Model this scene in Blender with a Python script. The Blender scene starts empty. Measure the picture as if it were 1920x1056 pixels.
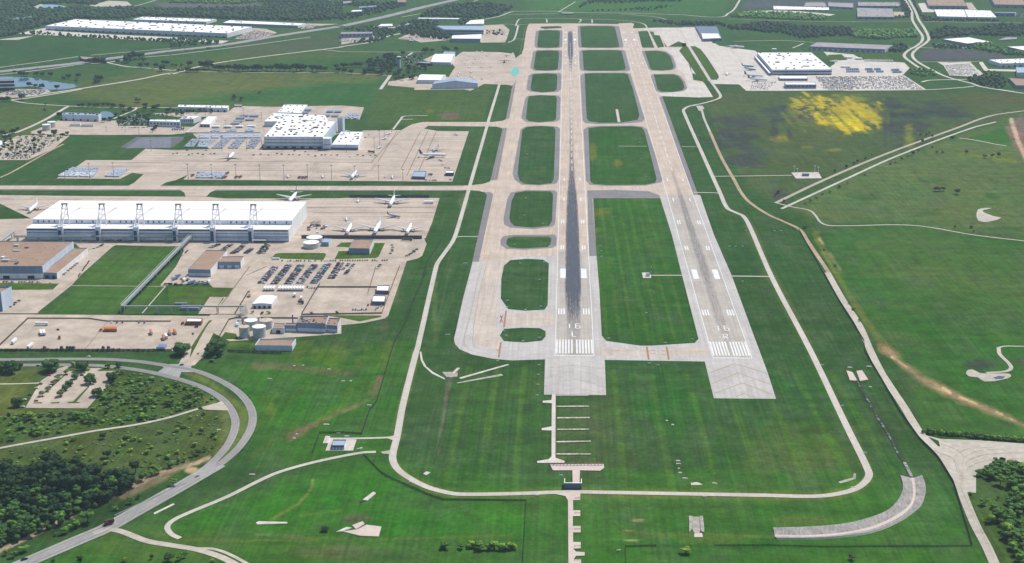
import bpy, bmesh, math, random
import numpy as np
from mathutils import Vector, Matrix
from mathutils.geometry import tessellate_polygon
R = random.Random(7)
SC = bpy.context.scene
COL = SC.collection
# ------------------------------------------------------------------ survey of the place
# camera solved from the runway markings (runway 16L centreline = Y axis, threshold = 0, metres)
CF, CT, CY, CR = 2590.44, 0.295324, 0.040019, -0.0049106
CAM = Vector((-11.68, -1506.52, 547.77))
_f = Vector((-math.sin(CY), math.cos(CY), 0)); _F = Vector((_f.x*math.cos(CT), _f.y*math.cos(CT), -math.sin(CT)))
_R = Vector((math.cos(CY), math.sin(CY), 0)); _U = _R.cross(_F)
_R2 = _R*math.cos(CR) + _U*math.sin(CR); _U2 = -_R*math.sin(CR) + _U*math.cos(CR)
def ray(u, v):
    return _F + _R2*((u-960)/CF) + _U2*((528-v)/CF)
def G(u, v, z=0.0):
    d = ray(u, v); t = (z-CAM.z)/d.z
    return CAM + d*t
def hgt(u, vb, vt):
    p = G(u, vb); d = ray(u, vt); k = (p-CAM).dot(_f)/d.dot(_f)
    return (CAM + d*k).z
def proj_np(X, Y):
    D = np.stack([X-CAM.x, Y-CAM.y, np.full_like(X, -CAM.z)], -1)
    z = D@np.array(_F); return 960+CF*(D@np.array(_R2))/z, 528-CF*(D@np.array(_U2))/z
def crop(x0, y0, s):
    def c(*a): return [(x0+a[i]/s, y0+a[i+1]/s) for i in range(0, len(a), 2)]
    return c
S3, S4 = 1877/320., 1877/480.
k00, k10, k20, k30, k40, k50 = [crop(x, 0, S3) for x in (0, 320, 640, 960, 1280, 1600)]
k01, k11, k21 = [crop(x, 170, S3) for x in (0, 320, 640)]
k02, k12, k22 = [crop(x, 340, S3) for x in (0, 320, 640)]
k03, k13, k23 = [crop(x, 500, S3) for x in (0, 320, 640)]
m0, m1, m2, m3 = [crop(x, 660, S4) for x in (0, 480, 960, 1440)]
n0, n1, n2, n3 = [crop(x, 800, 4.) for x in (0, 480, 960, 1440)]
r1 = crop(960, 440, S4); r2 = crop(1440, 240, S4); r3 = crop(960, 170, S4)
def ff(*a): return [(a[i], a[i+1]) for i in range(0, len(a), 2)]
# ------------------------------------------------------------------ colour and materials
K = 0.62
def lin(c):
    c /= 255.
    return c/12.92 if c <= .04045 else ((c+.055)/1.055)**2.4
def S(r, g, b, k=None):
    k = K if k is None else k
    return (lin(r)*k, lin(g)*k, lin(b)*k, 1)
MATS = {}
def nt(name):
    m = bpy.data.materials.new(name); m.use_nodes = True
    t = m.node_tree; b = t.nodes['Principled BSDF']
    return m, t, b
def N(t, typ, **kw):
    n = t.nodes.new(typ)
    for k, v in kw.items():
        if k in n.inputs: n.inputs[k].default_value = v
        else: setattr(n, k, v)
    return n
def pos(t, sx=1, sy=1, sz=1, obj=False):
    if obj: g = N(t, 'ShaderNodeTexCoord'); o = g.outputs['Object']
    else: g = N(t, 'ShaderNodeNewGeometry'); o = g.outputs['Position']
    v = N(t, 'ShaderNodeVectorMath', operation='MULTIPLY'); v.inputs[1].default_value = (sx, sy, sz)
    t.links.new(o, v.inputs[0]); return v.outputs[0]
def noise(t, vec, scale=1., detail=3., rough=.55):
    n = N(t, 'ShaderNodeTexNoise', Scale=scale, Detail=detail, Roughness=rough)
    t.links.new(vec, n.inputs['Vector']); return n.outputs['Fac']
def mapr(t, v, a, b, c, d):
    n = N(t, 'ShaderNodeMapRange'); t.links.new(v, n.inputs[0])
    for i, x in enumerate((a, b, c, d)): n.inputs[i+1].default_value = x
    return n.outputs[0]
def mul(t, a, b):
    n = N(t, 'ShaderNodeMath', operation='MULTIPLY'); t.links.new(a, n.inputs[0])
    if isinstance(b, (int, float)): n.inputs[1].default_value = b
    else: t.links.new(b, n.inputs[1])
    return n.outputs[0]
def vscale(t, col, f):
    n = N(t, 'ShaderNodeVectorMath', operation='SCALE')
    if isinstance(col, tuple): n.inputs[0].default_value = col[:3]
    else: t.links.new(col, n.inputs[0])
    t.links.new(f, n.inputs['Scale']); return n.outputs[0]
def mixc(t, f, a, b):
    n = N(t, 'ShaderNodeMix', data_type='RGBA'); 
    if isinstance(f, float): n.inputs[0].default_value = f
    else: t.links.new(f, n.inputs[0])
    for i, x in ((6, a), (7, b)):
        if isinstance(x, tuple): n.inputs[i].default_value = x
        else: t.links.new(x, n.inputs[i])
    return n.outputs[2]
def mat(name, col, rough=.7, amp=.12, sc=.5, metal=0., obj=False, rnd=0., spec=.3):
    """plain surface with two scales of uneven tone"""
    if name in MATS: return MATS[name]
    m, t, b = nt(name)
    v = pos(t, obj=obj)
    f = mul(t, mapr(t, noise(t, v, sc, 4), .3, .7, 1-amp, 1+amp), mapr(t, noise(t, v, sc*.11, 2), .3, .7, 1-amp*.7, 1+amp*.7))
    if rnd:
        oi = N(t, 'ShaderNodeObjectInfo'); f = mul(t, f, mapr(t, oi.outputs['Random'], 0, 1, 1-rnd, 1+rnd))
    t.links.new(vscale(t, col, f), b.inputs['Base Color'])
    b.inputs['Roughness'].default_value = rough; b.inputs['Metallic'].default_value = metal
    b.inputs['Specular IOR Level'].default_value = spec
    MATS[name] = m; return m
def paved(name, col, joint=7.6, jd=.8, amp=.1, streak=(.25, .01), samp=.12, stain=None):
    """slab concrete or asphalt: joints, slab-to-slab tone, long streaks, blotches"""
    m, t, b = nt(name); v = pos(t)
    br = N(t, 'ShaderNodeTexBrick', offset=0.0, Scale=1., **{'Brick Width': joint, 'Row Height': joint, 'Mortar Size': .09, 'Bias': 0.})
    br.inputs['Color1'].default_value = (.94, .94, .94, 1); br.inputs['Color2'].default_value = (1.05, 1.05, 1.05, 1); br.inputs['Mortar'].default_value = (jd, jd, jd, 1)
    t.links.new(v, br.inputs['Vector'])
    f = mul(t, mapr(t, noise(t, v, .02, 4), .3, .7, 1-amp, 1+amp), mapr(t, noise(t, pos(t, streak[0], streak[1], 1), 1., 3), .3, .7, 1-samp, 1+samp))
    f = mul(t, f, mapr(t, noise(t, v, .35, 3), .3, .7, .93, 1.07))
    c = vscale(t, vscale(t, col, f), br.outputs['Fac']) if False else mixc(t, 1., col, col)
    n = N(t, 'ShaderNodeMix', data_type='RGBA', blend_type='MULTIPLY'); n.inputs[0].default_value = 1
    t.links.new(vscale(t, col, f), n.inputs[6]); t.links.new(br.outputs['Color'], n.inputs[7])
    out = n.outputs[2]
    if stain: out = mixc(t, mapr(t, noise(t, pos(t, 1, .35, 1), .035, 5, .65), .56, .75, 0, .55), out, stain)
    t.links.new(out, b.inputs['Base Color']); b.inputs['Roughness'].default_value = .85; b.inputs['Specular IOR Level'].default_value = .2
    MATS[name] = m; return m
TAN = paved('tan slab concrete', S(216, 196, 177), stain=S(190, 172, 158))
TANX = paved('tan apron concrete', S(208, 190, 172), streak=(.006, .1), samp=.17, amp=.14, jd=.72, stain=S(160, 146, 136))
TANL = paved('pale tan slab concrete', S(214, 199, 184), stain=S(186, 174, 162))
GREY = paved('grey new concrete', S(206, 200, 194), joint=6., samp=.1, streak=(.3, .006))
GREYT = paved('warm grey runway concrete', S(200, 190, 178), joint=6., streak=(.35, .006))
WHITEC = paved('pale concrete', S(226, 216, 204), joint=6.)
SHOULD = paved('mauve asphalt shoulder', S(142, 137, 138), joint=12, jd=.92, streak=(.5, .01), samp=.08)
ROADC = paved('service road concrete', S(214, 206, 192), joint=5., samp=.05)
ROADA = paved('grey carriageway', S(176, 173, 168), joint=5., samp=.08)
HIWAY = paved('highway pavement', S(168, 163, 162), joint=9)
GRAVEL = mat('pale gravel', S(206, 196, 180), .95, .16, .15)
DIRT = mat('worn tan dirt', S(190, 168, 134), .95, .22, .12)
LOTA = paved('grey lot pavement', S(206, 189, 170), joint=6, jd=.8, amp=.14, samp=.14, streak=(.05, .05), stain=S(160, 146, 134))
ASPH = mat('dark asphalt', S(104, 104, 110), .9, .18, .2)
PAINT = mat('white marking paint', (.6, .6, .58, 1), .6, .14, .8)
YEL = mat('yellow marking paint', S(190, 158, 96), .6, .1, .5)
REDP = mat('red marking paint', S(190, 90, 80), .6, .1, .5)
WATER, _t, _b = nt('pond water'); _b.inputs['Base Color'].default_value = S(60, 100, 130); _b.inputs['Roughness'].default_value = .12



ROOFW = paved('white membrane roof', (.76, .735, .70, 1), joint=14, jd=.9, amp=.05, samp=.06, streak=(.2, .02), stain=(.62, .58, .53, 1))
def clad(name, c, step=6., rough=.6):
    """sheet cladding: upright panel joints, rain streaks, panel-to-panel tone"""
    m, t, b = nt(name); v = pos(t); sx = N(t, 'ShaderNodeSeparateXYZ'); t.links.new(v, sx.inputs[0])
    ad = N(t, 'ShaderNodeMath', operation='ADD'); t.links.new(sx.outputs[0], ad.inputs[0]); t.links.new(sx.outputs[1], ad.inputs[1])
    cb = N(t, 'ShaderNodeCombineXYZ'); t.links.new(ad.outputs[0], cb.inputs[0]); t.links.new(sx.outputs[2], cb.inputs[1])
    br = N(t, 'ShaderNodeTexBrick', offset=0., Scale=1., **{'Brick Width': step, 'Row Height': 40., 'Mortar Size': .12}); br.inputs['Color1'].default_value = (.93, .93, .94, 1); br.inputs['Color2'].default_value = (1.05, 1.05, 1.04, 1); br.inputs['Mortar'].default_value = (.8, .8, .82, 1); t.links.new(cb.outputs[0], br.inputs['Vector'])
    f = mul(t, mapr(t, noise(t, pos(t, .5, .5, .08), 1, 4, .6), .3, .7, .9, 1.08), mapr(t, noise(t, v, .06, 3), .3, .7, .94, 1.06))
    n = N(t, 'ShaderNodeMix', data_type='RGBA', blend_type='MULTIPLY'); n.inputs[0].default_value = 1; t.links.new(vscale(t, c, f), n.inputs[6]); t.links.new(br.outputs['Color'], n.inputs[7]); t.links.new(n.outputs[2], b.inputs['Base Color'])
    b.inputs['Roughness'].default_value = rough; b.inputs['Specular IOR Level'].default_value = .3; MATS[name] = m; return m
WALL = clad('pale blue grey cladding', S(196, 208, 220, .95)); WALLW = clad('white cladding', (.72, .72, .72, 1)); WALLB = clad('blue grey cladding', S(132, 152, 178, .8))  # blue grey on fronts puts their shade into the colour; white suits sunlit sides
ROOFB = mat('brown gravel roof', S(176, 146, 122), .9, .1, .08)
ROOFG = paved('grey roof', S(176, 168, 168), joint=12, jd=.85, amp=.1)
ROOFBL = mat('pale metal roof', S(176, 194, 214), .5, .06, .1)
ROOFD = mat('slate blue roof', S(110, 126, 150), .6, .06, .1)
GLASSD = mat('dark blue glazing', S(40, 56, 80), .2, .1, .3, spec=.6)
DARK = mat('dark opening', S(44, 50, 60), .7, .1, .5)
BLUED = mat('deep blue door panel', S(52, 92, 140), .5, .06, .3)
STEEL = mat('galvanised steel', S(196, 202, 206), .5, .08, .3, obj=True)
STEELD = mat('weathered dark steel', S(120, 122, 124), .6, .1, .5, obj=True)
WHITE = mat('white paint', (.74, .74, .74, 1), .45, .04, .3, obj=True)
TANKM = mat('white tank steel', S(232, 230, 226), .5, .05, .2)
TANKR = mat('stained tank roof', S(222, 204, 180), .7, .1, .4)
RUST = mat('brown steel', S(150, 96, 70), .8, .15, .5, obj=True)
ORANGE = mat('orange trailer paint', S(226, 128, 48), .5, .05, .3, obj=True)
RED = mat('red paint', S(170, 50, 44), .5, .05, .3, obj=True)
TRUNK = mat('bark', S(92, 76, 60), .9, .2, 2., obj=True)
def netting(name, c, a):
    m, t, b = nt(name); b.inputs['Base Color'].default_value = c; b.inputs['Roughness'].default_value = .8; b.inputs['Alpha'].default_value = a; return m
FENCEM = netting('dark chain link', S(62, 70, 64), .62)
# ------------------------------------------------------------------ object helpers
def new(name, me, parent=None, loc=None):
    o = bpy.data.objects.new(name, me); COL.objects.link(o)
    if parent: o.parent = parent
    if loc is not None: o.location = loc
    return o
def thing(name, label, cat, loc=(0, 0, 0), rz=0., group=None, sc=None):
    o = new(name, None, None, loc); o.rotation_euler = (0, 0, rz); o.empty_display_size = 1
    if sc: o.scale = (sc, sc, sc)
    tag(o, label, cat, group); return o
def tag(o, label, cat, group=None):
    o['label'] = label; o['category'] = cat
    if group: o['group'] = group
    return o
def struct(o, kind='structure'):
    o['kind'] = kind; return o
def mk(name, V, F, m, parent=None, smooth=False):
    """mesh object from world-space verts; local to its parent thing when it has one"""
    me = bpy.data.meshes.new(name)
    if parent is not None:
        p = parent; off = Vector((0, 0, 0))
        while p is not None: off = off + Vector(p.location); p = p.parent
        V = [(v[0]-off.x, v[1]-off.y, v[2]-off.z) for v in V]
    me.from_pydata([tuple(v) for v in V], [], F); 
    for x in (m if isinstance(m, (list, tuple)) else [m]): me.materials.append(x)
    if smooth: me.polygons.foreach_set('use_smooth', [True]*len(me.polygons))
    me.update(); return new(name, me, parent)
class MB:
    def __init__(s): s.V = []; s.F = []
    def add(s, V, F):
        n = len(s.V); s.V += [tuple(v) for v in V]; s.F += [tuple(i+n for i in f) for f in F]; return s
    def box(s, x0, x1, y0, y1, z0, z1):
        return s.add([(x0,y0,z0),(x1,y0,z0),(x1,y1,z0),(x0,y1,z0),(x0,y0,z1),(x1,y0,z1),(x1,y1,z1),(x0,y1,z1)],
                     [(3,2,1,0),(4,5,6,7),(0,1,5,4),(1,2,6,5),(2,3,7,6),(3,0,4,7)])
    def tube(s, a, b, r, r2=None, n=8):
        a = Vector(a); b = Vector(b); d = (b-a).normalized(); r2 = r if r2 is None else r2
        x = d.orthogonal().normalized(); y = d.cross(x); V = []
        for p, q in ((a, r), (b, r2)):
            V += [p + x*q*math.cos(2*math.pi*i/n) + y*q*math.sin(2*math.pi*i/n) for i in range(n)]
        F = [(i, (i+1) % n, n+(i+1) % n, n+i) for i in range(n)] + [tuple(range(n-1, -1, -1)), tuple(range(n, 2*n))]
        return s.add(V, F)
    def lathe(s, prof, c=(0, 0, 0), n=28, axis='z'):
        V = []; F = []; k = len(prof)
        for r, h in prof:
            for i in range(n):
                a = 2*math.pi*i/n; p = (r*math.cos(a), r*math.sin(a), h) if axis == 'z' else (r*math.cos(a), h, r*math.sin(a))
                V.append((p[0]+c[0], p[1]+c[1], p[2]+c[2]))
        for j in range(k-1):
            for i in range(n): F.append((j*n+i, j*n+(i+1) % n, (j+1)*n+(i+1) % n, (j+1)*n+i))
        F.append(tuple(range(n-1, -1, -1))); F.append(tuple(range((k-1)*n, k*n)))
        return s.add(V, F)
    def quad(s, a, b, c, d): return s.add([a, b, c, d], [(0, 1, 2, 3)])
    def build(s, name, m, parent=None, smooth=False): return mk(name, s.V, s.F, m, parent, smooth)
def local(name, mb, m, smooth=False):
    me = bpy.data.meshes.new(name); me.from_pydata(mb.V, [], mb.F)
    for x in (m if isinstance(m, (list, tuple)) else [m]): me.materials.append(x)
    if smooth: me.polygons.foreach_set('use_smooth', [True]*len(me.polygons))
    me.update(); return me
_z = [.14]
def zn(d=.003):
    _z[0] += d; return _z[0]
def smooth_path(P, sub=6, closed=False):
    P = [Vector((p[0], p[1], 0)) for p in P]; n = len(P); out = []
    for i in range(n if closed else n-1):
        a, b, c, d = (P[(i+j) % n] if closed else P[min(max(i+j, 0), n-1)] for j in (-1, 0, 1, 2))
        for k in range(sub):
            t = k/sub
            L = (c-b).length; m0_ = (c-a).normalized()*L if (c-a).length > 1e-6 else (c-b); m1_ = (d-b).normalized()*L if (d-b).length > 1e-6 else (c-b)
            out.append(b*(2*t**3-3*t*t+1)+m0_*(t**3-2*t*t+t)+c*(3*t*t-2*t**3)+m1_*(t**3-t*t))
    if not closed: out.append(P[-1])
    return out
def sheet(name, px, m, holes=(), z=None, smooth=0, world=False, kind='structure', parent=None):
    """flat sheet on the ground with a real outline"""
    z = zn() if z is None else z
    def conv(p):
        q = [Vector((a[0], a[1], 0)) if world else G(*a) for a in p]
        return smooth_path(q, smooth, True) if smooth else q
    loops = [conv(px)] + [conv(h) for h in holes]
    loops = [[Vector((p.x, p.y, 0)) for p in l] for l in loops]
    tri = tessellate_polygon(loops); V = [(p.x, p.y, z) for l in loops for p in l]; F = []
    for a, b, c in tri:
        A, B, C = (Vector(V[i]) for i in (a, b, c)); cr = (B-A).cross(C-A).z
        if abs(cr) < 1e-6: continue
        F.append((a, b, c) if cr > 0 else (a, c, b))
    o = mk(name, V, F, m, parent)
    if kind: struct(o, kind)
    return o
def ribbon(name, px, w, m, z=None, sub=6, world=False, kind='structure', dash=None, off=0.):
    """road strip of width w metres along a traced line"""
    z = zn() if z is None else z
    P = [Vector((a[0], a[1], 0)) if world else G(*a) for a in px]
    P = smooth_path(P, sub) if len(P) > 2 else [Vector((p.x, p.y, 0)) for p in P]
    V = []; F = []; L = []
    for i, p in enumerate(P):
        d = (P[min(i+1, len(P)-1)]-P[max(i-1, 0)]).normalized(); nrm = Vector((-d.y, d.x, 0))
        ww = w if not isinstance(w, (list, tuple)) else w[0]+(w[1]-w[0])*i/(len(P)-1)
        L.append((p+nrm*(off+ww/2), p+nrm*(off-ww/2)))
    for i, (a, b) in enumerate(L): V += [(a.x, a.y, z), (b.x, b.y, z)]
    F = [(2*i+1, 2*i+3, 2*i+2, 2*i) for i in range(len(L)-1)]
    o = mk(name, V, F, m)
    if kind: struct(o, kind)
    return o
ORD = 'first second third fourth fifth sixth seventh eighth ninth tenth eleventh twelfth thirteenth fourteenth fifteenth sixteenth seventeenth eighteenth nineteenth'.split()
TENS = {2: 'twent', 3: 'thirt', 4: 'fort', 5: 'fift', 6: 'sixt', 7: 'sevent', 8: 'eight', 9: 'ninet'}
def nth(i):
    i += 1
    if i < 20: return ORD[i-1]
    if i >= 100: return 'hundred-and-'+nth(i-101) if i > 100 else 'hundredth'
    a, b = divmod(i, 10)
    return TENS[a]+('ieth' if b == 0 else 'y-'+ORD[b-1])
# ------------------------------------------------------------------ camera, sky, sun, air
cd = bpy.data.cameras.new('camera'); cam = bpy.data.objects.new('camera', cd); COL.objects.link(cam); SC.camera = cam
cd.sensor_width = 36; cd.lens = CF/1920*36; cd.clip_start = 5; cd.clip_end = 60000
M = Matrix((_R2, _U2, -_F)).transposed().to_4x4(); M.translation = CAM; cam.matrix_world = M
EL, AZ = math.radians(58), math.radians(42)          # sun high, behind the scene and to the right of the view
sd = Vector((math.sin(AZ)*math.cos(EL), math.cos(AZ)*math.cos(EL), math.sin(EL)))
sl = bpy.data.lights.new('sun', 'SUN'); sl.energy = 4.6; sl.angle = math.radians(.53); sl.color = (1, .96, .9)
so = bpy.data.objects.new('sun', sl); COL.objects.link(so); so.rotation_euler = sd.to_track_quat('Z', 'Y').to_euler()
W = bpy.data.worlds.new('World'); SC.world = W; W.use_nodes = True; wt = W.node_tree
sk = wt.nodes.new('ShaderNodeTexSky'); sk.sky_type = 'NISHITA'; sk.sun_disc = False; sk.sun_elevation = EL; sk.sun_rotation = AZ
wt.links.new(sk.outputs[0], wt.nodes['Background'].inputs[0]); wt.nodes['Background'].inputs[1].default_value = .125
SC.view_settings.view_transform = 'Standard'; SC.view_settings.look = 'None'; SC.view_settings.exposure = 0.14; SC.view_settings.gamma = 1
hm = bpy.data.materials.new('air'); hm.use_nodes = True; ht = hm.node_tree; ht.nodes.clear()
ho = ht.nodes.new('ShaderNodeOutputMaterial'); hv = ht.nodes.new('ShaderNodeVolumePrincipled')
hv.inputs['Color'].default_value = (.68, .86, 1., 1); hv.inputs['Density'].default_value = 3.6e-5; hv.inputs['Anisotropy'].default_value = 0.
ht.links.new(hv.outputs[0], ho.inputs['Volume'])
o = MB().box(-9500, 9500, -3500, 12500, -1, 640).build('haze', hm); struct(o, 'stuff')
SC.cycles.volume_bounces = 0; SC.cycles.max_bounces = 6; SC.cycles.transparent_max_bounces = 12
# ------------------------------------------------------------------ ground: one sheet with patches of different grass, soil and flowers
rows = [-3400, -2200, -1200, -800]; y = -560.
while y < 4700:
    rows.append(y); y += 2.4+(y+1506)**2/1.47e6*.7
rows += [5200, 6500, 9000, 12000]
NC = 900; s_ = np.concatenate([[-8, -4, -2], np.linspace(-1.12, 1.12, NC), [2, 4, 8]])
YY = np.array(rows)
hw = np.maximum((YY+1506+170)*.385, 320.); xc = CAM.x-np.tan(CY)*(YY+1506)
GX = (xc[:, None]+s_[None, :]*hw[:, None]); GX = np.clip(GX, -9000, 9000); GY = np.repeat(YY[:, None], len(s_), 1)
# keep outermost columns strictly ordered after the clip
GX[:, 0] = -9000; GX[:, -1] = 9000
gu, gv = proj_np(GX.ravel(), GY.ravel()); gx = GX.ravel(); gy = GY.ravel()
rng = np.random.RandomState(3); _tab = rng.rand(256, 256)
def vn(x, y, sc, seed=0):
    x = x/sc+seed*17.3; y = y/sc+seed*9.7; xi = np.floor(x).astype(int); yi = np.floor(y).astype(int); fx = x-xi; fy = y-yi
    fx = fx*fx*(3-2*fx); fy = fy*fy*(3-2*fy); T = lambda a, b: _tab[a % 256, b % 256]
    return (T(xi, yi)*(1-fx)+T(xi+1, yi)*fx)*(1-fy)+(T(xi, yi+1)*(1-fx)+T(xi+1, yi+1)*fx)*fy
def fb(x, y, sc, seed=0): return .5*vn(x, y, sc, seed)+.3*vn(x, y, sc/2.3, seed+1)+.2*vn(x, y, sc/5.1, seed+2)
C = np.zeros((len(gx), 3)); C[:] = S(60, 94, 44)[:3]
nz = fb(gx, gy, 60, 5)
def warm(rgb):
    r_, g_, b_ = rgb
    return (r_*1.2+3, g_*1.13, b_*.87) if g_ > r_*1.12 and g_ > b_*1.15 else (r_, g_, b_)
def put(w, rgb):
    rgb = warm(rgb)
    w = np.clip(w, 0, 1)[:, None]; C[:] = C*(1-w)+np.array(S(*rgb)[:3])*w
def inside(poly):
    poly = np.array(poly, float); n = len(poly); ins = np.zeros(len(gu), bool); dist = np.full(len(gu), 1e9)
    for i in range(n):
        x0, y0 = poly[i]; x1, y1 = poly[(i+1) % n]
        c = ((y0 > gv) != (y1 > gv)); xx = (x1-x0)*(gv-y0)/(y1-y0+1e-12)+x0; ins ^= c & (gu < xx)
        dx, dy = x1-x0, y1-y0; t = np.clip(((gu-x0)*dx+(gv-y0)*dy)/(dx*dx+dy*dy+1e-9), 0, 1)
        dist = np.minimum(dist, np.hypot(gu-x0-t*dx, (gv-y0-t*dy)))
    return np.where(ins, dist, -dist)
def area(poly, rgb, soft=6., k=1., rag=0., patch=0.):
    d = inside(poly)+(nz-.5)*rag
    w = np.clip(d/soft*.5+.5, 0, 1)*k
    if patch > 0: w = w*np.clip((fb(gx, gy*.6, patch, 9)-.42)*6, 0, 1)
    if patch < 0: w = w*np.clip((fb(gx, gy*.22, -patch, 9)*.6+fb(gx, gy*.6, -patch*.5, 2)*.4-.40)*9, 0, 1)
    put(w, rgb)
def spot(cx, cy, rx, ry, rgb, k=1., rag=.8):
    d = np.hypot((gu-cx)/rx, (gv-cy)/ry)+(nz-.5)*rag
    put(np.clip((1.25-d)*1.6, 0, 1)*k, rgb)
def line(pts, rgb, w, soft=2., k=1., rag=0.):
    dist = np.full(len(gu), 1e9)
    for (x0, y0), (x1, y1) in zip(pts, pts[1:]):
        dx, dy = x1-x0, y1-y0; t = np.clip(((gu-x0)*dx+(gv-y0)*dy)/(dx*dx+dy*dy+1e-9), 0, 1)
        dist = np.minimum(dist, np.hypot(gu-x0-t*dx, gv-y0-t*dy))
    put(np.clip((w/2-dist+(nz-.5)*rag)/soft+.5, 0, 1)*k, rgb)
# large fields
area(ff(-300, -60, 2200, -60, 2200, 175, 1330, 165, 960, 45, 700, 170, -300, 190), (52, 88, 56), 10)
area(ff(-300, 60, 140, 60, 400, 90, 150, 125, -300, 150), (44, 82, 52), 5)
area(ff(60, 170, 330, 130, 720, 140, 700, 165, 690, 205, 560, 200, 250, 200), (84, 100, 64), 8, .9, 14)
area(ff(330, 190, 560, 160, 722, 150, 700, 205, 520, 195), (40, 92, 52), 8, .9, 10)
area(ff(-200, 190, 120, 196, 60, 255, -200, 300), (66, 92, 56), 5)
area(ff(700, 168, 925, 158, 905, 232, 690, 236), (62, 92, 48), 5, .9, 10)
spot(843, 217, 20, 7, (120, 100, 84), .9, .4); spot(806, 209, 7, 3, (130, 130, 60), .7)
area(ff(500, 80, 640, 92, 690, 100, 400, 125, 330, 125), (66, 92, 54), 6)
area(ff(430, 85, 640, 66, 660, 84, 460, 110), (90, 96, 76), 8, .6, 10)
area(ff(290, 6, 480, 4, 510, 18, 320, 24), (112, 106, 110), 3, .95)
area(ff(1390, 16, 1400, 2, 1620, 0, 1600, 14), (92, 92, 104), 2, .95)
area(ff(1728, 113, 1722, 100, 1735, 94, 1800, 93, 1885, 103, 1890, 110), (94, 90, 98), 3, 1, 3)
area(ff(960, -20, 1370, -20, 1360, 30, 1260, 28, 1000, 24), (54, 100, 56), 6)
# right side: dark rough field with flowers, then meadows
area(ff(1325, 190, 1340, 172, 2000, 172, 2000, 205, 1800, 240, 1450, 380, 1400, 345, 1350, 260), (66, 88, 62), 5)
for a in ((1390, 230, 60, 20), (1380, 262, 45, 16), (1400, 295, 35, 18), (1480, 215, 60, 18), (1700, 235, 50, 32), (1760, 210, 60, 20), (1660, 200, 40, 16)):
    spot(*a, (66, 70, 72), .75, 1.9)
spot(1465, 365, 16, 14, (80, 82, 74), .8, 1.2); spot(1850, 190, 80, 16, (74, 84, 60), .7)
YF = np.clip((fb(gx, gy*.16, 22, 9)*.55+fb(gx, gy*.5, 9, 2)*.45-.34)*7, 0, 1); YS = np.clip((vn(gx, gy*.03, 9, 4)-.22)*6, 0, 1)
def flowers(poly, rgb, soft, k, rag, lo=0.):
    d = inside(poly)+(nz-.5)*rag*.5+(fb(gx, gy*.3, 16, 7)-.5)*rag; put(np.clip(d/soft+.5, 0, 1)*k*(lo+(1-lo)*YF)*(.35+.65*YS), rgb)
flowers(ff(1462, 206, 1500, 180, 1560, 177, 1655, 184, 1668, 228, 1630, 250, 1560, 246, 1480, 232), (120, 128, 50), 9, .8, 26)
flowers(ff(1484, 186, 1530, 180, 1590, 186, 1650, 196, 1655, 230, 1612, 248, 1560, 238, 1522, 222, 1490, 204), (210, 186, 42), 6, .85, 26)
flowers(ff(1530, 222, 1570, 219, 1620, 224, 1625, 240, 1602, 251, 1566, 242), (230, 200, 30), 5, .95, 16, .45)
for a in ((1515, 276, 14, 3), (1565, 281, 14, 3), (1460, 262, 20, 8), (1610, 186, 20, 4), (1705, 255, 10, 20)): spot(*a, (150, 150, 40), .6, 1.6)
for a in ((1452, 240, 8, 22), (1480, 250, 5, 15), (1660, 245, 3, 32), (1672, 225, 3, 40)): spot(*a, (68, 72, 70), .7, .7)
area(ff(1480, 388, 1560, 345, 1700, 280, 1870, 232, 2000, 210, 2000, 450, 1820, 440, 1700, 420, 1560, 420), (80, 104, 74), 8, .9, 14)
for a in ((1750, 338, 26, 6), (1745, 400, 26, 8), (1862, 368, 18, 5), (1620, 370, 30, 6), (1890, 430, 40, 8)): spot(*a, (56, 92, 54), .8, 1.)
area(ff(1800, 265, 1890, 272, 1908, 262, 1900, 246, 1880, 236), (48, 96, 46), 4)
area(ff(1885, 238, 1915, 215, 1940, 260, 1940, 300, 1905, 280), (136, 112, 100), 4, .95, 5)
line(ff(1896, 225, 1908, 262, 1925, 300), (206, 178, 150), 8)
line(ff(1800, 290, 1860, 296, 1905, 302), (96, 118, 44), 8, 6, .6)
area(ff(1560, 424, 1690, 424, 1740, 428, 1830, 444, 2000, 465, 2000, 830, 1730, 812, 1700, 700, 1600, 560, 1550, 470), (52, 94, 48), 8)
area(ff(1600, 430, 1700, 428, 1860, 470, 1990, 520, 1990, 600, 1750, 560, 1640, 520), (66, 100, 56), 25, .7, 20)
area(ff(1640, 560, 1760, 600, 1990, 640, 1990, 790, 1800, 720, 1690, 640), (46, 98, 42), 25, .7, 20)
# worn dirt lines and bank on the right
line(ff(1530, 440, 1545, 470, 1560, 500, 1600, 565, 1640, 625, 1665, 655), (100, 116, 66), 11, 5, .7, 9)
line(ff(1536, 448, 1543, 458), (214, 190, 140), 4, 2, .9, 5); line(ff(1555, 478, 1575, 505), (150, 138, 98), 6, 3, .7, 8)
line(ff(1655, 650, 1696, 686, 1734, 714, 1772, 732, 1824, 757, 1875, 778, 1940, 806), (132, 124, 84), 17, 4, .8, 12)
line(ff(1660, 655, 1696, 686, 1734, 714, 1772, 732, 1824, 757, 1875, 778, 1940, 806), (166, 146, 108), 8, 3, .8, 10)
for q in (ff(1672, 670, 1700, 688), ff(1768, 728, 1782, 736), ff(1800, 744, 1832, 758), ff(1868, 772, 1880, 778), ff(1895, 786, 1935, 803)): line(q, (222, 196, 146), 3.5, 2, .9, 7)
spot(1708, 726, 18, 5, (60, 84, 44), .7); line(ff(1480, 350, 1520, 420, 1600, 560), (72, 100, 52), 6, 6, .5)
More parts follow.
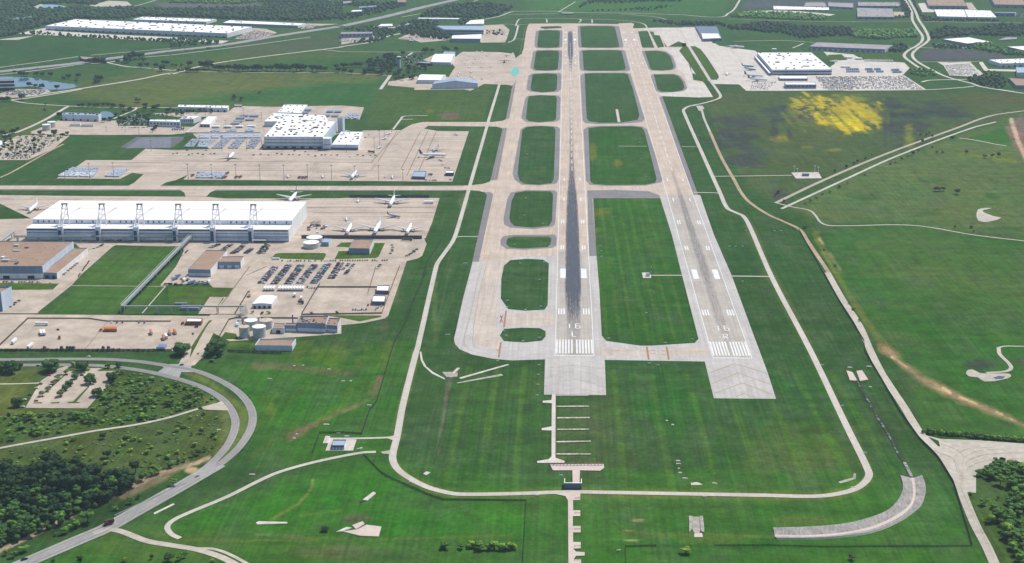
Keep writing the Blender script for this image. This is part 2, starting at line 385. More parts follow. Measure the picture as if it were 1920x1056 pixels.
# infield tone
for p in (r3(560,275, 950,270, 1060,645, 980,690, 600,685), ff(1112, 372, 1238, 372, 1308, 635, 1222, 646, 1128, 630)):
    area(p, (46, 92, 42), 8, .9)
for a in ((1112, 285, 6, 16), (1130, 400, 14, 8), (1122, 430, 8, 6), (1158, 308, 10, 8)): spot(*a, (130, 132, 40), .6, 1.2)
area(ff(985, 430, 1025, 425, 1035, 445, 960, 446), (84, 112, 46), 5, .4); spot(1018, 318, 6, 6, (90, 104, 60), .5)
spot(1085, 830, 60, 70, (96, 100, 62), .32, .9); spot(1140, 780, 50, 40, (94, 100, 62), .35, .9); spot(1170, 860, 60, 30, (92, 100, 62), .3, .9)
spot(1500, 860, 110, 60, (80, 104, 62), .5, .9); spot(1260, 760, 50, 60, (36, 92, 34), .6, .9)
area(ff(1130, 880, 1600, 885, 1610, 915, 1140, 918), (50, 98, 42), 10, .7)
# bottom strip and valleys
area(ff(-60, 1080, 700, 850, 1000, 905, 1760, 900, 1850, 1080), (52, 98, 44), 20, .9)
for p in (ff(430, 985, 600, 945, 960, 960, 1000, 1000, 700, 1010), ff(340, 1000, 380, 960, 560, 900, 700, 880, 760, 925, 640, 960)): area(p, (46, 104, 36), 16, .8)
line(ff(530, 1007, 700, 1012, 960, 1004), (84, 112, 62), 4, 3, .6); line(ff(330, 1012, 440, 1014, 600, 1012), (96, 112, 62), 3, 3, .6)
line(ff(506, 975, 560, 945, 585, 915, 586, 900), (122, 134, 70), 5, 3, .7); line(ff(560, 968, 640, 958), (90, 122, 50), 4, 3, .5)
spot(620, 1035, 90, 14, (96, 100, 62), .6); spot(1330, 1015, 60, 8, (84, 100, 60), .4); spot(1500, 975, 60, 10, (86, 100, 66), .5)
area(ff(1100, 1020, 1840, 1024, 1870, 1080, 1090, 1080), (50, 98, 40), 6, .7)
line(ff(1170, 1000, 1300, 1003, 1460, 1006), (84, 100, 66), 6, 4, .7); line(ff(1165, 1022, 1300, 1024, 1460, 1024, 1830, 1024), (34, 74, 34), 5, 5, .6)
for a in ((1195, 976, 14, 2.2), (1182, 994, 20, 1.6), (1185, 1014, 20, 2)): spot(*a, (176, 164, 120), .8, 1.4)
spot(668, 972, 28, 9, (96, 92, 68), .8); spot(610, 990, 16, 6, (52, 76, 40), .7); line(ff(480, 1003, 560, 1006), (110, 120, 84), 5, 4, .5, 4)
# left of the perimeter road
area(ff(380, 690, 600, 660, 780, 640, 735, 830, 700, 850, 480, 880, 470, 780, 450, 720), (50, 98, 40), 12, .9)
line(ff(545, 820, 600, 790, 660, 765, 700, 745, 712, 708), (124, 108, 80), 13, 5, .85, 18)
line(ff(480, 685, 560, 690, 620, 697, 660, 700), (118, 106, 80), 10, 8, .6, 10)
FLEFT = [ff(545,655, 640,648, 745,640, 738,700, 660,688, 560,686), ff(640,745, 700,715, 722,730, 650,775, 590,795), ff(480,745, 520,740, 520,780, 490,780)]
line(ff(480, 790, 560, 740, 640, 700), (60, 84, 44), 18, 14, .35, 10); line(ff(470, 860, 520, 820, 560, 800), (80, 104, 60), 10, 10, .4, 8)
spot(720, 590, 10, 40, (104, 112, 76), .5); spot(740, 540, 8, 40, (92, 110, 70), .4); spot(870, 380, 10, 16, (120, 124, 84), .5); spot(815, 560, 5, 70, (90, 112, 66), .4)
area(ff(80, 590, 135, 545, 190, 475, 330, 462, 300, 560, 240, 588), (66, 104, 48), 8, .6)
# scrub and woods bottom left
area(ff(-60, 700, 60, 690, 190, 690, 380, 735, 420, 770, 300, 800, -60, 850), (62, 88, 46), 8, .9)
area(ff(-60, 850, 240, 800, 400, 765, 428, 800, 400, 860, 300, 900, 200, 930, -60, 960), (66, 86, 52), 10, .95)
area(ff(-60, 690, 70, 690, 30, 770, 130, 772, -60, 790), (84, 98, 62), 6, .8)
area(ff(-60, 900, 130, 880, 250, 930, 240, 970, 100, 1010, -60, 1050), (36, 62, 34), 14, .9)
line(ff(-20, 1042, 60, 1005, 150, 958, 230, 920, 300, 888, 370, 868, 392, 858), (196, 170, 140), 7.5, 2, .95, 4)
line(ff(230, 930, 300, 895, 350, 870), (140, 124, 100), 13, 5, .7, 14); spot(360, 882, 12, 5, (216, 190, 150), .9, 1.2)
area(ff(345, 700, 378, 703, 470, 770, 462, 815, 395, 885, 392, 880, 440, 815, 447, 770, 400, 727), (96, 112, 66), 4, .8)
area(ff(340, 722, 420, 760, 430, 760, 436, 800, 410, 860, 402, 850, 420, 800, 410, 770), (96, 108, 72), 5, .7)
spot(400, 868, 14, 10, (140, 132, 100), .5); spot(290, 1022, 180, 30, (76, 98, 54), .4)
area(ff(1810, 905, 1840, 890, 1990, 880, 1990, 1080, 1870, 1080, 1830, 960), (62, 88, 52), 6)
spot(1840, 683, 28, 9, (66, 74, 66), .9, .6); spot(1915, 680, 14, 8, (70, 82, 70), .9)
line(ff(1608, 716, 1622, 745, 1650, 785, 1672, 820, 1690, 850, 1705, 890), (40, 62, 40), 9, 6, .75, 8); line(ff(1500, 690, 1540, 790, 1590, 880), (44, 88, 40), 8, 8, .5)
line(ff(845, 700, 838, 740, 832, 780, 820, 850), (110, 112, 88), 7, 3, .7, 9); line(ff(842, 735, 834, 800, 812, 870), (60, 62, 48), 3, 2, .7, 5)
for q in FLEFT: flowers(q, (132, 146, 46), 12, .28, 40)
PR = ff(781,660, 755,762, 744,818, 737,849, 737,864, 744,878, 761,893, 800,913, 838,924, 864,927, 960,926, 1065,923, 1135,924, 1440,929, 1523,931, 1565,927, 1600,919, 1620,907, 1630,892, 1626,878, 1615,855, 1588,800, 1521,660, 1447,520, 1405,424)
line(PR, (96, 112, 64), 17, 5, .45, 6); line([(x-9, y) for x, y in PR[20:]], (44, 84, 38), 5, 4, .5, 3); line([(x+34, y) for x, y in PR[24:]], (52, 104, 40), 7, 6, .5, 6); line([(x-26, y) for x, y in PR[24:]], (88, 108, 58), 6, 8, .45, 8); line([(x-40, y+4) for x, y in PR[23:]], (42, 86, 36), 7, 8, .5, 8)
line(ff(815,500, 800,580, 770,690, 740,800), (100, 110, 68), 10, 8, .4, 10); line(ff(845,480, 835,540, 815,640), (104, 112, 70), 6, 5, .4, 8); line(ff(890,540, 858,640), (86, 104, 58), 6, 6, .4, 6)
for y0 in (705, 735, 790, 845): line(ff(880, y0, 1010, y0+3), (52, 96, 40), 8, 8, .35, 8)
for x0 in range(1150, 1560, 34): line([(x0, 700), (x0+(x0-1064)*.26, 905)], (66, 106, 46) if (x0//34) % 2 else (46, 90, 38), 13, 6, .5, 6)
for x0 in range(880, 1010, 26): line([(x0, 690), (x0-(1064-x0)*.24, 905)], (66, 106, 46) if (x0//26) % 2 else (46, 90, 38), 11, 5, .5, 6)
for x0 in range(1125, 1320, 13): line([(1064+(x0-1064)*.62, 375), (x0, 640)], (72, 110, 48) if (x0//13) % 2 else (48, 94, 40), 6, 3, .45, 4)
for k_ in range(9): line(ff(1560+k_*34, 470+k_*8, 1660+k_*30, 640+k_*12), (58, 92, 52), 10, 10, .3, 14)
for k_ in range(8): line([(1600+k_*5, 430+k_*28), (1760+k_*8, 418+k_*34), (1930, 450+k_*40)], (76, 100, 62) if k_ % 2 else (50, 88, 44), 10, 12, .35, 16)
# slow natural change of tone everywhere
f1 = fb(gx, gy, 220, 1); f2 = fb(gx, gy, 45, 2)
C *= (.86+.28*f1)[:, None]*(.88+.24*f2)[:, None]; C[:, 0] *= .82+.36*fb(gx, gy, 130, 4)
gm, t, b = nt('grass and soil'); at = N(t, 'ShaderNodeAttribute', attribute_name='tint'); v = pos(t)
f = mul(t, mapr(t, noise(t, v, .05, 7, .7), .28, .72, .66, 1.34), mapr(t, noise(t, pos(t, .3, .004, 1), 1, 4, .65), .3, .7, .8, 1.2))
f = mul(t, f, mapr(t, noise(t, v, .22, 5, .75), .3, .7, .74, 1.26))
f = mul(t, f, mapr(t, noise(t, pos(t, .006, .06, 1), 1, 3, .6), .3, .7, .88, 1.12))
c = vscale(t, at.outputs['Color'], f)
dryc = vscale(t, S(92, 110, 78), f)
lush = N(t, 'ShaderNodeVectorMath', operation='MULTIPLY'); t.links.new(c, lush.inputs[0]); lush.inputs[1].default_value = (.78, 1.06, .78)
c2 = mixc(t, mapr(t, noise(t, pos(t, 1, .6, 1), .018, 6, .65), .46, .72, 0, .5), c, dryc)
t.links.new(mixc(t, mapr(t, noise(t, pos(t, 1.3, .5, 1), .03, 5, .6), .5, .68, 0, .7), c2, lush.outputs[0]), b.inputs['Base Color'])
b.inputs['Roughness'].default_value = 1; b.inputs['Specular IOR Level'].default_value = 0
GRASS = gm
nr, nc = GX.shape; idx = np.arange(nr*nc).reshape(nr, nc)
fq = np.stack([idx[:-1, :-1], idx[:-1, 1:], idx[1:, 1:], idx[1:, :-1]], -1).reshape(-1, 4)
me = bpy.data.meshes.new('ground'); me.vertices.add(nr*nc); me.vertices.foreach_set('co', np.stack([gx, gy, gx*0], -1).ravel())
me.loops.add(fq.size); me.loops.foreach_set('vertex_index', fq.ravel()); me.polygons.add(len(fq)); me.polygons.foreach_set('loop_start', np.arange(len(fq))*4)
me.update(calc_edges=True); a = me.color_attributes.new('tint', 'FLOAT_COLOR', 'POINT')
a.data.foreach_set('color', np.concatenate([C, np.ones((len(C), 1))], 1).ravel()); me.materials.append(gm)
struct(new('ground', me))
LAWN = GRASS; MATS['mown lawn'] = GRASS
def sheet(name, px, m, *a, _sheet=sheet, **k):
    o = _sheet(name, px, m, *a, **k)
    if m is GRASS:
        at = o.data.color_attributes.new('tint', 'FLOAT_COLOR', 'POINT'); n = len(o.data.vertices); at.data.foreach_set('color', list(S(80, 106, 38))*n)
    return o
# ------------------------------------------------------------------ airfield pavement
ISL = dict(
 a0=ff(1012,52.7, 1016,50, 1045,49, 1054,50, 1052,53, 1022,54.4),
 a1=k30(300,340, 400,333, 515,338, 527,350, 520,508, 500,522, 400,527, 292,522, 277,505, 293,352),
 a2=k30(275,562, 400,555, 505,560, 518,580, 505,755, 480,770, 380,778, 262,770, 238,752, 262,580),
 a3=k30(235,818, 380,808, 485,815, 500,840, 490,985, 455,1008, 330,1016, 220,1000, 203,972, 225,832),
 a4=r3(125,42, 210,34, 318,38, 329,60, 322,205, 300,224, 200,232, 122,224, 101,203, 117,60),
 a5=r3(110,266, 220,260, 305,266, 319,290, 306,650, 290,678, 200,691, 90,683, 56,660, 40,610, 75,290),
 a6=ff(966,362, 985,358.5, 1032,359, 1037,364, 1035,414, 1029,423.5, 998,427, 965,424, 957,417, 955,408, 959,378),
 a7=ff(952,447, 965,443.5, 1028,443.5, 1034,447, 1032,459, 1026,463.5, 980,466, 955,464, 949,457),
 a8=ff(957,488, 988,485.5, 1018,487, 1029,494, 1027,572, 1021,581, 985,583, 953,580, 939,560, 940,522, 945,498),
 a9=ff(945,617, 980,614.5, 1012,615.5, 1023,621, 1023,631, 1016,639, 985,642.5, 945,640, 937,629),
 b1=k30(750,296, 830,288, 1060,288, 1130,295, 1180,500, 1170,520, 1100,525, 850,525, 765,520),
 b2=k30(775,561, 850,553, 1150,553, 1205,562, 1250,745, 1240,770, 1150,778, 850,778, 790,768),
 b3=ff(1096,138.7, 1110,137.5, 1170,137.5, 1177,139.5, 1187.6,170, 1199,216, 1195,225, 1164,230, 1124,230.5, 1104,227.5, 1100,222),
 b4=r3(560,276, 640,265, 880,262, 950,270, 972,300, 1060,645, 1050,675, 980,690, 700,693, 600,685, 575,668),
 b5=[(1112,371.5), (1238,371.5)]+r1(1172,2, 1250,310, 1367,765, 1340,795, 1021,815, 940,815, 690,780, 658,740, 640,400, 620,165),
 d1=k30(1386,346, 1470,340, 1506,348, 1582,527, 1440,526, 1428,512),
 d1b=k30(1512,345, 1553,350, 1570,385, 1622,390, 1676,515, 1605,527),
 d2=k30(1460,565, 1600,560, 1690,576, 1742,622, 1780,740, 1750,768, 1650,776, 1542,770, 1520,750),
 d3=ff(1226,140, 1263,139.5, 1272,143, 1280,153, 1283.5,163, 1280,169.5, 1262,172.5, 1240,172, 1233,168),
)
SHO = dict(
 a1=k30(262,348, 300,332, 400,328, 540,331, 555,345, 552,515, 520,528, 400,533, 270,529, 245,505),
 a2=k30(232,572, 275,553, 400,549, 540,552, 551,568, 545,755, 520,775, 380,785, 240,778, 200,745),
 a3=k30(182,832, 225,808, 380,801, 530,806, 544,822, 540,985, 500,1012, 330,1023, 205,1010, 158,985),
 a4=r3(95,62, 112,40, 200,30, 340,36, 356,52, 352,208, 322,228, 200,237, 100,229, 67,203),
 a5=r3(62,285, 95,264, 200,256, 330,263, 352,278, 343,650, 325,682, 200,696, 70,690, 20,655, 4,610),
 a6=ff(951,373, 958,361, 985,356.5, 1040,357, 1045,361, 1041,420, 1036,425, 1000,430, 957,427, 945,421, 944,410),
 a7=ff(938,450, 944,443, 962,440.5, 1040,440, 1044,445, 1043,461, 1036,465, 985,468.5, 950,467, 939,460),
 b1=k30(722,295, 740,282, 830,280, 1060,281, 1155,285, 1180,293, 1226,505, 1215,524, 1100,530, 850,530, 742,524, 728,512),
 b2=k30(738,565, 770,550, 850,547, 1150,547, 1220,551, 1246,565, 1300,770, 1275,786, 1150,786, 850,786, 765,780, 745,760),
 b3=ff(1088,142, 1096,137, 1110,136, 1172,136, 1182,138.5, 1209,223, 1204,229, 1165,232.5, 1120,233, 1097,231, 1092.5,225),
 b4=r3(524,285, 560,264, 640,258, 880,255, 960,264, 990,285, 1110,640, 1095,672, 980,697, 700,700, 570,692, 541,660),
 d2=k30(1422,566, 1460,556, 1600,553, 1700,569, 1765,620, 1812,740, 1775,770, 1650,783, 1530,778, 1503,760),
 d3=ff(1219.5,142, 1226,139, 1264,138.4, 1275,142, 1284,153, 1289,166, 1281,171, 1262,174, 1238,174, 1228,170),
)
OUT = ff(1022,674, 960,676, 925,673, 885,665, 862,655, 853,645, 851,635, 855,620, 868,560, 880,515, 886,491, 896,444, 913,366, 910,361, 898,358, 880,356.7,
 600,356.2, 300,355.6, -200,354.5, -200,346.8, 300,348.2, 600,349, 880,348, 905,345, 918,341, 926,323, 942,243, 940,240, 930,237.5, 800,236, 800,229, 925,228.8, 943,226.5, 948.5,223.7, 959,170)
OUT += k30(-10,1000, 5,950, 30,905, 100,690, 110,575, 118,560) + ff(981.5,92, 984,75, 986,61, 989,50, 992,44.5, 1075,44, 1158,45.5, 1161,43.8, 1184,43, 1189,45, 1186,53, 1213,54, 1232,54, 1234,60, 1239,66)
OUT += ff(1248,88, 1290,88, 1300,150, 1318,153, 1322,158, 1335,182, 1310,183, 1290,180, 1241.5,180.5, 1309,365.6) + ff(1313,366.4, 1338.5,440, 1371.8,516.7, 1440,701, 1455,748, 1338.5,747, 1321.5,678) + ff(1134,675, 1136.5,741, 1020,740)
sheet('taxiway', OUT, TAN, [ISL[k] for k in ISL], z=.04)
for k in SHO: sheet('asphalt_shoulder', SHO[k], SHOULD, [ISL[k]], z=.055)
sheet('asphalt_shoulder', r3(548,732, 760,728, 880,734, 1000,738, 1070,762, 1085,772, 1083,790, 590,790) , SHOULD, z=.055)
sheet('asphalt_shoulder', ff(1101,358, 1111,371.5, 1118.6,480.4, 1104.7,480.4), SHOULD, z=.06)
sheet('asphalt_shoulder', ff(1236,182, 1241.5,180.7, 1309,365.6, 1299,365.6), SHOULD, z=.06)
sheet('asphalt_shoulder', ff(885.7,491, 913,366, 909,361, 918,359.6, 925,364, 897.8,491), SHOULD, z=.06)
sheet('asphalt_shoulder', ff(919.6,339, 942,243, 939,240, 951,240, 933,337), SHOULD, z=.06)
sheet('asphalt_shoulder', ff(948.5,223.7, 967,130, 972,130, 955,222), SHOULD, z=.06)
for a, b in ((347.2, 348.3), (355.3, 356.6)): sheet('asphalt_shoulder', ff(-150, a, 300, a+.9, 870, a+1.2, 870, b+1.2, 300, b+.9, -150, b), SHOULD, z=.06)
# newer grey concrete
GW = ff(1022,674, 960,676, 925,673, 885,665, 862,655, 853,645, 851,635, 855,620, 868,560, 880,515, 886,491, 950,491, 957,482, 990,480, 1046,480.4, 1118.6,480.4)+r1(640,400, 658,740, 690,780, 940,815, 1020,815, 1340,795, 1367,765, 1250,310, 1172,2)+ff(1237.5,365.8, 1313,366.4, 1338.5,440, 1371.8,516.7, 1440,701, 1455,748, 1338.5,747, 1321.5,678, 1134,675, 1136.5,741, 1020,740)
sheet('taxiway_new_concrete', GW, GREY, [ISL['a8'], ISL['a9']], z=.07)
sheet('taxiway', ff(910,492, 945,492, 938,520, 932,545, 936,588, 928,600, 938,640, 935,655, 895,648, 888,620), TANL, z=.08)
sheet('taxiway', ff(947,588, 1040,586, 1040,612, 947,611), TANL, z=.081)
sheet('taxiway', ff(1125,650, 1200,657, 1240,657, 1325,650, 1330,668, 1115,666), TANL, z=.082)
# runways
def quadpx(a, b, c, d): return [a, b, c, d]
h = 22.86; LN = 3352.8
sheet('runway', [(-h, 446), (h, 446), (h, LN-60), (-h, LN-60)], TAN, z=.09, world=True)
sheet('runway', [(-h, -1), (h, -1), (h, 446), (-h, 446)], GREYT, z=.09, world=True)
A0, A1, B0, B1 = G(1336.6, 671.5), G(1410.6, 671.8), G(1160, 46), G(1184.5, 46)
def R2p(s, y):      # cross position (metres from the centre) and distance along runway 16R
    t = (y-A0.y)/(B0.y-A0.y); l = A0.lerp(B0, t); r = A1.lerp(B1, t); m = (l+r)/2; w = (r-l).length/45.72
    return (m.x+s*w, y)
ysw = G(1275, 366).y
sheet('runway', [R2p(-h, ysw), R2p(h, ysw), R2p(h, LN), R2p(-h, LN)], TAN, z=.09, world=True)
sheet('runway', [R2p(-h, -5), R2p(h, -5), R2p(h, ysw), R2p(-h, ysw)], GREYT, z=.09, world=True)
# painted markings
def marks(T, far):
    mb = MB(); z = .11
    def rect(s0, s1, y0, y1): mb.quad(*[(*T(s, y), z) for s, y in ((s0, y0), (s1, y0), (s1, y1), (s0, y1))])
    def poly(pts): mb.add([(*T(s, y), z) for s, y in pts], [tuple(range(len(pts)))])
    y0 = G(1077, 667).y if not far else G(1372, 671.5).y
    rect(-h, h, y0-1, y0+1.2)
    for i in range(6):
        for sg in (-1, 1):
            c = sg*(2.9+3.55*i); rect(c-.9, c+.9, y0+8, y0+56)
    ft = .3048
    for d, n, w in ((500, 3, 1.8), (1500, 2, 1.8), (2000, 2, 1.8), (2500, 1, 1.8), (3000, 1, 1.8)):
        for q in range(n):
            for sg in (-1, 1):
                c = sg*(10.9+1.5+q*3.4+ (1.8 if n < 3 else 0)); rect(c-w/2, c+w/2, d*ft, d*ft+22.8)
                if n < 3: pass
    for sg in (-1, 1): rect(min(sg*10.7, sg*18.4), max(sg*10.7, sg*18.4), 1020*ft, 1020*ft+45.7)
    ye = LN-70
    for sg in (-1, 1):
        rect(*sorted((sg*22.8, sg*22.0)), y0, ye)
        rect(*sorted((sg*10.7, sg*18.4)), LN-1020*ft-110, LN-1020*ft-64)
        for d in (1, 2, 3, 4): rect(*sorted((sg*12, sg*16)), LN-340-150*d, LN-340-150*d+20)
        rect(*sorted((sg*11, sg*18)), LN-210, LN-190)
    yy = 1000
    while yy < LN-500:
        rect(-.55, .55, yy, yy+36); yy += 61
    # designation: 16 over L / R, read by a pilot landing away from the camera
    def stroke(pts, ox, oy, w=1.35, sx=1., sy=1.):
        for (a, b), (c, d) in zip(pts, pts[1:]):
            a, b, c, d = ox+a*sx, oy+b*sy, ox+c*sx, oy+d*sy
            L = math.hypot(c-a, (d-b)); nx, ny = -(d-b)/L, (c-a)/L
            wx = w/2; wy = w*1.4/2
            poly([(a+nx*wx, b+ny*wy), (a-nx*wx, b-ny*wy), (c-nx*wx, d-ny*wy), (c+nx*wx, d+ny*wy)][::-1])
    by = y0+98; Hh = 17
    stroke([(0, 0), (0, Hh)], -5.6, by); stroke([(-1.4, Hh-3.5), (0, Hh-.5)], -5.6, by, 1.1)
    six = [(5.2, Hh), (0, Hh), (0, 0), (5.2, 0), (5.2, 9), (0, 9)]
    stroke(six, 1.8, by)
    by -= 31
    if not far: stroke([(0, Hh), (0, 0), (4.8, 0)], -2.4, by)
    else: stroke([(0, 0), (0, Hh), (4.8, Hh), (4.8, 9), (0, 9)], -2.4, by); stroke([(1.4, 9), (4.8, 0)], -2.4, by)
    return struct(mb.build('runway_markings', PAINT))
marks(lambda s, y: (s, y), False); marks(R2p, True)
# tyre rubber worn into the touchdown zones
rb, t, b = nt('tyre rubber'); b.inputs['Base Color'].default_value = S(66, 75, 92); b.inputs['Roughness'].default_value = .8
at = N(t, 'ShaderNodeAttribute', attribute_name='wear'); tr = N(t, 'ShaderNodeBsdfTransparent'); mx = N(t, 'ShaderNodeMixShader')
nn = mapr(t, noise(t, pos(t, 1.3, .012, 1), 1, 5, .7), .3, .7, .25, 1.5); n2_ = mapr(t, noise(t, pos(t, .5, .06, 1), 1, 4, .7), .3, .72, .35, 1.4)
t.links.new(mapr(t, mul(t, mul(t, at.outputs['Fac'], nn), n2_), .05, 1.15, 0, .9), mx.inputs[0]); t.links.new(tr.outputs[0], mx.inputs[1]); t.links.new(b.outputs[0], mx.inputs[2]); t.links.new(mx.outputs[0], t.nodes['Material Output'].inputs[0])
def rubber(T, prof, half):
    ny = 160; nx = 21; V = []; F = []; A = []
    y0, y1 = prof[0][0], prof[-1][0]; ys = [p[0] for p in prof]
    for j in range(ny+1):
        y = y0+(y1-y0)*j/ny; a = np.interp(y, ys, [p[1] for p in prof]); w = np.interp(y, ys, [p[2] for p in prof])
        for i in range(nx+1):
            s = -half+2*half*i/nx; V.append((*T(s, y), .1)); A.append(a*max(0, min(1, (w-abs(s))/4.2+.5)))
    for j in range(ny):
        for i in range(nx): q = j*(nx+1)+i; F.append((q, q+1, q+nx+2, q+nx+1))
    o = mk('tyre_rubber_stain', V, F, rb); at = o.data.attributes.new('wear', 'FLOAT', 'POINT'); at.data.foreach_set('value', A); struct(o)
Yp = lambda v, u=1077: G(u, v).y
rubber(lambda s, y: (s-.6, y), [(Yp(668), .22, 9), (Yp(630), .3, 8), (Yp(600), .5, 8), (Yp(585), .9, 8), (Yp(560), 1.5, 9), (Yp(540), 2.1, 9.6), (Yp(430), 2., 9), (Yp(370), 1.7, 7.4), (Yp(340), 1.2, 5.2), (Yp(310), .85, 4.), (Yp(280), .6, 3.6), (Yp(235), .4, 3.6), (Yp(190), .22, 3), (Yp(140), .15, 3)], 12)
rubber(lambda s, y: (s+.3, y), [(Yp(138), .25, 2.5), (Yp(112), 1.2, 4), (Yp(100), 2, 7.), (Yp(66), 2, 7), (Yp(58), .5, 6)], 12)
rubber(R2p, [(Yp(665), .08, 6), (Yp(600), .3, 6), (Yp(500), .46, 6.5), (Yp(440), .5, 5.5), (Yp(380), .5, 4.5), (Yp(340), .3, 3.5), (Yp(300), .12, 3)], 12)
# yellow lines, chevrons, hold bars
mb = MB()
def yl(px, w=.5, z=.12, sub=5):
    P = [G(*p) for p in px]; P = smooth_path(P, sub) if len(P) > 2 else P
    for a, b in zip(P, P[1:]):
        d = (b-a).normalized(); n_ = Vector((-d.y, d.x, 0))*w/2
        mb.quad((a.x+n_.x, a.y+n_.y, z), (a.x-n_.x, a.y-n_.y, z), (b.x-n_.x, b.y-n_.y, z), (b.x+n_.x, b.y+n_.y, z))
for q in ([1450,155, 1635,85, 1873,160], [1468,232, 1655,155, 1900,240], [1485,305, 1690,228, 1905,310], [1640,330, 1700,305, 1790,338]): yl(m2(*q), 1.2, sub=1)
for q in ([260,120, 460,100, 670,128], [250,190, 470,140, 680,200], [245,250, 470,205, 685,262], [240,300, 470,270, 690,310]): yl(m2(*q), .6, sub=3)
yl(ff(905,495, 893,540, 880,600, 870,642, 885,658, 915,664), .7); yl(ff(912,495, 897,560, 887,630, 893,652, 935,657), .7)
yl(ff(898,584, 915,592, 932,596), .6)
yl(ff(926,340, 985,50), .6); yl(ff(905,490, 930,350, 950,240), .5); yl(ff(870,352, 100,351), .6)
yl(ff(1075,233, 930,232.5, 760,232, 735,240, 660,330), .6); yl(ff(1040,599, 950,600), .6); yl(ff(1130,657, 1340,660), .6)
yl(ff(1440,353, 900,352.5), .3)
struct(mb.build('taxiway_markings', YEL))
mb = MB()
for a in (r1(988,822, 1003,918), r1(1133,822, 1150,918), [(949,582.5), (945,614)], [(939,642), (935,671)]): yl(a, 2.2)
struct(mb.build('hold_bar_markings', mat('ochre hold bar paint', S(172, 130, 84), .7, .1, .5)))
mb = MB()
yl(ff(937,594, 943,594.5), 3); yl(ff(936,602, 942,602.5), 3); yl(r1(1020,850, 1050,850), 1.2); yl(r1(1020,875, 1050,872), 1.2); yl(r1(1090,850, 1125,852), 1.2); yl(r1(1092,878, 1125,880), 1.2); yl(ff(930,657, 935,656), 2)
yl(ff(938,590, 943,606), .8); yl(ff(943,590, 937,606), .8)
struct(mb.build('position_markings', REDP))
# ------------------------------------------------------------------ aprons and yards
sheet('apron', k01(945,765, 1445,765, 1600,640, 1900,655)+k11(430,645, 240,475, 300,470, 985,480, 1010,655)+ff(620,281, 672,281, 680,245)+k21(660,435, 720,400, 780,370, 900,345, 965,345, 965,380, 910,420, 1060,445, 1403,448, 1220,1003)+k11(1877,993, 140,980, 190,925)+ff(330,338, 312,342, 300,349, 240,349)+k01(1480,1010, 1580,920, 1450,905, 1320,972, 620,967, 830,845), TANX)
sheet('apron', k02(-200,150, 1000,165)+k12(400,172, 600,190)+ff(640,372, 653,371)+k22(960,185, 1080,185, 1000,450, 925,630)+ff(560,448, 545,452, 330,462, 300,462, 40,455, -30,452, -30,412, 58,410), TANX)
sheet('apron', k12(165,170, 390,170, 440,120, 500,95, 100,95, 150,125), TANX)
sheet('parking_lot', ff(330,452, 560,448, 795,447.5)+k22(920,650, 938,690, 890,820, 840,850, 720,880)+k23(515,540, 480,570, 250,620)+ff(640,610, 640,626, 560,632, 430,640)+k13(390,690, 230,900)+ff(352,690, 332,688, 370,620, 420,560, 390,530, 300,536, 330,500, 345,470), LOTA)
sheet('parking_lot', k03(-200,525, 700,530, 1877,540)+k13(430,545, 410,590, 215,900, 150,930)+ff(320,658, 160,657.5, -40,656), LOTA)
sheet('yard_pavement', k02(800,665, 1290,690, 1240,720, 900,1020)+k03(790,205, 420,500, 420,515, -100,515, -100,128, 600,130)+ff(106.5,521, 163,476), LOTA)
sheet('grass_verge', k03(-100,180, 640,190, 570,252, 130,258, -100,258), GRASS, kind='structure') if 0 else None
for p, nm in ((k12(1150,800, 1190,790, 1690,790, 1710,805, 1680,868, 1100,850), ''), (k22(-75,860, -30,770, 90,765, 80,800, 320,800, 360,680, 480,680, 410,830, 380,845), ''), (k22(-60,720, 0,675, 130,672, 90,730), ''), (k13(-30,220, 720,235, 650,335, 430,335, 360,420, -20,420), ''), (k13(540,800, 600,720, 720,740, 740,790, 860,800), ''), (k13(610,830, 880,830, 820,885, 615,910), ''), (k13(880,840, 940,835, 910,910, 830,905), ''), (k03(-100,180, 650,188, 580,255, 130,258, -100,258), ''), (k13(1380,830, 1600,800, 1550,880, 1330,930), ''), (k23(-200,535, 440,540, 440,555, 200,605, 0,565, -200,530), ''), (k13(440,590, 460,600, 240,900, 215,900, 415,600), '')):
    o = sheet('lawn', p, GRASS)
sheet('ramp', k30(0,575, 20,585, 40,640, 110,590, 110,700, 40,900, 0,945, -40,935)+k20(1570,925, 1500,960, 1420,1000, 1350,985, 800,990, 815,940, 1080,830, 1180,850, 1250,740, 1200,680, 1300,590, 1340,570, 1740,575, 1877,590), TANX)
sheet('ramp_mark_circle', k30(15,750, 40,735, 75,765, 78,800, 50,830, 0,838, -20,800), mat('turquoise ramp paint', S(110, 200, 184), .7, .08, .2))
sheet('apron', k40(-60,330, 10,300, 130,300, 215,455, 30,450, -20,455, 360,480, 400,505, 800,560, 1110,830, 1150,1000, 700,1000, 620,930, 350,925, 300,895, 100,800), WHITEC)
sheet('apron', k30(1330,315, 1600,305, 1877,305, 2100,310, 2210,480, 1877,475, 1830,455, 1710,520, 1620,390, 1560,385, 1600,340), WHITEC)
sheet('apron', ff(1240,91, 1284,90, 1300,152, 1322,158, 1337,182, 1310,183, 1241,180.5, 1229,175.5, 1284,171.5, 1291,162, 1284,141, 1268,128, 1265,107, 1252,97), WHITEC)
for p in (k40(0,515, 50,508, 280,880, 220,880, 150,830, 60,690, -40,560), k40(85,510, 140,510, 200,545, 260,620, 390,820, 400,850, 375,880, 315,880)): sheet('lawn', p, MATS['mown lawn'])
sheet('parking_lot', k40(1100,1000, 1150,960, 1080,850, 900,840)+k50(-60,820, 560,830, 800,985, 400,990), WHITEC)
sheet('yard_pavement', k50(-330,570, 0,600, 110,660, 560,690, 620,750, 540,830, 0,830, -400,840, -200,700), WHITEC)
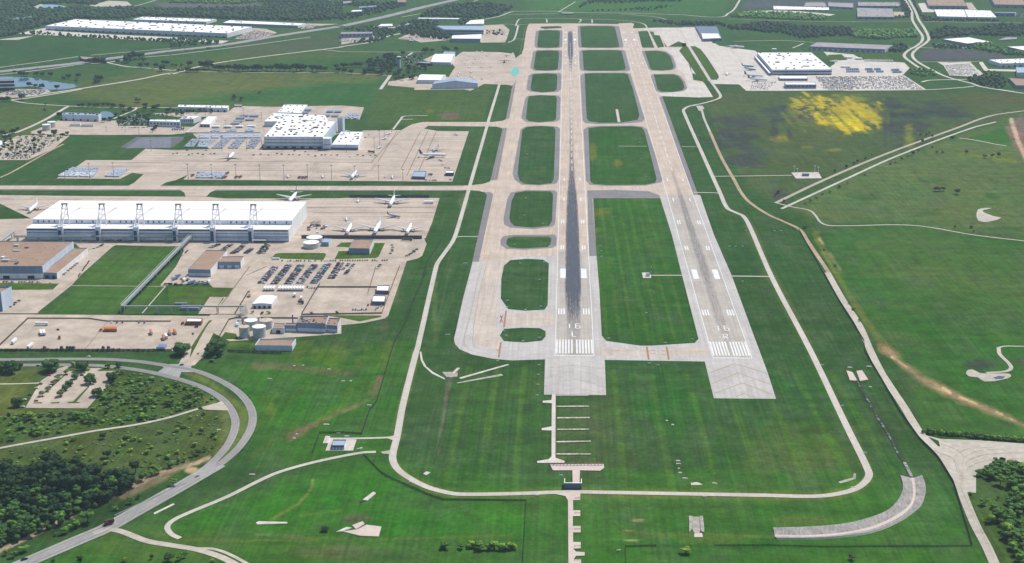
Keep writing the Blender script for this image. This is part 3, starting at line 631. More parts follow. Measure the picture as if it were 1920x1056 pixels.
sheet('parking_lot', k50(915,680, 1060,690, 1290,680, 1430,820, 1330,845, 1060,830, 990,720), WHITEC)
sheet('parking_lot', k50(1380,690, 1420,680, 1480,760, 1870,770, 1870,790, 1440,780), WHITEC)
sheet('parking_lot', k40(660,130, 1000,115, 1290,125, 1680,160, 1620,175, 1300,150, 900,140, 680,150), WHITEC)
sheet('parking_lot', k50(710,40, 800,30, 830,100, 890,110, 890,135, 760,135), WHITEC); sheet('parking_lot', k50(1230,30, 1300,30, 1360,110, 1270,105), LOTA); sheet('parking_lot', k50(440,130, 560,130, 570,185, 460,195), LOTA)
sheet('yard_pavement', k00(200,370, 500,310, 620,345, 1300,385, 1877,410)+k10(400,440, 640,450, 560,480, 320,460, 0,455)+k00(1500,440, 850,400, 400,385), WHITEC)
sheet('parking_lot', k10(700,430, 900,310, 1050,320, 1170,360, 1100,390, 940,430), LOTA); sheet('parking_lot', k10(1430,320, 1500,260, 1850,265, 1600,290, 1560,310), LOTA)
sheet('path', k00(-50,440, 120,420, 380,395, 200,440), GRAVEL)
# left complex lots
sheet('yard_pavement', k01(335,455, 640,330, 1130,335, 1280,330, 1300,390, 1640,390, 1877,400)+k11(0,400, 300,400, 300,470, 165,470, 0,485)+k01(1877,485, 1000,490, 350,480), LOTA)
sheet('parking_lot', k01(-50,560, 60,560, 200,495, 470,490, 770,495, 590,640, 310,765, -50,765), LOTA)
sheet('yard_pavement', k11(300,470, 180,465, 380,300, 500,330, 720,170, 1120,180, 1877,165)+k21(250,185, 200,320, 30,310, 40,440, 100,435)+k11(1700,520, 1020,640, 980,480), LOTA)
sheet('parking_lot', k11(-200,250, 640,235, 650,290, 520,330, 380,290, 60,290), LOTA)
sheet('storage_pad', k01(1380,635, 1560,515, 1877,510)+k11(150,510, 0,630), mat('mottled dark pad', S(128, 130, 140), .9, .25, .15))
sheet('asphalt_border', k01(1320,625, 1500,510, 1560,515, 1385,636), ASPH); sheet('asphalt_border', k11(0,520, 120,515, 150,535, 30,620, 0,625), ASPH)
sheet('parking_lot', k00(0,1030, 200,980, 520,985, 560,1010, 420,1056, 0,1090)+k01(0,90, 0,70), LOTA)
sheet('parking_lot', k20(520,900, 830,840, 1000,985, 510,940), LOTA); sheet('yard_pavement', k20(900,660, 1030,600, 1120,590, 1050,720), LOTA)
sheet('yard_pavement', k20(1540,390, 1560,280, 1780,270, 1850,330, 1820,430, 1800,468, 1530,470), LOTA); sheet('parking_lot', k20(620,430, 780,350, 1200,430, 1150,445, 870,470, 800,440), LOTA)
sheet('parking_lot', k20(0,420, 350,390, 450,420, 0,490), LOTA); sheet('parking_lot', k20(300,290, 450,290, 640,300, 500,320), LOTA)
# car park by the curve
sheet('parking_lot', m0(185,412, 300,215, 440,120, 500,100, 660,120, 720,120, 880,140, 820,215, 640,415), LOTA)
for p in (m0(475,135, 510,112, 600,115, 665,125, 650,145, 480,142), m0(715,135, 760,120, 860,122, 850,140, 720,143), m0(535,365, 650,250, 655,258, 560,368, 585,370, 580,378, 495,378, 500,368), m0(370,372, 440,368, 430,380, 375,380), m0(245,372, 310,370, 305,380, 245,380), m0(330,290, 470,170, 480,172, 345,295)): sheet('lawn', p, MATS['mown lawn'])
# ------------------------------------------------------------------ roads and paths
ribbon('perimeter_road', m1(1175,0, 1075,400, 1035,620, 1005,740, 1003,790, 1030,850, 1100,910, 1250,990, 1400,1032, 1500,1045)+n2(0,505, 420,492, 700,495, 1920,518)+n3(330,525, 500,510, 640,475, 720,425, 758,365, 742,310, 700,220, 590,0)+m3(315,0)+ff(1447,520, 1405,424, 1393,405, 1379.5,399, 1364,391, 1351,364, 1311.7,277, 1283.5,213.5, 1282,206, 1292.5,199.4, 1318,194, 1343.6,186.6, 1351,181.5, 1346,171, 1329.4,148, 1290,83.5, 1281,68, 1276,56), 7., ROADC)
ribbon('perimeter_road', ff(780.5,660, 783,653, 817,503.6, 820.7,493.4, 832.6,476, 846,457.6, 853,444, 861.6,416.7, 878.7,357, 882,345, 912.8,238, 916,226, 933,170, 936.6,157), 6.4, ROADC)
ribbon('service_path', ff(853,445, 865,444, 896,444), 3.5, ROADC); ribbon('service_path', ff(1366,518, 1449,519), 4, ROADC); ribbon('service_path', r1(1020,300, 1248,300), 3.5, ROADC); ribbon('service_path', r3(1330,748, 1480,750, 1520,755), 4, ROADC)
ribbon('service_path', r3(1245,411, 1370,413), 3, ROADC); ribbon('service_path', r3(780,408, 990,410), 3, ROADC); ribbon('service_path', r3(768,138, 785,232), 6, ROADC); ribbon('service_path', r3(1480,630, 1877,625)+ff(1485,329), 4, ROADC)
ribbon('carriageway', m0(-300,58, 0,58, 700,54, 1000,70, 1180,95, 1250,107, 1380,127, 1480,155, 1600,205, 1720,275, 1800,350, 1845,430, 1852,510, 1822,600, 1740,715, 1600,835, 1500,895), 8.4, ROADA)
ribbon('carriageway', m0(-300,98, 0,98, 200,98, 450,97, 700,101, 950,125, 1150,160, 1350,213, 1500,268, 1620,340, 1690,418, 1725,500, 1718,580, 1665,690, 1560,810, 1450,895), 8.2, ROADA)
LANE = [m0(0,58, 700,54, 1000,70, 1180,95, 1250,107, 1380,127, 1480,155, 1600,205, 1720,275, 1800,350, 1845,430, 1852,510, 1822,600, 1740,715, 1600,835), m0(0,98, 200,98, 450,97, 700,101, 950,125, 1150,160, 1350,213, 1500,268, 1620,340, 1690,418, 1725,500, 1718,580, 1665,690, 1560,810), n0(1480,378, 1300,482, 1000,650, 800,762, 600,848, 200,1020)]
mb = MB()
for L_ in LANE:
    P_ = smooth_path([G(*q) for q in L_], 14)
    for i_, (a, b) in enumerate(zip(P_, P_[1:])):
        d = (b-a).normalized(); n_ = Vector((-d.y, d.x, 0))
        for off, w_, dash in ((0, .3, False), (4.4 if L_ is LANE[2] else 1.9, .7, False), (-4.4 if L_ is LANE[2] else -1.9, .7, False)):
            if dash and i_ % 2: continue
            q0 = a+n_*(off-w_/2); q1_ = a+n_*(off+w_/2); q2 = b+n_*(off+w_/2); q3 = b+n_*(off-w_/2); mb.quad(*[(v_.x, v_.y, .66) for v_ in (q0, q3, q2, q1_)])
struct(mb.build('lane_wear', mat('worn wheel lane', S(160, 157, 152), .9, .12, .1)))
ribbon('carriageway', n0(1640,285, 1480,378, 1300,482, 1000,650, 800,762, 600,848, 200,1020, -100,1150), 17, ROADA)
sheet('junction', m0(1180,95, 1330,90, 1440,20, 1510,25, 1400,110, 1420,150, 1330,150, 1310,200, 1150,155, 1200,118), ROADA)
ribbon('access_road', m0(1385,100, 1430,50)+k13(310,935, 470,640, 560,560, 830,100, 1000,-50)[0:], 13, LOTA)
ribbon('service_road', m1(880,735, 780,740, 540,785, 330,835, 150,890)+n0(1920,420, 1700,530, 1400,655, 1295,708, 1255,755, 1285,808, 1350,840), 5, ROADC)
ribbon('dirt_road', n0(700,800, 850,775, 1100,860, 1270,890, 1500,930, 1700,1000, 1860,1100), 7, GRAVEL); ribbon('dirt_road', n0(1480,915, 1600,920, 1720,960, 1900,1056), 3.5, GRAVEL)
ribbon('dirt_track', m0(-100,735, 0,707, 440,627, 700,580, 1000,535, 1250,480, 1450,420, 1620,375), 4.4, GRAVEL); sheet('dirt_track', m0(1470,410, 1560,395, 1625,360, 1690,432, 1500,425), GRAVEL)
ribbon('path', k03(760,212, 1500,218, 1830,222), 2, GRAVEL); ribbon('path', k03(1815,225, 1690,370, 1565,515), 1.6, ROADC); sheet('yard_pavement', k13(300,528, 430,335, 580,340, 500,455, 460,528), LOTA)
ribbon('path', m0(-30,238, 120,236, 290,230), 3, ROADC)
ribbon('service_path', m1(540,637, 700,637, 960,630, 1025,620), 4, ROADC); sheet('service_path', m1(960,634, 1000,622, 1025,600, 1005,650), ROADC)
sheet('service_yard', m1(510,726, 530,672, 490,672, 510,618, 545,620, 540,635, 738,645, 712,726), WHITEC)
sheet('service_path', m1(915,735, 985,722, 990,752, 930,748), GRAVEL)
ribbon('dirt_road', ff(1297,198, 1310,200, 1316,208, 1320,222, 1331,247), 5, GRAVEL); sheet('dirt_road', r3(1350,112, 1395,112, 1412,130, 1390,150, 1370,150), GRAVEL)
ribbon('dirt_road', r3(1450,300, 1530,480, 1620,640, 1720,800, 1877,910)+r2(120,690, 230,745, 290,830, 370,950, 440,1056)+ff(1580,562, 1610,608), 6, DIRT)
ribbon('dirt_road', ff(1552,512, 1580,562, 1612,612)+m3(750,-10, 830,150, 900,260, 1000,410, 1060,510, 1120,600, 1240,720)+n3(1330,250, 1430,420, 1480,560, 1560,750, 1640,900, 1720,1080), 8.5, GRAVEL)
sheet('gravel_yard', n3(1170,65, 1290,95, 1560,105, 1920,130, 2050,140, 2050,280, 1920,285, 1790,285, 1600,320, 1560,360, 1560,500, 1490,495, 1440,420, 1400,350, 1290,240, 1240,160, 1290,150, 1280,110), GRAVEL)
ribbon('closed_road', r2(60,550, 400,388, 870,190, 1390,0)+ff(1860,217, 1930,207), 7.5, mat('faded tan road', S(190, 178, 158), .9, .14, .2)); ribbon('closed_road', r2(100,594, 520,400, 950,205, 1500,0)+ff(1868,229), 6, ROADC)
ribbon('gravel_path', r2(50,548, 160,577, 300,605, 345,640, 395,700, 470,719, 950,712, 1150,725, 1500,785, 1877,830, 2050,850), 4, GRAVEL); ribbon('gravel_path', r2(1400,75, 1500,88, 1690,125, 1750,134), 5, GRAVEL)
ribbon('gravel_path', m3(1690,-30, 1700,20, 1760,80, 1782,120, 1740,145, 1600,155), 4.5, GRAVEL); ribbon('gravel_path', m3(1690,-30, 1740,-40, 1900,-38), 3, GRAVEL)
sheet('rubble_patch', m3(1455,145, 1500,130, 1560,160, 1760,160, 1780,185, 1720,205, 1590,220, 1540,190, 1470,180), GRAVEL, smooth=2); sheet('rubble_patch', r2(1540,600, 1600,588, 1640,590, 1570,610, 1660,650, 1710,660, 1600,692, 1540,680), GRAVEL, smooth=3)
sheet('water', m3(1650,190, 1690,178, 1740,182, 1720,200, 1670,204), mat('muddy pool', S(70, 82, 90), .2, .1, .1, spec=.5))
# top of the picture: highway and streets
ribbon('highway', k00(-60,795, 400,745, 900,690, 1250,640, 1877,560)+k10(0,560, 560,500, 1150,400, 1877,290)+k20(0,290, 500,180, 900,80, 1250,0, 1500,-60), 38, HIWAY)
ribbon('frontage_road', k00(-60,750, 400,690, 860,625), 7, ROADC); ribbon('frontage_road', k00(1000,610, 1877,535)+k10(0,535), 6, ROADC); ribbon('frontage_road', k00(-60,830, 500,765, 900,708, 1170,690, 1400,650), 8, ROADC)
ribbon('frontage_road', k00(1590,630, 1877,608)+k10(0,608, 800,510, 1540,410), 7, ROADC); ribbon('street', k00(1180,690, 1400,735, 1560,745, 1877,775)+k10(0,780, 120,760), 8, ROADC)
ribbon('street', k00(380,1052, 900,975, 1500,880, 1877,805)+k10(0,820, 400,715, 900,640, 1877,520)+k20(0,515, 300,470, 520,400, 650,370), 11, ROADC)
ribbon('street', k01(120,105, 300,85, 650,30, 900,-15), 10, ROADC)
ribbon('street', k10(1650,545, 1877,570)+k20(0,570, 600,575, 880,572), 5, ROADC); ribbon('street', k10(330,790, 900,800, 1877,805)+k20(540,835), 5, ROADC); ribbon('street', k20(540,830, 430,985), 9, ROADC); ribbon('street', k20(690,650, 780,580), 7, ROADC)
ribbon('street', k01(-40,500, 90,480, 200,455, 480,330, 740,180, 760,175), 9, ROADC); ribbon('street', k01(130,110, 300,140, 640,165, 1100,185, 1877,190)+k11(0,190, 80,190), 6, ROADC); ribbon('path', k01(1250,310, 1480,215, 1500,190), 6, ROADC); ribbon('path', k01(0,960, 120,905, 560,660, 700,590), 5, DIRT)
ribbon('frontage_road', k00(1190,130, 1480,70, 1720,0, 1800,-30), 7, ROADC); ribbon('street', k00(300,350, 500,310), 8, ROADC); sheet('yard_pavement', k00(980,60, 1200,10, 1400,20, 1450,60, 1300,75, 1050,75), GRAVEL)
ribbon('street', k20(660,190, 1000,130, 1120,110), 6, ROADC); ribbon('street', k20(1420,30, 1560,-20), 6, ROADC); ribbon('street', k20(1577,215, 1740,180, 1877,130)+k30(60,125, 500,128, 700,140, 1200,145, 1877,165)+k40(0,165, 380,190, 500,150, 560,110, 600,50, 640,-20), 8, ROADC)
ribbon('frontage_road', k30(-40,165, 500,150), 6, ROADC); ribbon('path', k30(510,135, 700,20), 5, ROADC); ribbon('frontage_road', k30(1200,155, 1550,185, 1700,215), 5, ROADC); ribbon('service_path', k30(40,290, 70,225, 120,208, 560,205, 740,212, 740,250), 5, ROADC)
ribbon('service_path', k30(740,212, 1000,215, 1300,235, 1440,262, 1480,300, 1580,540), 5, ROADC); ribbon('service_path', k30(-40,470, 20,440, 70,280), 6, ROADC); ribbon('service_path', k30(380,210, 385,250), 5, ROADC); ribbon('service_path', k30(880,215, 882,255), 5, ROADC); ribbon('service_path', k30(10,430, 160,432), 4, ROADC)
ribbon('service_path', k20(1577,295, 1780,268, 1877,270)+k30(0,272, 170,272), 5, ROADC); ribbon('street', k40(500,210, 1200,232, 1620,240, 1877,243)+k50(0,240, 640,235), 5, ROADC); ribbon('street', k50(780,240, 1300,247, 1850,255), 6, ROADC); ribbon('street', k40(560,458, 1100,448, 1450,470), 5, ROADC); ribbon('path', k40(1210,530, 1330,480), 6, ROADC)
ribbon('carriageway', k50(560,-20, 640,130, 650,220, 700,310, 760,400, 750,460, 690,510, 600,560, 560,620, 640,690, 750,765), 9, ROADC); ribbon('carriageway', k50(600,-20, 680,120, 720,220, 780,310, 830,430, 790,480, 700,540, 650,600, 690,670, 900,790, 1050,855, 1300,920, 1420,960, 1877,1030), 9, ROADC)
ribbon('street', k50(590,520, 750,525, 920,535), 6, ROADC); ribbon('street', k50(750,905, 850,885, 1250,875), 8, ROADC); ribbon('street', k50(-100,1000, 800,990, 1200,965, 1330,950), 7, ROADC); ribbon('street', k50(740,685, 1400,680), 5, ROADC); ribbon('street', k50(1770,1010, 1600,985), 6, ROADC)
ribbon('service_path', k21(570,430, 660,310, 690,285, 800,278, 950,278), 5, ROADC); ribbon('service_path', k21(670,320, 790,318), 5, ROADC)
# water
sheet('water', k00(-20,850, 200,850, 420,865, 480,885, 620,905, 780,925, 850,930, 850,950, 780,975, 620,990, 480,985, 380,955, 200,960, 0,960), WATER, smooth=3)
sheet('water', k01(1110,235, 1180,230, 1250,265, 1245,285, 1200,310, 1120,300), WATER, smooth=3); sheet('water', k00(400,95, 470,52, 740,75, 720,95, 560,100), mat('pale pond', S(150, 190, 205), .3, .1, .02), smooth=3); sheet('path', k00(335,90, 440,48, 480,52, 410,95), GRAVEL)
# concrete at the approach lights, drains
sheet('access_path', m2(293,312, 320,312, 318,780, 385,803, 385,818, 185,818, 185,804, 270,790, 290,770, 290,580, 218,577, 218,563, 290,550, 292,380, 225,375, 225,362, 290,355), WHITEC)
for i, q in enumerate(([325,322, 560,322], [325,403, 565,401], [330,487, 570,485], [330,572, 565,570], [325,663, 578,658], [325,752, 580,752])): ribbon('light_bar_pad', m2(*q), 3.2 if i else 1.6, mat('broken concrete strip', S(196, 190, 170), .9, .45, .4) if i else WHITEC)
PINKC = mat('pinkish concrete pad', S(224, 205, 192), .9, .1, .3)
sheet('antenna_pad', m2(278,828, 672,825, 676,855, 645,875, 498,872, 495,965, 445,965, 443,872, 300,872), PINKC)
sheet('access_path', n2(325,510, 460,492, 512,492, 512,556, 458,556, 458,632, 512,632, 512,676, 456,676, 456,750, 515,750, 515,798, 458,798, 458,870, 515,870, 515,918, 458,920, 480,942, 545,946, 545,972, 480,975, 462,1000, 518,1000, 518,1090, 424,1090, 420,560, 400,525), PINKC)
for q in (k50(40,602, 250,600, 350,600, 445,665, 120,662, 90,640), k40(1595,605, 1745,600, 1815,660, 1620,672), k50(560,690, 610,700, 720,760, 640,755), k50(1290,690, 1330,690, 1400,760, 1370,770), k50(1440,795, 1590,800, 1640,850, 1500,865)): sheet('lawn', q, MATS['mown lawn'])
CHAN0 = mat('ditch concrete', S(170, 166, 154), .9, .25, .3)
MUD = mat('ditch water', S(120, 130, 126), .25, .2, .2, spec=.5)
rd = random.Random(4)
ribbon('ditch', m3(652,212, 672,258, 700,300, 735,362, 775,425, 805,490, 840,545, 880,605, 910,660, 945,735, 990,800, 1020,840), 2.2, mat('dark ditch bed', S(58, 70, 46), .9, .4, .25)); ribbon('ditch', m3(1000,812, 1030,870, 1052,918), 3, CHAN0)
for q in ((662,228), (672,252), (728,352), (741,366), (752,405), (796,470), (803,490), (812,498), (836,528), (845,548), (883,605), (893,628), (897,642), (930,710), (948,740), (1010,830), (1022,855)):
    c_ = G(*m3(*q)[0]); a_ = rd.uniform(.5, 1.5); b_ = rd.uniform(1.2, 4.4); sheet('ditch_water', [(c_.x+a_*math.cos(t_)*rd.uniform(.6, 1.2), c_.y+b_*math.sin(t_)*rd.uniform(.6, 1.2)) for t_ in [k_*.785 for k_ in range(8)]], MUD, world=True, smooth=2)
for q, w_, c_ in ((n3(1240,180, 1380,240, 1440,330, 1450,430), 1.1, 0), (n3(1300,130, 1450,200, 1460,300, 1455,420), 1., 1), (n3(1920,200, 1650,210, 1500,260, 1450,360), 1.2, 1), (n3(1900,170, 1600,180, 1470,240, 1430,340), 1., 0), (n3(1920,240, 1700,250, 1560,280, 1480,340, 1465,420), .9, 0), (n3(1700,160, 1500,170, 1400,230, 1420,330), .9, 1), (n3(1440,440, 1490,560, 1580,740, 1700,1000), 1., 1), (n3(1425,440, 1470,560, 1560,740, 1670,1000), 1., 0)):
    ribbon('wheel_ruts', q, w_*.45, mat(('pale rut', 'dusty rut')[c_], S(*((216, 207, 192), (198, 187, 171))[c_]), .95, .3, .3))
mb = MB()
for a in (k21(870,450, 660,860), k21(1045,450, 850,890), k21(950,450, 720,940), k21(612,450, 400,790), k21(660,435, 330,790), k11(0,775, 1877,790)+k21(350,795), k11(0,880, 1877,885)+k21(650,885), k01(1200,835, 1877,830), k01(1250,800, 1877,790), k12(1450,290, 1877,285)+k22(1040,290), k12(1560,350, 1877,345)+k22(1020,345), k02(0,200, 900,205), k12(700,420, 1000,420), k23(0,232, 390,232), k23(380,0, 290,300), k13(1060,0, 830,100), k13(870,0, 560,420)): yl(a, 1.2, .62, 1)
for a in (k11(1540,870, 1600,790), k11(1570,870, 1625,790), k21(320,880, 370,800), k21(340,880, 385,805), k11(150,860, 330,800), k11(0,830, 200,800)): yl(a, .6, .6, 1)
struct(mb.build('apron_joint_lines', mat('dark joint sealant', S(128, 106, 92), .9, .15, .3)))
mb = MB()
def stalls(x0, y0, x1, y1, dx, dy, n):
    for i in range(n+1):
        f_ = i/n; x = x0+(x1-x0)*f_; y = y0+(y1-y0)*f_; yl(k03(x, y, x+dx, y+dy), .22, .62, 1)
stalls(330, 612, 980, 600, 40, -26, 24); stalls(330, 760, 900, 760, 42, -40, 22); stalls(330, 800, 900, 800, -38, 36, 22); stalls(1180, 770, 1720, 770, 30, -45, 22); stalls(1180, 820, 1700, 820, -30, 40, 20); stalls(1000, 905, 1700, 905, 22, -30, 26); stalls(40, 905, 900, 905, 22, -32, 30)
for (x0, y0, x1, y1) in ((230,405,620,408), (300,225,430,130), (245,365,395,205)):
    for i in range(25):
        f_ = i/24; x = x0+(x1-x0)*f_; y = y0+(y1-y0)*f_; yl(m0(x, y, x+14, y-14), .2, .62, 1)
struct(mb.build('stall_markings', mat('faded stall paint', S(232, 226, 214), .8, .1, .6)))
CHAN = mat('stained channel concrete', S(186, 180, 166), .9, .3, .2)
VD = mat('dark vent metal', S(92, 92, 96), .7, .1, .5, obj=True); VS = mat('light vent metal', S(200, 196, 190), .6, .1, .5, obj=True)
# ------------------------------------------------------------------ buildings
def cen(P): return (sum(p[0] for p in P)/len(P), sum(p[1] for p in P)/len(P))
def bld(name, label, cat, roof, yb, wall=WALL, rf=ROOFW, side=None, h=None, gable=None, vents=None, doors=0, doorw=4., band=None, par=.9, doorm=None, rise=.12, panes=0, group=None):
    """building from its roof outline FL, FR, BR, BL (photo survey) and the foot of its front corner"""
    hh = h if h else hgt(roof[0][0], yb, roof[0][1])
    P = [G(*q, hh) for q in roof]; c = cen(P); t = thing(name, label, cat, (c[0], c[1], 0), group=group)
    n = len(P); mb = MB()
    top = hh+(0 if gable else par*.5)
    for i in range(n):
        if side is not None and i == 1: continue
        a, b = P[i], P[(i+1) % n]; mb.quad((a.x, a.y, 0), (b.x, b.y, 0), (b.x, b.y, top), (a.x, a.y, top))
    if gable is None:
        Q = [p.lerp(Vector((c[0], c[1], p.z)), min(.05, .7/max(1, (Vector((c[0], c[1], p.z))-p).length))) for p in P]
        for i in range(n):     # parapet cap and its inner face
            a, b, e, f = P[i], P[(i+1) % n], Q[(i+1) % n], Q[i]
            mb.quad((a.x, a.y, top), (b.x, b.y, top), (e.x, e.y, top), (f.x, f.y, top))
            mb.quad((f.x, f.y, top), (e.x, e.y, top), (e.x, e.y, top-par), (f.x, f.y, top-par))
        MB().add([(q.x, q.y, top-par) for q in Q], [tuple(range(n))]).build('roof', rf, t)
        zr = top-par
    else:
        ez = .35
        if gable == 'x':   # ridge runs across the view (left-right), eaves front and back
            m0_, m1_ = (P[0]+P[3])/2, (P[1]+P[2])/2; rz = hh+(P[3]-P[0]).length*rise
            V = [(*P[0][:2], hh), (*P[1][:2], hh), (*P[2][:2], hh), (*P[3][:2], hh), (m0_.x, m0_.y, rz), (m1_.x, m1_.y, rz)]
            rfc = [(0, 1, 5, 4), (2, 3, 4, 5)]; ends = [(3, 0, 4), (1, 2, 5)]
        else:              # ridge runs away from the viewer, gable ends front and back
            m0_, m1_ = (P[0]+P[1])/2, (P[3]+P[2])/2; rz = hh+(P[1]-P[0]).length*rise
            V = [(*P[0][:2], hh), (*P[1][:2], hh), (*P[2][:2], hh), (*P[3][:2], hh), (m0_.x, m0_.y, rz), (m1_.x, m1_.y, rz)]
            rfc = [(3, 0, 4, 5), (1, 2, 5, 4)]; ends = [(0, 1, 4), (2, 3, 5)]
        mb.add(V, ends); V2 = V+[(x, y, z+ez) for x, y, z in V]
        rm = MB().add([(x, y, z+ez) for x, y, z in V], rfc)
        for f_ in rfc:
            for a, b in zip(f_, f_[1:]+f_[:1]): rm.add([V[a], V[b], (V[b][0], V[b][1], V[b][2]+ez), (V[a][0], V[a][1], V[a][2]+ez)], [(0, 1, 2, 3)])
        rm.build('roof', rf, t); zr = hh
    mb.build('wall', wall, t)
    if side is not None:
        a, b = P[1], P[2]; MB().quad((a.x, a.y, 0), (b.x, b.y, 0), (b.x, b.y, top), (a.x, a.y, top)).build('side_wall', side, t)  # right-hand wall in its own tone: sunlit side put into the colour
    fr = P[1]-P[0]; L = fr.length; d = fr.normalized(); nr = Vector((d.y, -d.x, 0))
    if nr.dot(CAM-P[0]) < 0: nr = -nr
    def slab(s0, s1, z0, z1, off=.12):
        q = MB(); a = P[0]+d*s0; b = P[0]+d*s1; V = []
        for p in (a, b, b+nr*off, a+nr*off): V.append((p.x, p.y, z0))
        V += [(x, y, z1) for x, y, _ in V]
        return q.add(V, [(0, 1, 2, 3), (7, 6, 5, 4), (3, 2, 6, 7), (1, 5, 6, 2), (0, 3, 7, 4), (0, 4, 5, 1)])
    for z0, z1, m in (band or []): slab(.5, L-.5, z0*hh, z1*hh).build('wall_band', m, t)
    for i in range(doors):
        s = L*(i+.5)/doors; slab(s-doorw/2, s+doorw/2, .05, min(hh*.6, 4.6), .2).build('dock_door', doorm or DARK, t)
    for i in range(panes):
        s = L*(i+.5)/panes; slab(s-L/panes*.3, s+L/panes*.3, hh*.45, hh*.75, .15).build('window', GLASSD, t)
    if vents:
        nx, ny, sz, vm = vents
        vme = local('vent', MB().box(-sz, sz, -sz*.7, sz*.7, 0, sz*.8), vm)
        vcap = None
        rr = random.Random(len(label))
        for i in range(nx):
            for j in range(ny):
                if rr.random() < .22: continue
                u, w_ = (i+.5+rr.uniform(-.32, .32))/nx, (j+.5+rr.uniform(-.3, .3))/ny
                p = P[0].lerp(P[1], u).lerp(P[3].lerp(P[2], u), w_)
                o = new('roof_vent', vme, t); o.location = (p.x-c[0], p.y-c[1], zr)
    if cat.startswith('cargo') or name in ('distribution_warehouse', 'brown_roof_workshop', 'plant_building', 'long_warehouse', 'office_block'):
        rr = random.Random(len(label)*3); S_ = min((P[1]-P[0]).length, (P[3]-P[0]).length)
        for i in range(7):
            u, w_ = rr.uniform(.08, .9), rr.uniform(.1, .85); p = P[0].lerp(P[1], u).lerp(P[3].lerp(P[2], u), w_); a, b_ = rr.uniform(.02, .06)*S_, rr.uniform(.015, .04)*S_
            mb = MB().box(p.x-a, p.x+a, p.y-b_, p.y+b_, zr, zr+rr.uniform(1.2, 2.6))
            if i % 2: mb.box(p.x+a, p.x+a*3.5, p.y-.4, p.y+.4, zr+.3, zr+1)
            mb.build('roof_unit', (VS, WALL, VD, VS)[i % 4], t)
    t['h'] = hh; return t, P, hh
def R4(xl, xr, yt, yb, xbl=None, xbr=None):
    """axis-aligned roof: front edge y, back edge y; back corners follow the runway direction"""
    f = G(xl, yt); g = G(xr, yt)
    if xbl is None:
        k = (yb+290)/(yt+290.); xbl = 1064+(xl-1064)*k; xbr = 1064+(xr-1064)*k
    return [(xl, yt), (xr, yt), (xbr, yb), (xbl, yb)]
# --- cargo hub
bld('sorting_hub', 'large white-roofed cargo hub with blue striped front wall facing the apron', 'cargo hub', k11(1025,508, 1675,510, 1820,335, 1180,335), 170+640/S3, WALL, ROOFW, vents=(9, 5, 2.2, VD), doors=7, doorw=8, band=[(.18, .26, WALLB), (.47, .53, GLASSD), (.74, .79, WALLB), (.0, .1, ROOFD)])
bld('hub_tower', 'narrow pale stair tower at the corner of the large white cargo hub', 'tower block', k11(1672,530, 1758,530, 1768,505, 1682,505), 170+655/S3, WALL, ROOFW, band=[(.45, .5, GLASSD), (.0, .14, ROOFD)])
bld('hub_wing', 'lower white-roofed wing on the runway side of the cargo hub', 'cargo building', k21(-105,595, 185,598, 240,452, 0,450), 170+652/S3, WALL, ROOFW, WALLW, vents=(4, 3, 1.8, VD), band=[(0, .45, ROOFD)])
bld('hub_hall', 'middle white-roofed hall joined behind the large cargo hub', 'cargo hall', k11(1030,340, 1740,335, 1700,268, 1135,245), 170+400/S3, WALL, ROOFW, vents=(8, 2, 2, VD), doors=2)
bld('hub_annex', 'white-roofed back annex at the rear of the cargo hub halls', 'annex', k11(1175,240, 1435,248, 1505,155, 1250,152), 170+268/S3, WALL, ROOFW, vents=(4, 3, 1.8, VD))
bld('hub_shaft', 'tall pale blue block rising beside the cargo hub roof', 'tower block', k21(-45,300, 12,300, 35,290, -20,290), 170+460/S3, WALL, ROOFBL, WALLW)
bld('long_warehouse', 'long pale warehouse with stepped roof behind the hub car park', 'warehouse', k11(75,180, 625,192, 640,165, 90,155), 170+225/S3, WALL, ROOFW, WALLW, vents=(10, 1, 1.4, VS), doors=8)
bld('admin_building', 'low white office building beside trees and the hub car park', 'office', [*k01(1640,335), *k11(100,345), *k11(105,320), *k01(1655,318)], 170+395/S3, WALL, ROOFW, vents=(5, 1, 1.4, VS), panes=9)
bld('office_block', 'bright white flat office with glazed front near the hub gate', 'office', k11(98,310, 250,310, 335,278, 180,275), 170+365/S3, WALLW, ROOFW, panes=7)
bld('gatehouse_shed', 'white sloping-roofed shed near the hub entrance', 'shed', k11(320,370, 430,372, 512,280, 410,280), 170+402/S3, WALLB, ROOFW, WALLW, doors=3, doorw=3)
bld('grey_shed', 'small grey shed behind the long pale warehouse', 'shed', k11(700,170, 785,172, 785,152, 700,150), 170+182/S3, WALLB, ROOFG, doors=2, doorw=3)
bld('striped_hall', 'blue hall with striped skylight roof by the small pond', 'hall', k01(682,262, 1082,275, 1112,255, 700,238), 170+328/S3, WALL, ROOFBL, WALLW, vents=(9, 1, 2.4, GLASSD), doors=5)
bld('low_white_store', 'low white store on the tank yard beside the blue hall', 'store', k01(765,368, 880,368, 890,362, 775,362), 170+395/S3, WALLW, ROOFW)
bld('low_grey_store', 'low grey store on the tank yard next to the white store', 'store', k01(890,382, 1025,382, 1030,374, 895,374), 170+400/S3, WALL, ROOFG)
bld('apron_canopy', 'pale open-sided canopy building at the corner of the cargo apron', 'canopy', k21(775,945, 918,950, 935,888, 800,885), 170+975/S3, ROOFD, ROOFBL)
bld('apron_office', 'small white building at the runway end of the cargo apron', 'apron office', k21(1145,905, 1235,905, 1240,880, 1150,880), 170+940/S3, ROOFD, ROOFW, doors=3, doorw=3)
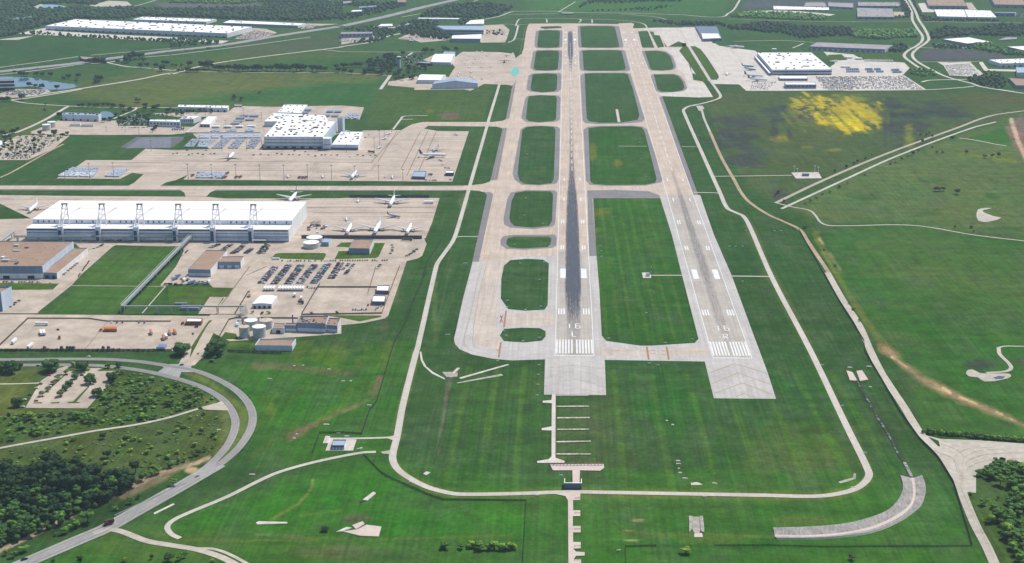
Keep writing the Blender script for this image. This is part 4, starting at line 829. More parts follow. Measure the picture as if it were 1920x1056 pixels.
# --- maintenance side
def corr(name, label, cat, pts, yb, **k): return bld(name, label, cat, pts, yb, **k)
bld('brown_roof_workshop', 'big brown-roofed workshop with grey front wall by the roof-mast hangar', 'workshop', ff(-60,499.5, 79.3,499.5, 137.5,453.3, -2,452.5), 523, WALLB, ROOFB, WALL, vents=(9, 5, .9, VS), doors=3, doorw=9, band=[(.02, .42, WALLW)])
bld('workshop_annex', 'lower brown-roofed annex along the side of the big workshop', 'annex', [*k02(475,1005), *k02(625,1012), *k02(965,735), *k02(825,735)], 500+130/S3, WALLB, ROOFB, WALLW, doors=2, doorw=5)
bld('corner_warehouse', 'grey and white warehouse cut by the picture edge beside the lawn', 'warehouse', [(-45, 549), *k03(8,292), *k03(126,225), (-25, 538)], 583.5, WALLB, ROOFB, WALL, par=2, vents=(3, 2, 1.2, VS))
bld('brown_roof_office', 'brown-roofed workshop with white side wall near the packed car park', 'workshop', k12(190,970, 437,975, 622,762, 390,757), 518.5, WALLB, ROOFB, WALLW, vents=(3, 5, .6, VS), band=[(.05, .5, WALL)])
bld('brown_roof_wing', 'short brown-roofed wing joined to the white-sided workshop', 'workshop', k12(515,888, 768,887, 808,828, 560,830), 503.6, WALLB, ROOFB, WALLW, vents=(3, 1, .6, VS), doors=3, doorw=6, doorm=WALL)
bld('brown_roof_control_building', 'small square brown-roofed building on a lawn below the parked jets', 'utility building', k22(80,738, 310,742, 358,642, 135,640), 340+800/S3, WALLB, ROOFB, WALLW, vents=(2, 2, .7, VD))
bld('tank_pump_house', 'little grey pump house beside the twin white tanks', 'pump house', k12(1655,672, 1738,675, 1765,628, 1690,625), 340+715/S3, WALLB, ROOFBL, WALL)
bld('white_hangar', 'small white-roofed hangar with low gable in the fenced yard', 'hangar', k13(895,412, 1110,412, 1172,325, 985,322), 500+462/S3, WALL, ROOFW, WALLW, gable='y', rise=.04, doors=4, doorw=3)
bld('plant_building', 'brown-roofed plant building with pale bands beside the storage tanks', 'plant building', k13(1388,620, 1705,632, 1738,545, 1425,545), 622.5, WALLB, ROOFB, WALLW, vents=(5, 2, 1., VD), band=[(.08, .45, WALL)], par=1.4)
bld('plant_annex', 'brown-roofed annex at the runway end of the plant building', 'annex', k13(1708,645, 1832,655, 1868,570, 1742,568), 622.5, WALLB, ROOFB, WALLW, vents=(2, 2, .8, VD), band=[(.08, .5, WALL)], par=1.4)
bld('plant_link', 'low brown-roofed link between the tanks and the plant building', 'link building', k13(1252,648, 1385,650, 1400,625, 1265,622), 622.5, WALLB, ROOFB, band=[(.08, .5, WALL)])
bld('plant_shed', 'small brown-roofed shed in front of the five storage tanks', 'shed', k13(1117,675, 1245,678, 1262,622, 1135,620), 625.5, WALL, ROOFB, WALLW, doors=1, doorw=5)
bld('long_brown_store', 'long low store with brown roof and white parapet by the hedge', 'store', k13(925,868, 1335,872, 1378,800, 975,798), 657.7, WALL, ROOFB, WALLW, vents=(4, 2, .8, VS), par=1.2)
bld('pump_house', 'lone white-roofed pump house on a fenced concrete yard', 'pump house', m1(555,688, 646,688, 664,645, 566,645), 843.6, ROOFD, ROOFBL, WALLW, doors=4, doorw=2, doorm=WALL)
bld('guard_hut', 'small white guard hut beside the crossing gates', 'hut', k12(1115,850, 1195,850, 1200,838, 1125,838), 340+866/S3, WALL, ROOFW)
bld('pipe_shelter', 'low grey shelter under the overhead pipe bridge', 'shelter', k13(110,455, 305,458, 330,422, 130,420), 500+482/S3, WALLB, ROOFG)
bld('small_shelter', 'tiny white shelter behind the overhead pipe bridge', 'shelter', k13(45,405, 170,405, 175,394, 50,394), 500+425/S3, WALLB, ROOFW)
for i, (q, yb, l) in enumerate(((k23(385,265, 520,268, 528,208, 395,206), 288, 'white trailer shelter at the yard corner, the one away from the camera'), (k23(335,385, 475,388, 488,322, 352,318), 408, 'white trailer shelter at the yard corner, the one with trucks beneath'))):
    bld('trailer_shelter', l, 'shelter', q, 500+yb/S3, ROOFD, ROOFW, h=5, group='trailer shelters at the yard corner')
bld('white_warehouse_unit', 'red-sided white-roofed building in the trailer yard by the gate', 'store', k13(165,605, 335,605, 350,568, 185,565), 500+632/S3, RUST, ROOFW, h=5)
# --- executive ramp
bld('arched_hangar', 'wide pale blue gabled hangar at the front of the light-aircraft ramp', 'hangar', k20(1000,928, 1500,920, 1502,885, 1030,895), 500/3+.4, WALL, ROOFBL, WALLW, gable='y', rise=.07)
bld('ramp_hangar', 'white gabled hangar beside the wide pale blue hangar', 'hangar', k20(838,880, 1095,882, 1148,825, 880,820), 157, WALL, ROOFW, WALLW, gable='x', rise=.05)
bld('terminal_hangar', 'white hangar beside the glazed terminal and the ramp', 'hangar', k20(985,683, 1205,688, 1252,600, 1035,595), 122, WALL, ROOFW, WALLW, gable='x', rise=.04)
bld('terminal_annex', 'white back annex behind the terminal hangar', 'annex', k20(1115,600, 1250,605, 1255,568, 1130,565), 105, WALLB, ROOFBL)
bld('glazed_terminal', 'low curved glazed terminal beside the round lawn', 'terminal', k20(850,690, 1000,700, 960,680, 855,678), 122.5, GLASSD, ROOFBL)
bld('striped_office', 'long grey office with two window bands above the white hangars', 'office', k20(1135,325, 1565,330, 1560,285, 1040,283), 64, WALL, ROOFBL, WALLW, band=[(.1, .4, WALLB), (.55, .8, GLASSD)])
bld('flight_hangar', 'wide white hangar with blue front below the long grey office', 'hangar', k20(1210,425, 1530,428, 1545,375, 1220,390), 79.7, WALLB, ROOFW, WALLW, vents=(6, 1, 1.4, VS))
bld('white_cube_hall', 'bright white hall behind the long grey office', 'hall', k20(1365,265, 1570,262, 1570,213, 1420,225), 49, WALLW, ROOFW)
for q, yb, l, w, r_ in ((k20(400,290, 570,285, 560,262, 440,265), 52, 'flat white-roofed office below the highway trees', WALL, ROOFW), (k20(620,285, 880,255, 860,238, 700,250), 51.5, 'pale angled office between the trees beyond the tower', WALL, ROOFBL), (k20(-10,375, 340,368, 345,350, 0,352), 71.5, 'wide office with dark window bands beside the main street', WALLB, ROOFG), (k20(200,85, 385,70, 385,60, 190,75), 20, 'tall pale block among trees beyond the highway', WALL, ROOFBL), (k20(105,130, 230,125, 225,108, 120,112), 29, 'dark roofed block beyond the highway curve', WALLB, ROOFW), (k20(20,40, 115,30, 110,10, 20,15), 11, 'far corner block at the town edge beyond the highway', WALLB, ROOFG), (k20(620,25, 715,25, 710,-5, 620,-5), 12, 'far brown block beside the highway bend', WALLB, ROOFB), (k20(840,205, 1290,212, 1300,200, 850,195), 37, 'long thin white school roof among the trees', WALL, ROOFW), (k20(1000,215, 1090,215, 1085,192, 1010,192), 38, 'domed beige school hall among the trees', WALL, ROOFB), (k20(745,450, 790,450, 800,435, 750,435), 79, 'small blue pavilion on the lawn below the street', WALLB, ROOFBL)):
    bld('office_building', l, 'office', q, yb, w, r_, panes=8)
# --- warehouses beyond
bld('distribution_warehouse', 'huge white-roofed distribution warehouse with dock doors facing the field', 'warehouse', ff(*sum(map(list, k00(500,285)), []), *sum(map(list, k10(622,368)), []), *sum(map(list, k10(895,295)), []), *sum(map(list, k00(835,212)), [])), 56.5, WALL, ROOFW, WALLW, vents=(15, 4, 3.2, VD), doors=26, doorw=8, band=[(.0, .16, ROOFD)])
bld('distribution_warehouse', 'white warehouse half hidden behind the huge one', 'warehouse', [*k00(1455,215), *k10(393,240), *k10(505,212), *k00(1570,185)], 41, WALL, ROOFW, WALLW, vents=(8, 2, 2.4, VD), doors=10)
bld('distribution_warehouse', 'long low white warehouse with blue front beside the highway', 'warehouse', k10(568,252, 1398,282, 1490,258, 650,222), 47.5, WALLB, ROOFW, WALLW)
bld('distribution_warehouse', 'blue fronted warehouse cut by the top edge of the picture', 'warehouse', k10(1090,-15, 1745,-15, 1790,-60, 1130,-60), 1.5, WALLB, ROOFW, WALLW, doors=2, doorw=20)
for q, yb, l in ((k00(100,215, 330,195, 350,180, 130,195), 41, 'pale teal roofed barn in the woods at the edge'), (k00(220,238, 365,220, 355,205, 230,220), 41.5, 'white roofed barn in the woods at the edge')): bld('barn', l, 'barn', q, yb, WALL, ROOFBL)
# --- air cargo hub on the far side
bld('parcel_hub', 'huge white-roofed parcel hub beside the blue tailed jets', 'cargo hub', k40(985,768, 1642,765, 1415,578, 818,578), 141, WALL, ROOFW, WALLB, vents=(6, 6, 2.6, VD), doors=1, doorw=2, band=[(0, .2, GLASSD), (.5, .72, GLASSD)])
bld('parcel_canopy', 'narrow white canopy roof along the side of the parcel hub', 'canopy', k40(950,805, 975,805, 812,620, 790,620), 138, WALLB, ROOFW, h=7)
bld('parcel_office', 'white roofed office strip below the parcel hub', 'office', k40(1068,865, 1375,865, 1365,832, 1055,832), 151.8, WALLB, ROOFW, panes=8)
bld('parcel_annex', 'white roofed annex beside the trailer lot below the parcel hub', 'annex', k40(1135,932, 1470,932, 1455,905, 1120,905), 166.3, WALLB, ROOFW, panes=8)
bld('ramp_hangar', 'blue roofed hangar with one white bay on the far white ramp', 'hangar', k40(225,435, 432,428, 375,290, 143,288), 78.6, WALLB, ROOFD, WALLB, panes=6)
MBq = k40(222,428, 425,420, 392,368, 203,366)
bld('hangar_bay', 'white roofed front bay of the blue roofed far hangar', 'hangar bay', MBq, 78, WALLB, ROOFW, h=hgt(k40(225,435)[0][0], 78.6, k40(225,435)[0][1])+1.2)
bld('long_shed', 'long grey roofed shed on the meadow above the parcel hub', 'shed', [*k40(1390,512), *k50(348,545), *k50(437,497), *k40(1480,463)], 93.5, WALLB, ROOFG, WALLW, doors=14, doorw=6, doorm=WALL)
for q, yb, w, r_, l, d in ((k50(45,185, 455,188, 430,95, 40,85), 210/S3, WALLB, ROOFG, 'grey roofed warehouse beside the divided road, the front one of two', 6), (k50(50,65, 510,68, 520,25, 52,22), 85/S3, WALLB, ROOFG, 'grey roofed warehouse beside the divided road, the back one of two', 6), (k50(830,62, 1245,68, 1190,-40, 790,-20), 95/S3, WALLB, ROOFB, 'large brown-grey roofed warehouse at the top edge across the divided road', 7), (k50(925,180, 1250,188, 1215,105, 890,105), 208/S3, WALL, ROOFW, 'cream roofed warehouse half beside the divided road', 5), (k50(1260,188, 1578,192, 1510,118, 1222,106), 215/S3, WALL, ROOFW, 'cream roofed warehouse half away from the divided road', 5), (k50(1555,50, 2100,60, 2100,-40, 1500,-40), 85/S3, WALLB, ROOFB, 'brown-grey roofed warehouse cut by the upper picture corner', 6), (k50(1250,480, 1525,462, 1275,410, 975,430), 503/S3, WALLB, ROOFW, 'diamond shaped white roofed warehouse among trees', 0), (k50(1880,555, 2150,570, 2100,500, 1680,512), 590/S3, WALLB, ROOFW, 'white roofed depot cut by the picture edge below the diamond warehouse', 0), (k50(1620,700, 2000,690, 1960,640, 1490,657), 742/S3, WALL, ROOFW, 'white roofed depot with blue walls beside the small car park', 6), (k50(1800,800, 2000,800, 2000,740, 1790,740), 845/S3, WALL, ROOFBL, 'blocky pale building at the edge beside the tan yard', 0), (k50(1790,940, 2050,945, 2050,880, 1705,855), 975/S3, WALLB, ROOFB, 'brown roofed block at the edge above the road junction', 0), (k40(1000,105, 1610,112, 1612,82, 995,65), 117/S3, WALLB, ROOFW, 'long blue fronted freight depot in the far industrial park', 9), (k50(1560,140, 1780,145, 1790,135, 1530,132), 175/S3, WALLB, ROOFBL, 'low blue sheds beside the cream roofed warehouses', 4), (k50(1580,445, 1790,430, 1800,410, 1680,408), 452/S3, WALLB, ROOFG, 'grey shed behind the diamond shaped warehouse', 3), (k40(1330,70, 1590,75, 1560,25, 1360,25), 80/S3, WALLB, ROOFG, 'wide grey roofed plant behind the long freight depot', 4), (k40(1600,70, 1877,85, 1877,35, 1600,25), 90/S3, WALLB, ROOFG, 'second wide grey roofed plant behind the long freight depot', 4)):
    bld('warehouse', l, 'warehouse', q, yb, w, r_, WALLW if r_ is not ROOFB else WALLB, doors=d, doorw=5, vents=(6, 2, 1.8, VD) if d > 4 else None)
bld('lakeside_office', 'dark banded office block beside the blue pond at the picture edge', 'office', k00(-80,895, 155,890, 150,880, -60,885), 1000/S3, GLASSD, ROOFG, WALL, band=[(.3, .42, WALLW), (.66, .78, WALLW)])
bld('edge_shop', 'white roofed building at the picture edge beside the tree-filled car park', 'shop', k01(-60,610, 70,585, 75,555, -60,545), 170+625/S3, WALL, ROOFW, ROOFD)
bld('overpass_bridge', 'tan overpass bridge carrying the street across the highway', 'bridge', k00(905,650, 1170,672, 1100,632, 870,618), 690/S3, DARK, mat('tan bridge deck', S(186, 160, 140), .9, .1, .3), h=7, par=1)
bld('far_bridge', 'small dark bridge over the creek beyond the runway ends', 'bridge', k30(545,148, 670,150, 680,140, 535,138), 158/S3, DARK, ROADC, h=4, par=.8)
WALLH = clad('hangar cladding', S(218, 228, 240, .95), 8)
# --- roof-mast hangar: two-step roof, clerestory, six masts that carry the roof
FLp, FRp = G(48.6, 453), G(543, 451.5); h1 = hgt(48.6, 453, 430); y1 = (G(56, 419, h1)).y
ax0, ax1 = FLp.x, FRp.x; ay0 = (FLp.y+FRp.y)/2
dd = ray(58, 411); kk = (y1-CAM.y)/dd.y; h2 = (CAM+dd*kk).z; y2 = G(94.6, 376.6, h2).y
t = thing('maintenance_hangar', 'huge white aircraft hangar whose roof hangs from six steel masts', 'hangar', ((ax0+ax1)/2, ay0, 0)); HG = t
mb = MB(); mb.box(ax0, ax1, ay0, y1-.02, 0, h1-.4); mb.box(ax0-.3, ax1+.3, y1, y2, 0, h2-.5); mb.build('wall', WALLH, t)
MB().box(ax1+.32, ax1+.6, y1, y2, 0, h2-.5).build('side_wall', WALLW, t); MB().box(ax1+.02, ax1+.5, ay0, y1-.3, 0, h1-.5).build('side_wall', WALLW, t)  # white right-hand walls: the sunlit side is painted into the cladding
MB().box(ax0-.6, ax1+.9, ay0-.8, y1-.03, h1-.38, h1+.1).build('lower_roof', ROOFW, t); MB().box(ax0-.9, ax1+1, y1-.9, y2+1, h2-.48, h2+.2).build('upper_roof', ROOFW, t)
mb = MB().box(ax0-.95, ax1+1.05, (y1*.45+y2*.55)-.4, (y1*.45+y2*.55)+.4, h2+.21, h2+.5); mb.build('roof_seam', ROOFBL, t)
for z0, z1, m in ((.0, .06, ROOFD), (.4, .44, WALLB), (.62, .66, GLASSD), (.84, .93, GLASSD)):
    MB().box(ax0+.4, ax1-.4, ay0-.15, ay0-.01, z0*h1, z1*h1).build('window_band', m, t)
MB().box(ax0+.4, ax1-.4, ay0-1.2, ay0-.2, h1*.3, h1*.34).build('service_walkway', mat('pinkish pipework', S(206, 186, 186), .7, .2, .5), t)
win = local('window', MB().box(-1.1, 1.1, -.12, 0, -1.6, 1.6), GLASSD)
pyl = [118, 188.5, 260, 333, 403.5, 474.5]; PX = [G(p, 450).x for p in pyl]
for i in range(46):
    x = ax0+8+(ax1-ax0-16)*i/45
    if min(abs(x-p) for p in PX) < 7 or i % 5 == 4: continue
    o = new('window', win, t); o.location = (x-t.location.x, y1-t.location.y-.02, (h1+h2)/2)
ht_ = hgt(118, 449, 382); 
for k, x in enumerate(PX):
    r = new('roof_mast', None, t, (x-t.location.x, ay0-t.location.y, 0)); 
    mb = MB().box(x-3.6, x+3.6, ay0-4.5, ay0-1.3, 0, h1+3.5); mb.build('stair_tower', WALLH, r)
    MB().box(x-3.3, x+1.6, ay0-4.7, ay0-4.52, 1, h1*.9).build('blue_panel', BLUED, r)
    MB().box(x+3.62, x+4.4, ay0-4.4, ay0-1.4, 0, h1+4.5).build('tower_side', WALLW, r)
    yb_ = y1-6; dq = ray(118, 383); zt = (CAM+dq*((yb_+2-CAM.y)/dq.y)).z
    for sx in (-1, 1):
        MB().tube((x+sx*6.5, yb_-4, h1-.5), (x+sx*3.6, yb_+2, zt), .85).build('mast_leg', WHITE, r)
        MB().tube((x+sx*3.0, ay0-2, h1+2), (x+sx*2.6, yb_+2, zt-1), .6).build('mast_leg', WHITE, r)
    for q in (.3, .55, .78):
        MB().tube((x-6.5+2.9*q, yb_-4+6*q, h1-.5+(zt-h1)*q), (x+6.5-2.9*q, yb_-4+6*q, h1-.5+(zt-h1)*q), .5).build('cross_brace', WHITE, r)
    for a, b in ((.0, .3), (.3, .55), (.55, .78)):
        MB().tube((x-6.5+2.9*a, yb_-4+6*a, h1+(zt-h1)*a), (x+6.5-2.9*b, yb_-4+6*b, h1+(zt-h1)*b), .35, n=5).build('cross_brace', WHITE, r)
    MB().box(x-4.6, x+4.6, yb_, yb_+4, zt-.2, zt+1.6).build('mast_head', ROOFG, r)
    V0 = G(152, 388.6, h2+.6); W0 = G(133, 398.8, h2+.6); ox = x-PX[0]
    for k_ in (0, 1.8):
        a_ = Vector((x+2.5, yb_+2+k_, zt)); v_ = Vector((V0.x+ox, V0.y+k_, h2+.9)); w_ = Vector((W0.x+ox, W0.y+k_, h2+.9))
        MB().tube(a_, v_, .42, n=6).build('backstay', WHITE, r); MB().tube(v_, w_, .42, n=6).build('backstay', WHITE, r)
    MB().tube((x-4, yb_, h1+3), (x-13, yb_-9, h1+.4), .4, n=6).build('side_strut', WHITE, r); MB().tube((x-13, yb_-9, h1+.4), (x-5, yb_-12, h1+1.4), .35, n=6).build('side_strut', WHITE, r)
MB().box(FRp.x-60*.9, FRp.x-60*.55, ay0-9, ay0-1.2, 4.2, 4.9).build('entrance_canopy', ROOFW, t)
# ------------------------------------------------------------------ tanks, pipe bridges, masts, fences, structures on the airfield
def tank(label, cu, yb, wpx, yt, roofm=WHITE, group=None, name='storage_tank', cone=.12):
    p = G(cu, yb); kx = (G(cu+wpx/2, yb)-G(cu-wpx/2, yb)).length/2; p = Vector((p.x, p.y+kx*.9, 0))
    hh = hgt(cu, yb, yt); t = thing(name, label, 'tank', p, group=group)
    MB().lathe([(kx, 0), (kx, hh*.33), (kx+.08, hh*.34), (kx+.08, hh*.36), (kx, hh*.37), (kx, hh*.66), (kx+.08, hh*.67), (kx+.08, hh*.69), (kx, hh*.7), (kx, hh)], (p.x, p.y, 0), 40).build('shell', TANKM, t)
    MB().lathe([(kx+.25, hh-.1), (kx+.25, hh+.15), (kx*.55, hh+kx*cone*.6), (.3, hh+kx*cone)], (p.x, p.y, 0), 40).build('roof', roofm, t)
    MB().tube((p.x, p.y, hh+kx*cone-.1), (p.x, p.y, hh+kx*cone+.7), .4, n=8).build('vent', VD, t)
    st = MB()
    for i in range(18):
        a = -2.4+i*.09; st.box(p.x+(kx+.5)*math.cos(a)-.5, p.x+(kx+.5)*math.cos(a)+.5, p.y+(kx+.5)*math.sin(a)-.5, p.y+(kx+.5)*math.sin(a)+.5, hh*i/18, hh*i/18+.25)
    st.build('stair', STEEL, t)
g5 = 'storage tanks beside the plant building'
x3 = lambda x, y: (320+x/S3, 500+y/S3)
for l, (cx, w), yb, yt, m in (('stained tan roofed tank at the back of the five tank cluster', (908, 142), 660, 565, TANKR), ('white roofed tank in the middle of the five tank cluster', (875, 140), 700, 608, WHITE), ('cream roofed tank beside the plant building in the tank cluster', (1038, 144), 692, 608, TANKR), ('narrow tan roofed tank at the front of the tank cluster', (803, 112), 788, 676, TANKR), ('bright white front tank of the five tank cluster', (964, 144), 790, 678, WHITE)):
    q = x3(cx, yb); tank(l, q[0], q[1], w/S3, x3(0, yt)[1], m, g5)
for l, cx, yb, yt in (('wide white fuel tank, the back one of the hangar pair', 1570, 690, 634), ('wide white fuel tank, the front one of the hangar pair', 1535, 747, 690)): tank(l, 320+cx/S3, 340+yb/S3, 172/S3, 340+yt/S3, WHITE, 'fuel tanks beside the hangar', cone=.05)
for l, cx, yb, yt in (('tall white tank in front of its twin in the far tank yard', 500, 442, 380), ('tall white tank behind its twin in the far tank yard', 556, 408, 350)): tank(l, cx/S3, 170+yb/S3, 90/S3, 170+yt/S3, WHITE, 'tall tanks in the far yard')
tank('small white water tank beyond the parcel hub', 1280+1008/S3, 562/S3, 52/S3, 540/S3, WHITE)
# overhead pipe bridge
def truss(label, a, b, z, w, hh, n, legs):
    A = G(*a); B = G(*b); d = (B-A); L = d.length; d.normalize(); s = Vector((-d.y, d.x, 0)); c = (A+B)/2
    t = thing('pipe_bridge', label, 'pipe bridge', (c.x, c.y, 0))
    mb = MB()
    for sx in (-1, 1):
        for zz in (z, z+hh):
            mb.tube(A+s*sx*w/2+Vector((0, 0, zz)), B+s*sx*w/2+Vector((0, 0, zz)), .3, n=6)
        for i in range(n):
            p = A.lerp(B, i/n)+s*sx*w/2; q = A.lerp(B, (i+1)/n)+s*sx*w/2
            mb.tube(p+Vector((0, 0, z+hh*(i % 2))), q+Vector((0, 0, z+hh*((i+1) % 2))), .16, n=5)
    mb.build('truss', STEEL, t)
    MB().add([A+s*w*.42+Vector((0, 0, z+.5)), A-s*w*.42+Vector((0, 0, z+.5)), B-s*w*.42+Vector((0, 0, z+.5)), B+s*w*.42+Vector((0, 0, z+.5))], [(0, 1, 2, 3)]).build('deck', STEEL, t)
    for sx in (-.25, .1, .32):
        MB().tube(A+s*sx*w+Vector((0, 0, z+1.1)), B+s*sx*w+Vector((0, 0, z+1.1)), .38, n=8).build('pipe', mat('pale green pipe lagging', S(190, 204, 190), .6, .1, .3), t)
    for f in legs:
        p = A.lerp(B, f); mb = MB()
        for sx in (-1, 1):
            for k in (-1, 1): mb.tube(p+s*sx*w/2+d*k*.9, p+s*sx*w/2+d*k*.9+Vector((0, 0, z)), .3, n=6)
            mb.tube(p+s*sx*w/2-d*.9+Vector((0, 0, .5)), p+s*sx*w/2+d*.9+Vector((0, 0, z-.5)), .14, n=5)
        mb.build('support_tower', STEEL, t)
truss('long steel truss pipe bridge running diagonally across the lawn to the hangar', (230.5, 587), (359, 453), 9, 5, 3, 34, (.0, .22, .43, .62, .8, .99))
truss('thin horizontal pipe bridge from the truss corner to the tank cluster', (233, 588), (458, 588), 9, 1.6, 1.2, 40, (.28, .4, .53, .78))
truss('pipe bridge climbing beside the brown-roofed workshop to the hangar corner', (-15, 478), (27, 446), 9, 4, 2.4, 14, (.5, .95))
truss('elevated pipe bridge running along the front of the roof-mast hangar', (27, 455), (357, 453.5), 8.5, 3, 2.2, 60, (.02, .14, .26, .38, .5, .62, .74, .86, .98))
t = thing('pipe_tower', 'steel lattice pipe tower where the pipe bridge reaches the tanks', 'pipe tower', G(457, 590)); p = G(457, 590); mb = MB()
for dx in (-4, 4):
    for dy in (-3, 3): mb.tube((p.x+dx, p.y+dy, 0), (p.x+dx*.8, p.y+dy*.8, 13), .28, n=6)
for z in (3, 6, 9, 12):
    for a, b in (((-4, -3), (4, -3)), ((4, -3), (4, 3)), ((4, 3), (-4, 3)), ((-4, 3), (-4, -3)), ((-4, -3), (4, 3))): mb.tube((p.x+a[0]*.9, p.y+a[1]*.9, z), (p.x+b[0]*.9, p.y+b[1]*.9, z), .18, n=5)
mb.build('lattice', STEEL, t); MB().box(p.x-3, p.x+3, p.y-2, p.y+2, 6.2, 6.5).build('platform', STEEL, t); MB().tube((p.x-2, p.y-6, 0), (p.x-2, p.y-6, 5), 1.4).build('vessel', WALL, t)
p = G(456, 606); t = thing('plant_equipment', 'grey process equipment heap beside the tank cluster', 'plant equipment', p); rr = random.Random(3)
for i in range(16):
    x = p.x+rr.uniform(-12, 12); y = p.y+rr.uniform(-14, 16); r = rr.uniform(.7, 2); hh = rr.uniform(1.5, 5)
    (MB().tube((x, y, 0), (x, y, hh), r) if i % 2 else MB().box(x-r, x+r, y-r, y+r, 0, hh)).build('vessel' if i % 2 else 'cabinet', [STEEL, WALLB, WALL, VD][i % 4], t)
p = G(416.6, 0) if 0 else G(549.5, 612); t = thing('flue_stack', 'slim blue flue stack behind the plant building', 'stack', p); MB().tube(p, p+Vector((0, 0, 15)), .9, .7).build('flue', BLUED, t); MB().tube(p, p+Vector((0, 0, 1)), 1.5).build('base', WALL, t)
t = thing('scaffold_stage', 'brown scaffold stair stage on the apron beside the hangar end', 'scaffold', G(592, 424)); p = G(592, 424)
for i in range(6):
    x = p.x-7+i*2.6; mb = MB()
    for dy in (-3, 3):
        for dx in (-1.2, 1.2): mb.tube((x+dx, p.y+dy, 0), (x+dx, p.y+dy, 7+i % 3), .14, n=5)
    mb.box(x-1.2, x+1.2, p.y-3, p.y+3, 5+i % 3, 5.2+i % 3); mb.box(x-1.2, x+1.2, p.y-3, p.y+3, 2.4, 2.6); mb.build('stage_frame', mat('drab steel', S(150, 140, 122), .7, .2, .5), t)
rr = random.Random(9)
for i in range(18):
    q = G(592+rr.uniform(-18, 24), 430+rr.uniform(-6, 8)); s = rr.uniform(.8, 2)
    o = MB().box(q.x-s*1.4, q.x+s*1.4, q.y-s, q.y+s, .3, .3+s*.9).add([(q.x-s, q.y-s, .3+s*.9), (q.x+s*.4, q.y-s, .3+s*.9), (q.x+s*.4, q.y+s, .3+s*1.5), (q.x-s, q.y+s, .3+s*1.5)], [(0, 1, 2, 3)]).build('ground_equipment', [VD, WALLB, WALL, STEELD][i % 4])
    tag(o, 'piece of ground equipment parked near the brown scaffold stage', 'ground equipment', 'ground equipment near the scaffold')
# control tower
p = G(748.5, 133.5); hh = hgt(748.5, 133.5, 107); t = thing('control_tower', 'tall concrete control tower rising from a grove of trees', 'control tower', p)
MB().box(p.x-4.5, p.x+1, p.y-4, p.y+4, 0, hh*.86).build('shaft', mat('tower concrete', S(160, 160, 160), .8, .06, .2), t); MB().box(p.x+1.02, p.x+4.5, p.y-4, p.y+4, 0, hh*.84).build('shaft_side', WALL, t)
MB().lathe([(4.6, hh*.8), (6.2, hh*.88), (6.2, hh*.9)], (p.x, p.y, 0), 8).build('cab_base', mat('tower concrete', None), t); MB().lathe([(5.2, hh*.9), (6.2, hh*.99)], (p.x, p.y, 0), 8).build('cab_glass', GLASSD, t); MB().lathe([(6.6, hh*.99), (6.6, hh*1.02), (3, hh*1.05)], (p.x, p.y, 0), 8).build('cab_roof', WALL, t)
MB().tube((p.x, p.y, hh*1.04), (p.x, p.y, hh*1.18), .15).build('antenna', STEELD, t)
# flood-light masts
mastm = {}
def mast(label, b, top, group):
    p = G(*b); hh = hgt(b[0], b[1], top); key = round(hh)
    if key not in mastm:
        pole = local('pole', MB().tube((0, 0, 0), (0, 0, key), .42, .22, 8), STEELD); head = MB().box(-2.2, 2.2, -.4, .4, key-.3, key+.2)
        for i in range(4): head.box(-2+i*1.1, -1.3+i*1.1, -.9, -.35, key-.7, key+.3)
        base = local('base', MB().tube((0, 0, 0), (0, 0, 1), 1, .9, 10), WALL); mastm[key] = (pole, local('lamp_head', head, STEELD), base)
    t = thing('floodlight_mast', label, 'floodlight mast', p, group=group)
    for n_, me in zip(('pole', 'lamp_head', 'base'), mastm[key]): new(n_, me, t)
ga = 'floodlight masts along the front of the cargo apron'
L1 = [*[(x, 985, y) for x, y in ((195, 810), (455, 812), (720, 813), (983, 815), (1248, 818), (1508, 820), (1772, 822))]]
for i, (x, b, tp) in enumerate(L1): mast(f'slim floodlight mast on the apron front edge, {nth(i)} from the white container pads', (320+x/S3, 170+b/S3), 170+tp/S3, ga)
for i, (x, b, tp) in enumerate(((152, 997, 830), (413, 997, 825), (678, 988, 870))): mast(f'slim floodlight mast on the apron front edge, {["third", "second", "first"][i]} from the pale corner canopy', (640+x/S3, 170+b/S3), 170+tp/S3, ga)
for i, (x, b, tp) in enumerate(((57, 683, 520), (365, 690, 520), (420, 600, 440), (473, 510, 385))): mast(f'floodlight mast between the hub wing and the open apron, {nth(i)} going away from the camera', (640+x/S3, 170+b/S3), 170+tp/S3, 'masts beside the hub wing')
for i, (x, b, tp) in enumerate(((232, 665, 530), (565, 665, 520), (838, 668, 515), (1228, 670, 510), (1590, 672, 510))): mast(f'floodlight mast in front of the cargo hub, {nth(i)} from the dark storage pad', (320+x/S3, 170+b/S3), 170+tp/S3, 'masts in front of the cargo hub')
for i, (x, b, tp) in enumerate(((390, 390, 220), (610, 470, 330), (805, 345, 190), (1003, 340, 235))): mast(f'floodlight mast in the trailer yard behind the apron, {nth(i)} from the white sheds', (320+x/S3, 170+b/S3), 170+tp/S3, 'masts in the hub trailer yard')
for i, (x, b, tp) in enumerate(((718, 985, 830), (990, 985, 800), (1255, 985, 795), (1665, 665, 545), (1530, 482, 400), (1378, 460, 395), (1170, 458, 395))): mast(f'floodlight mast around the white container pads, {nth(i)} from the taxiway corner', (x/S3, 170+b/S3), 170+tp/S3, 'masts around the container pads')
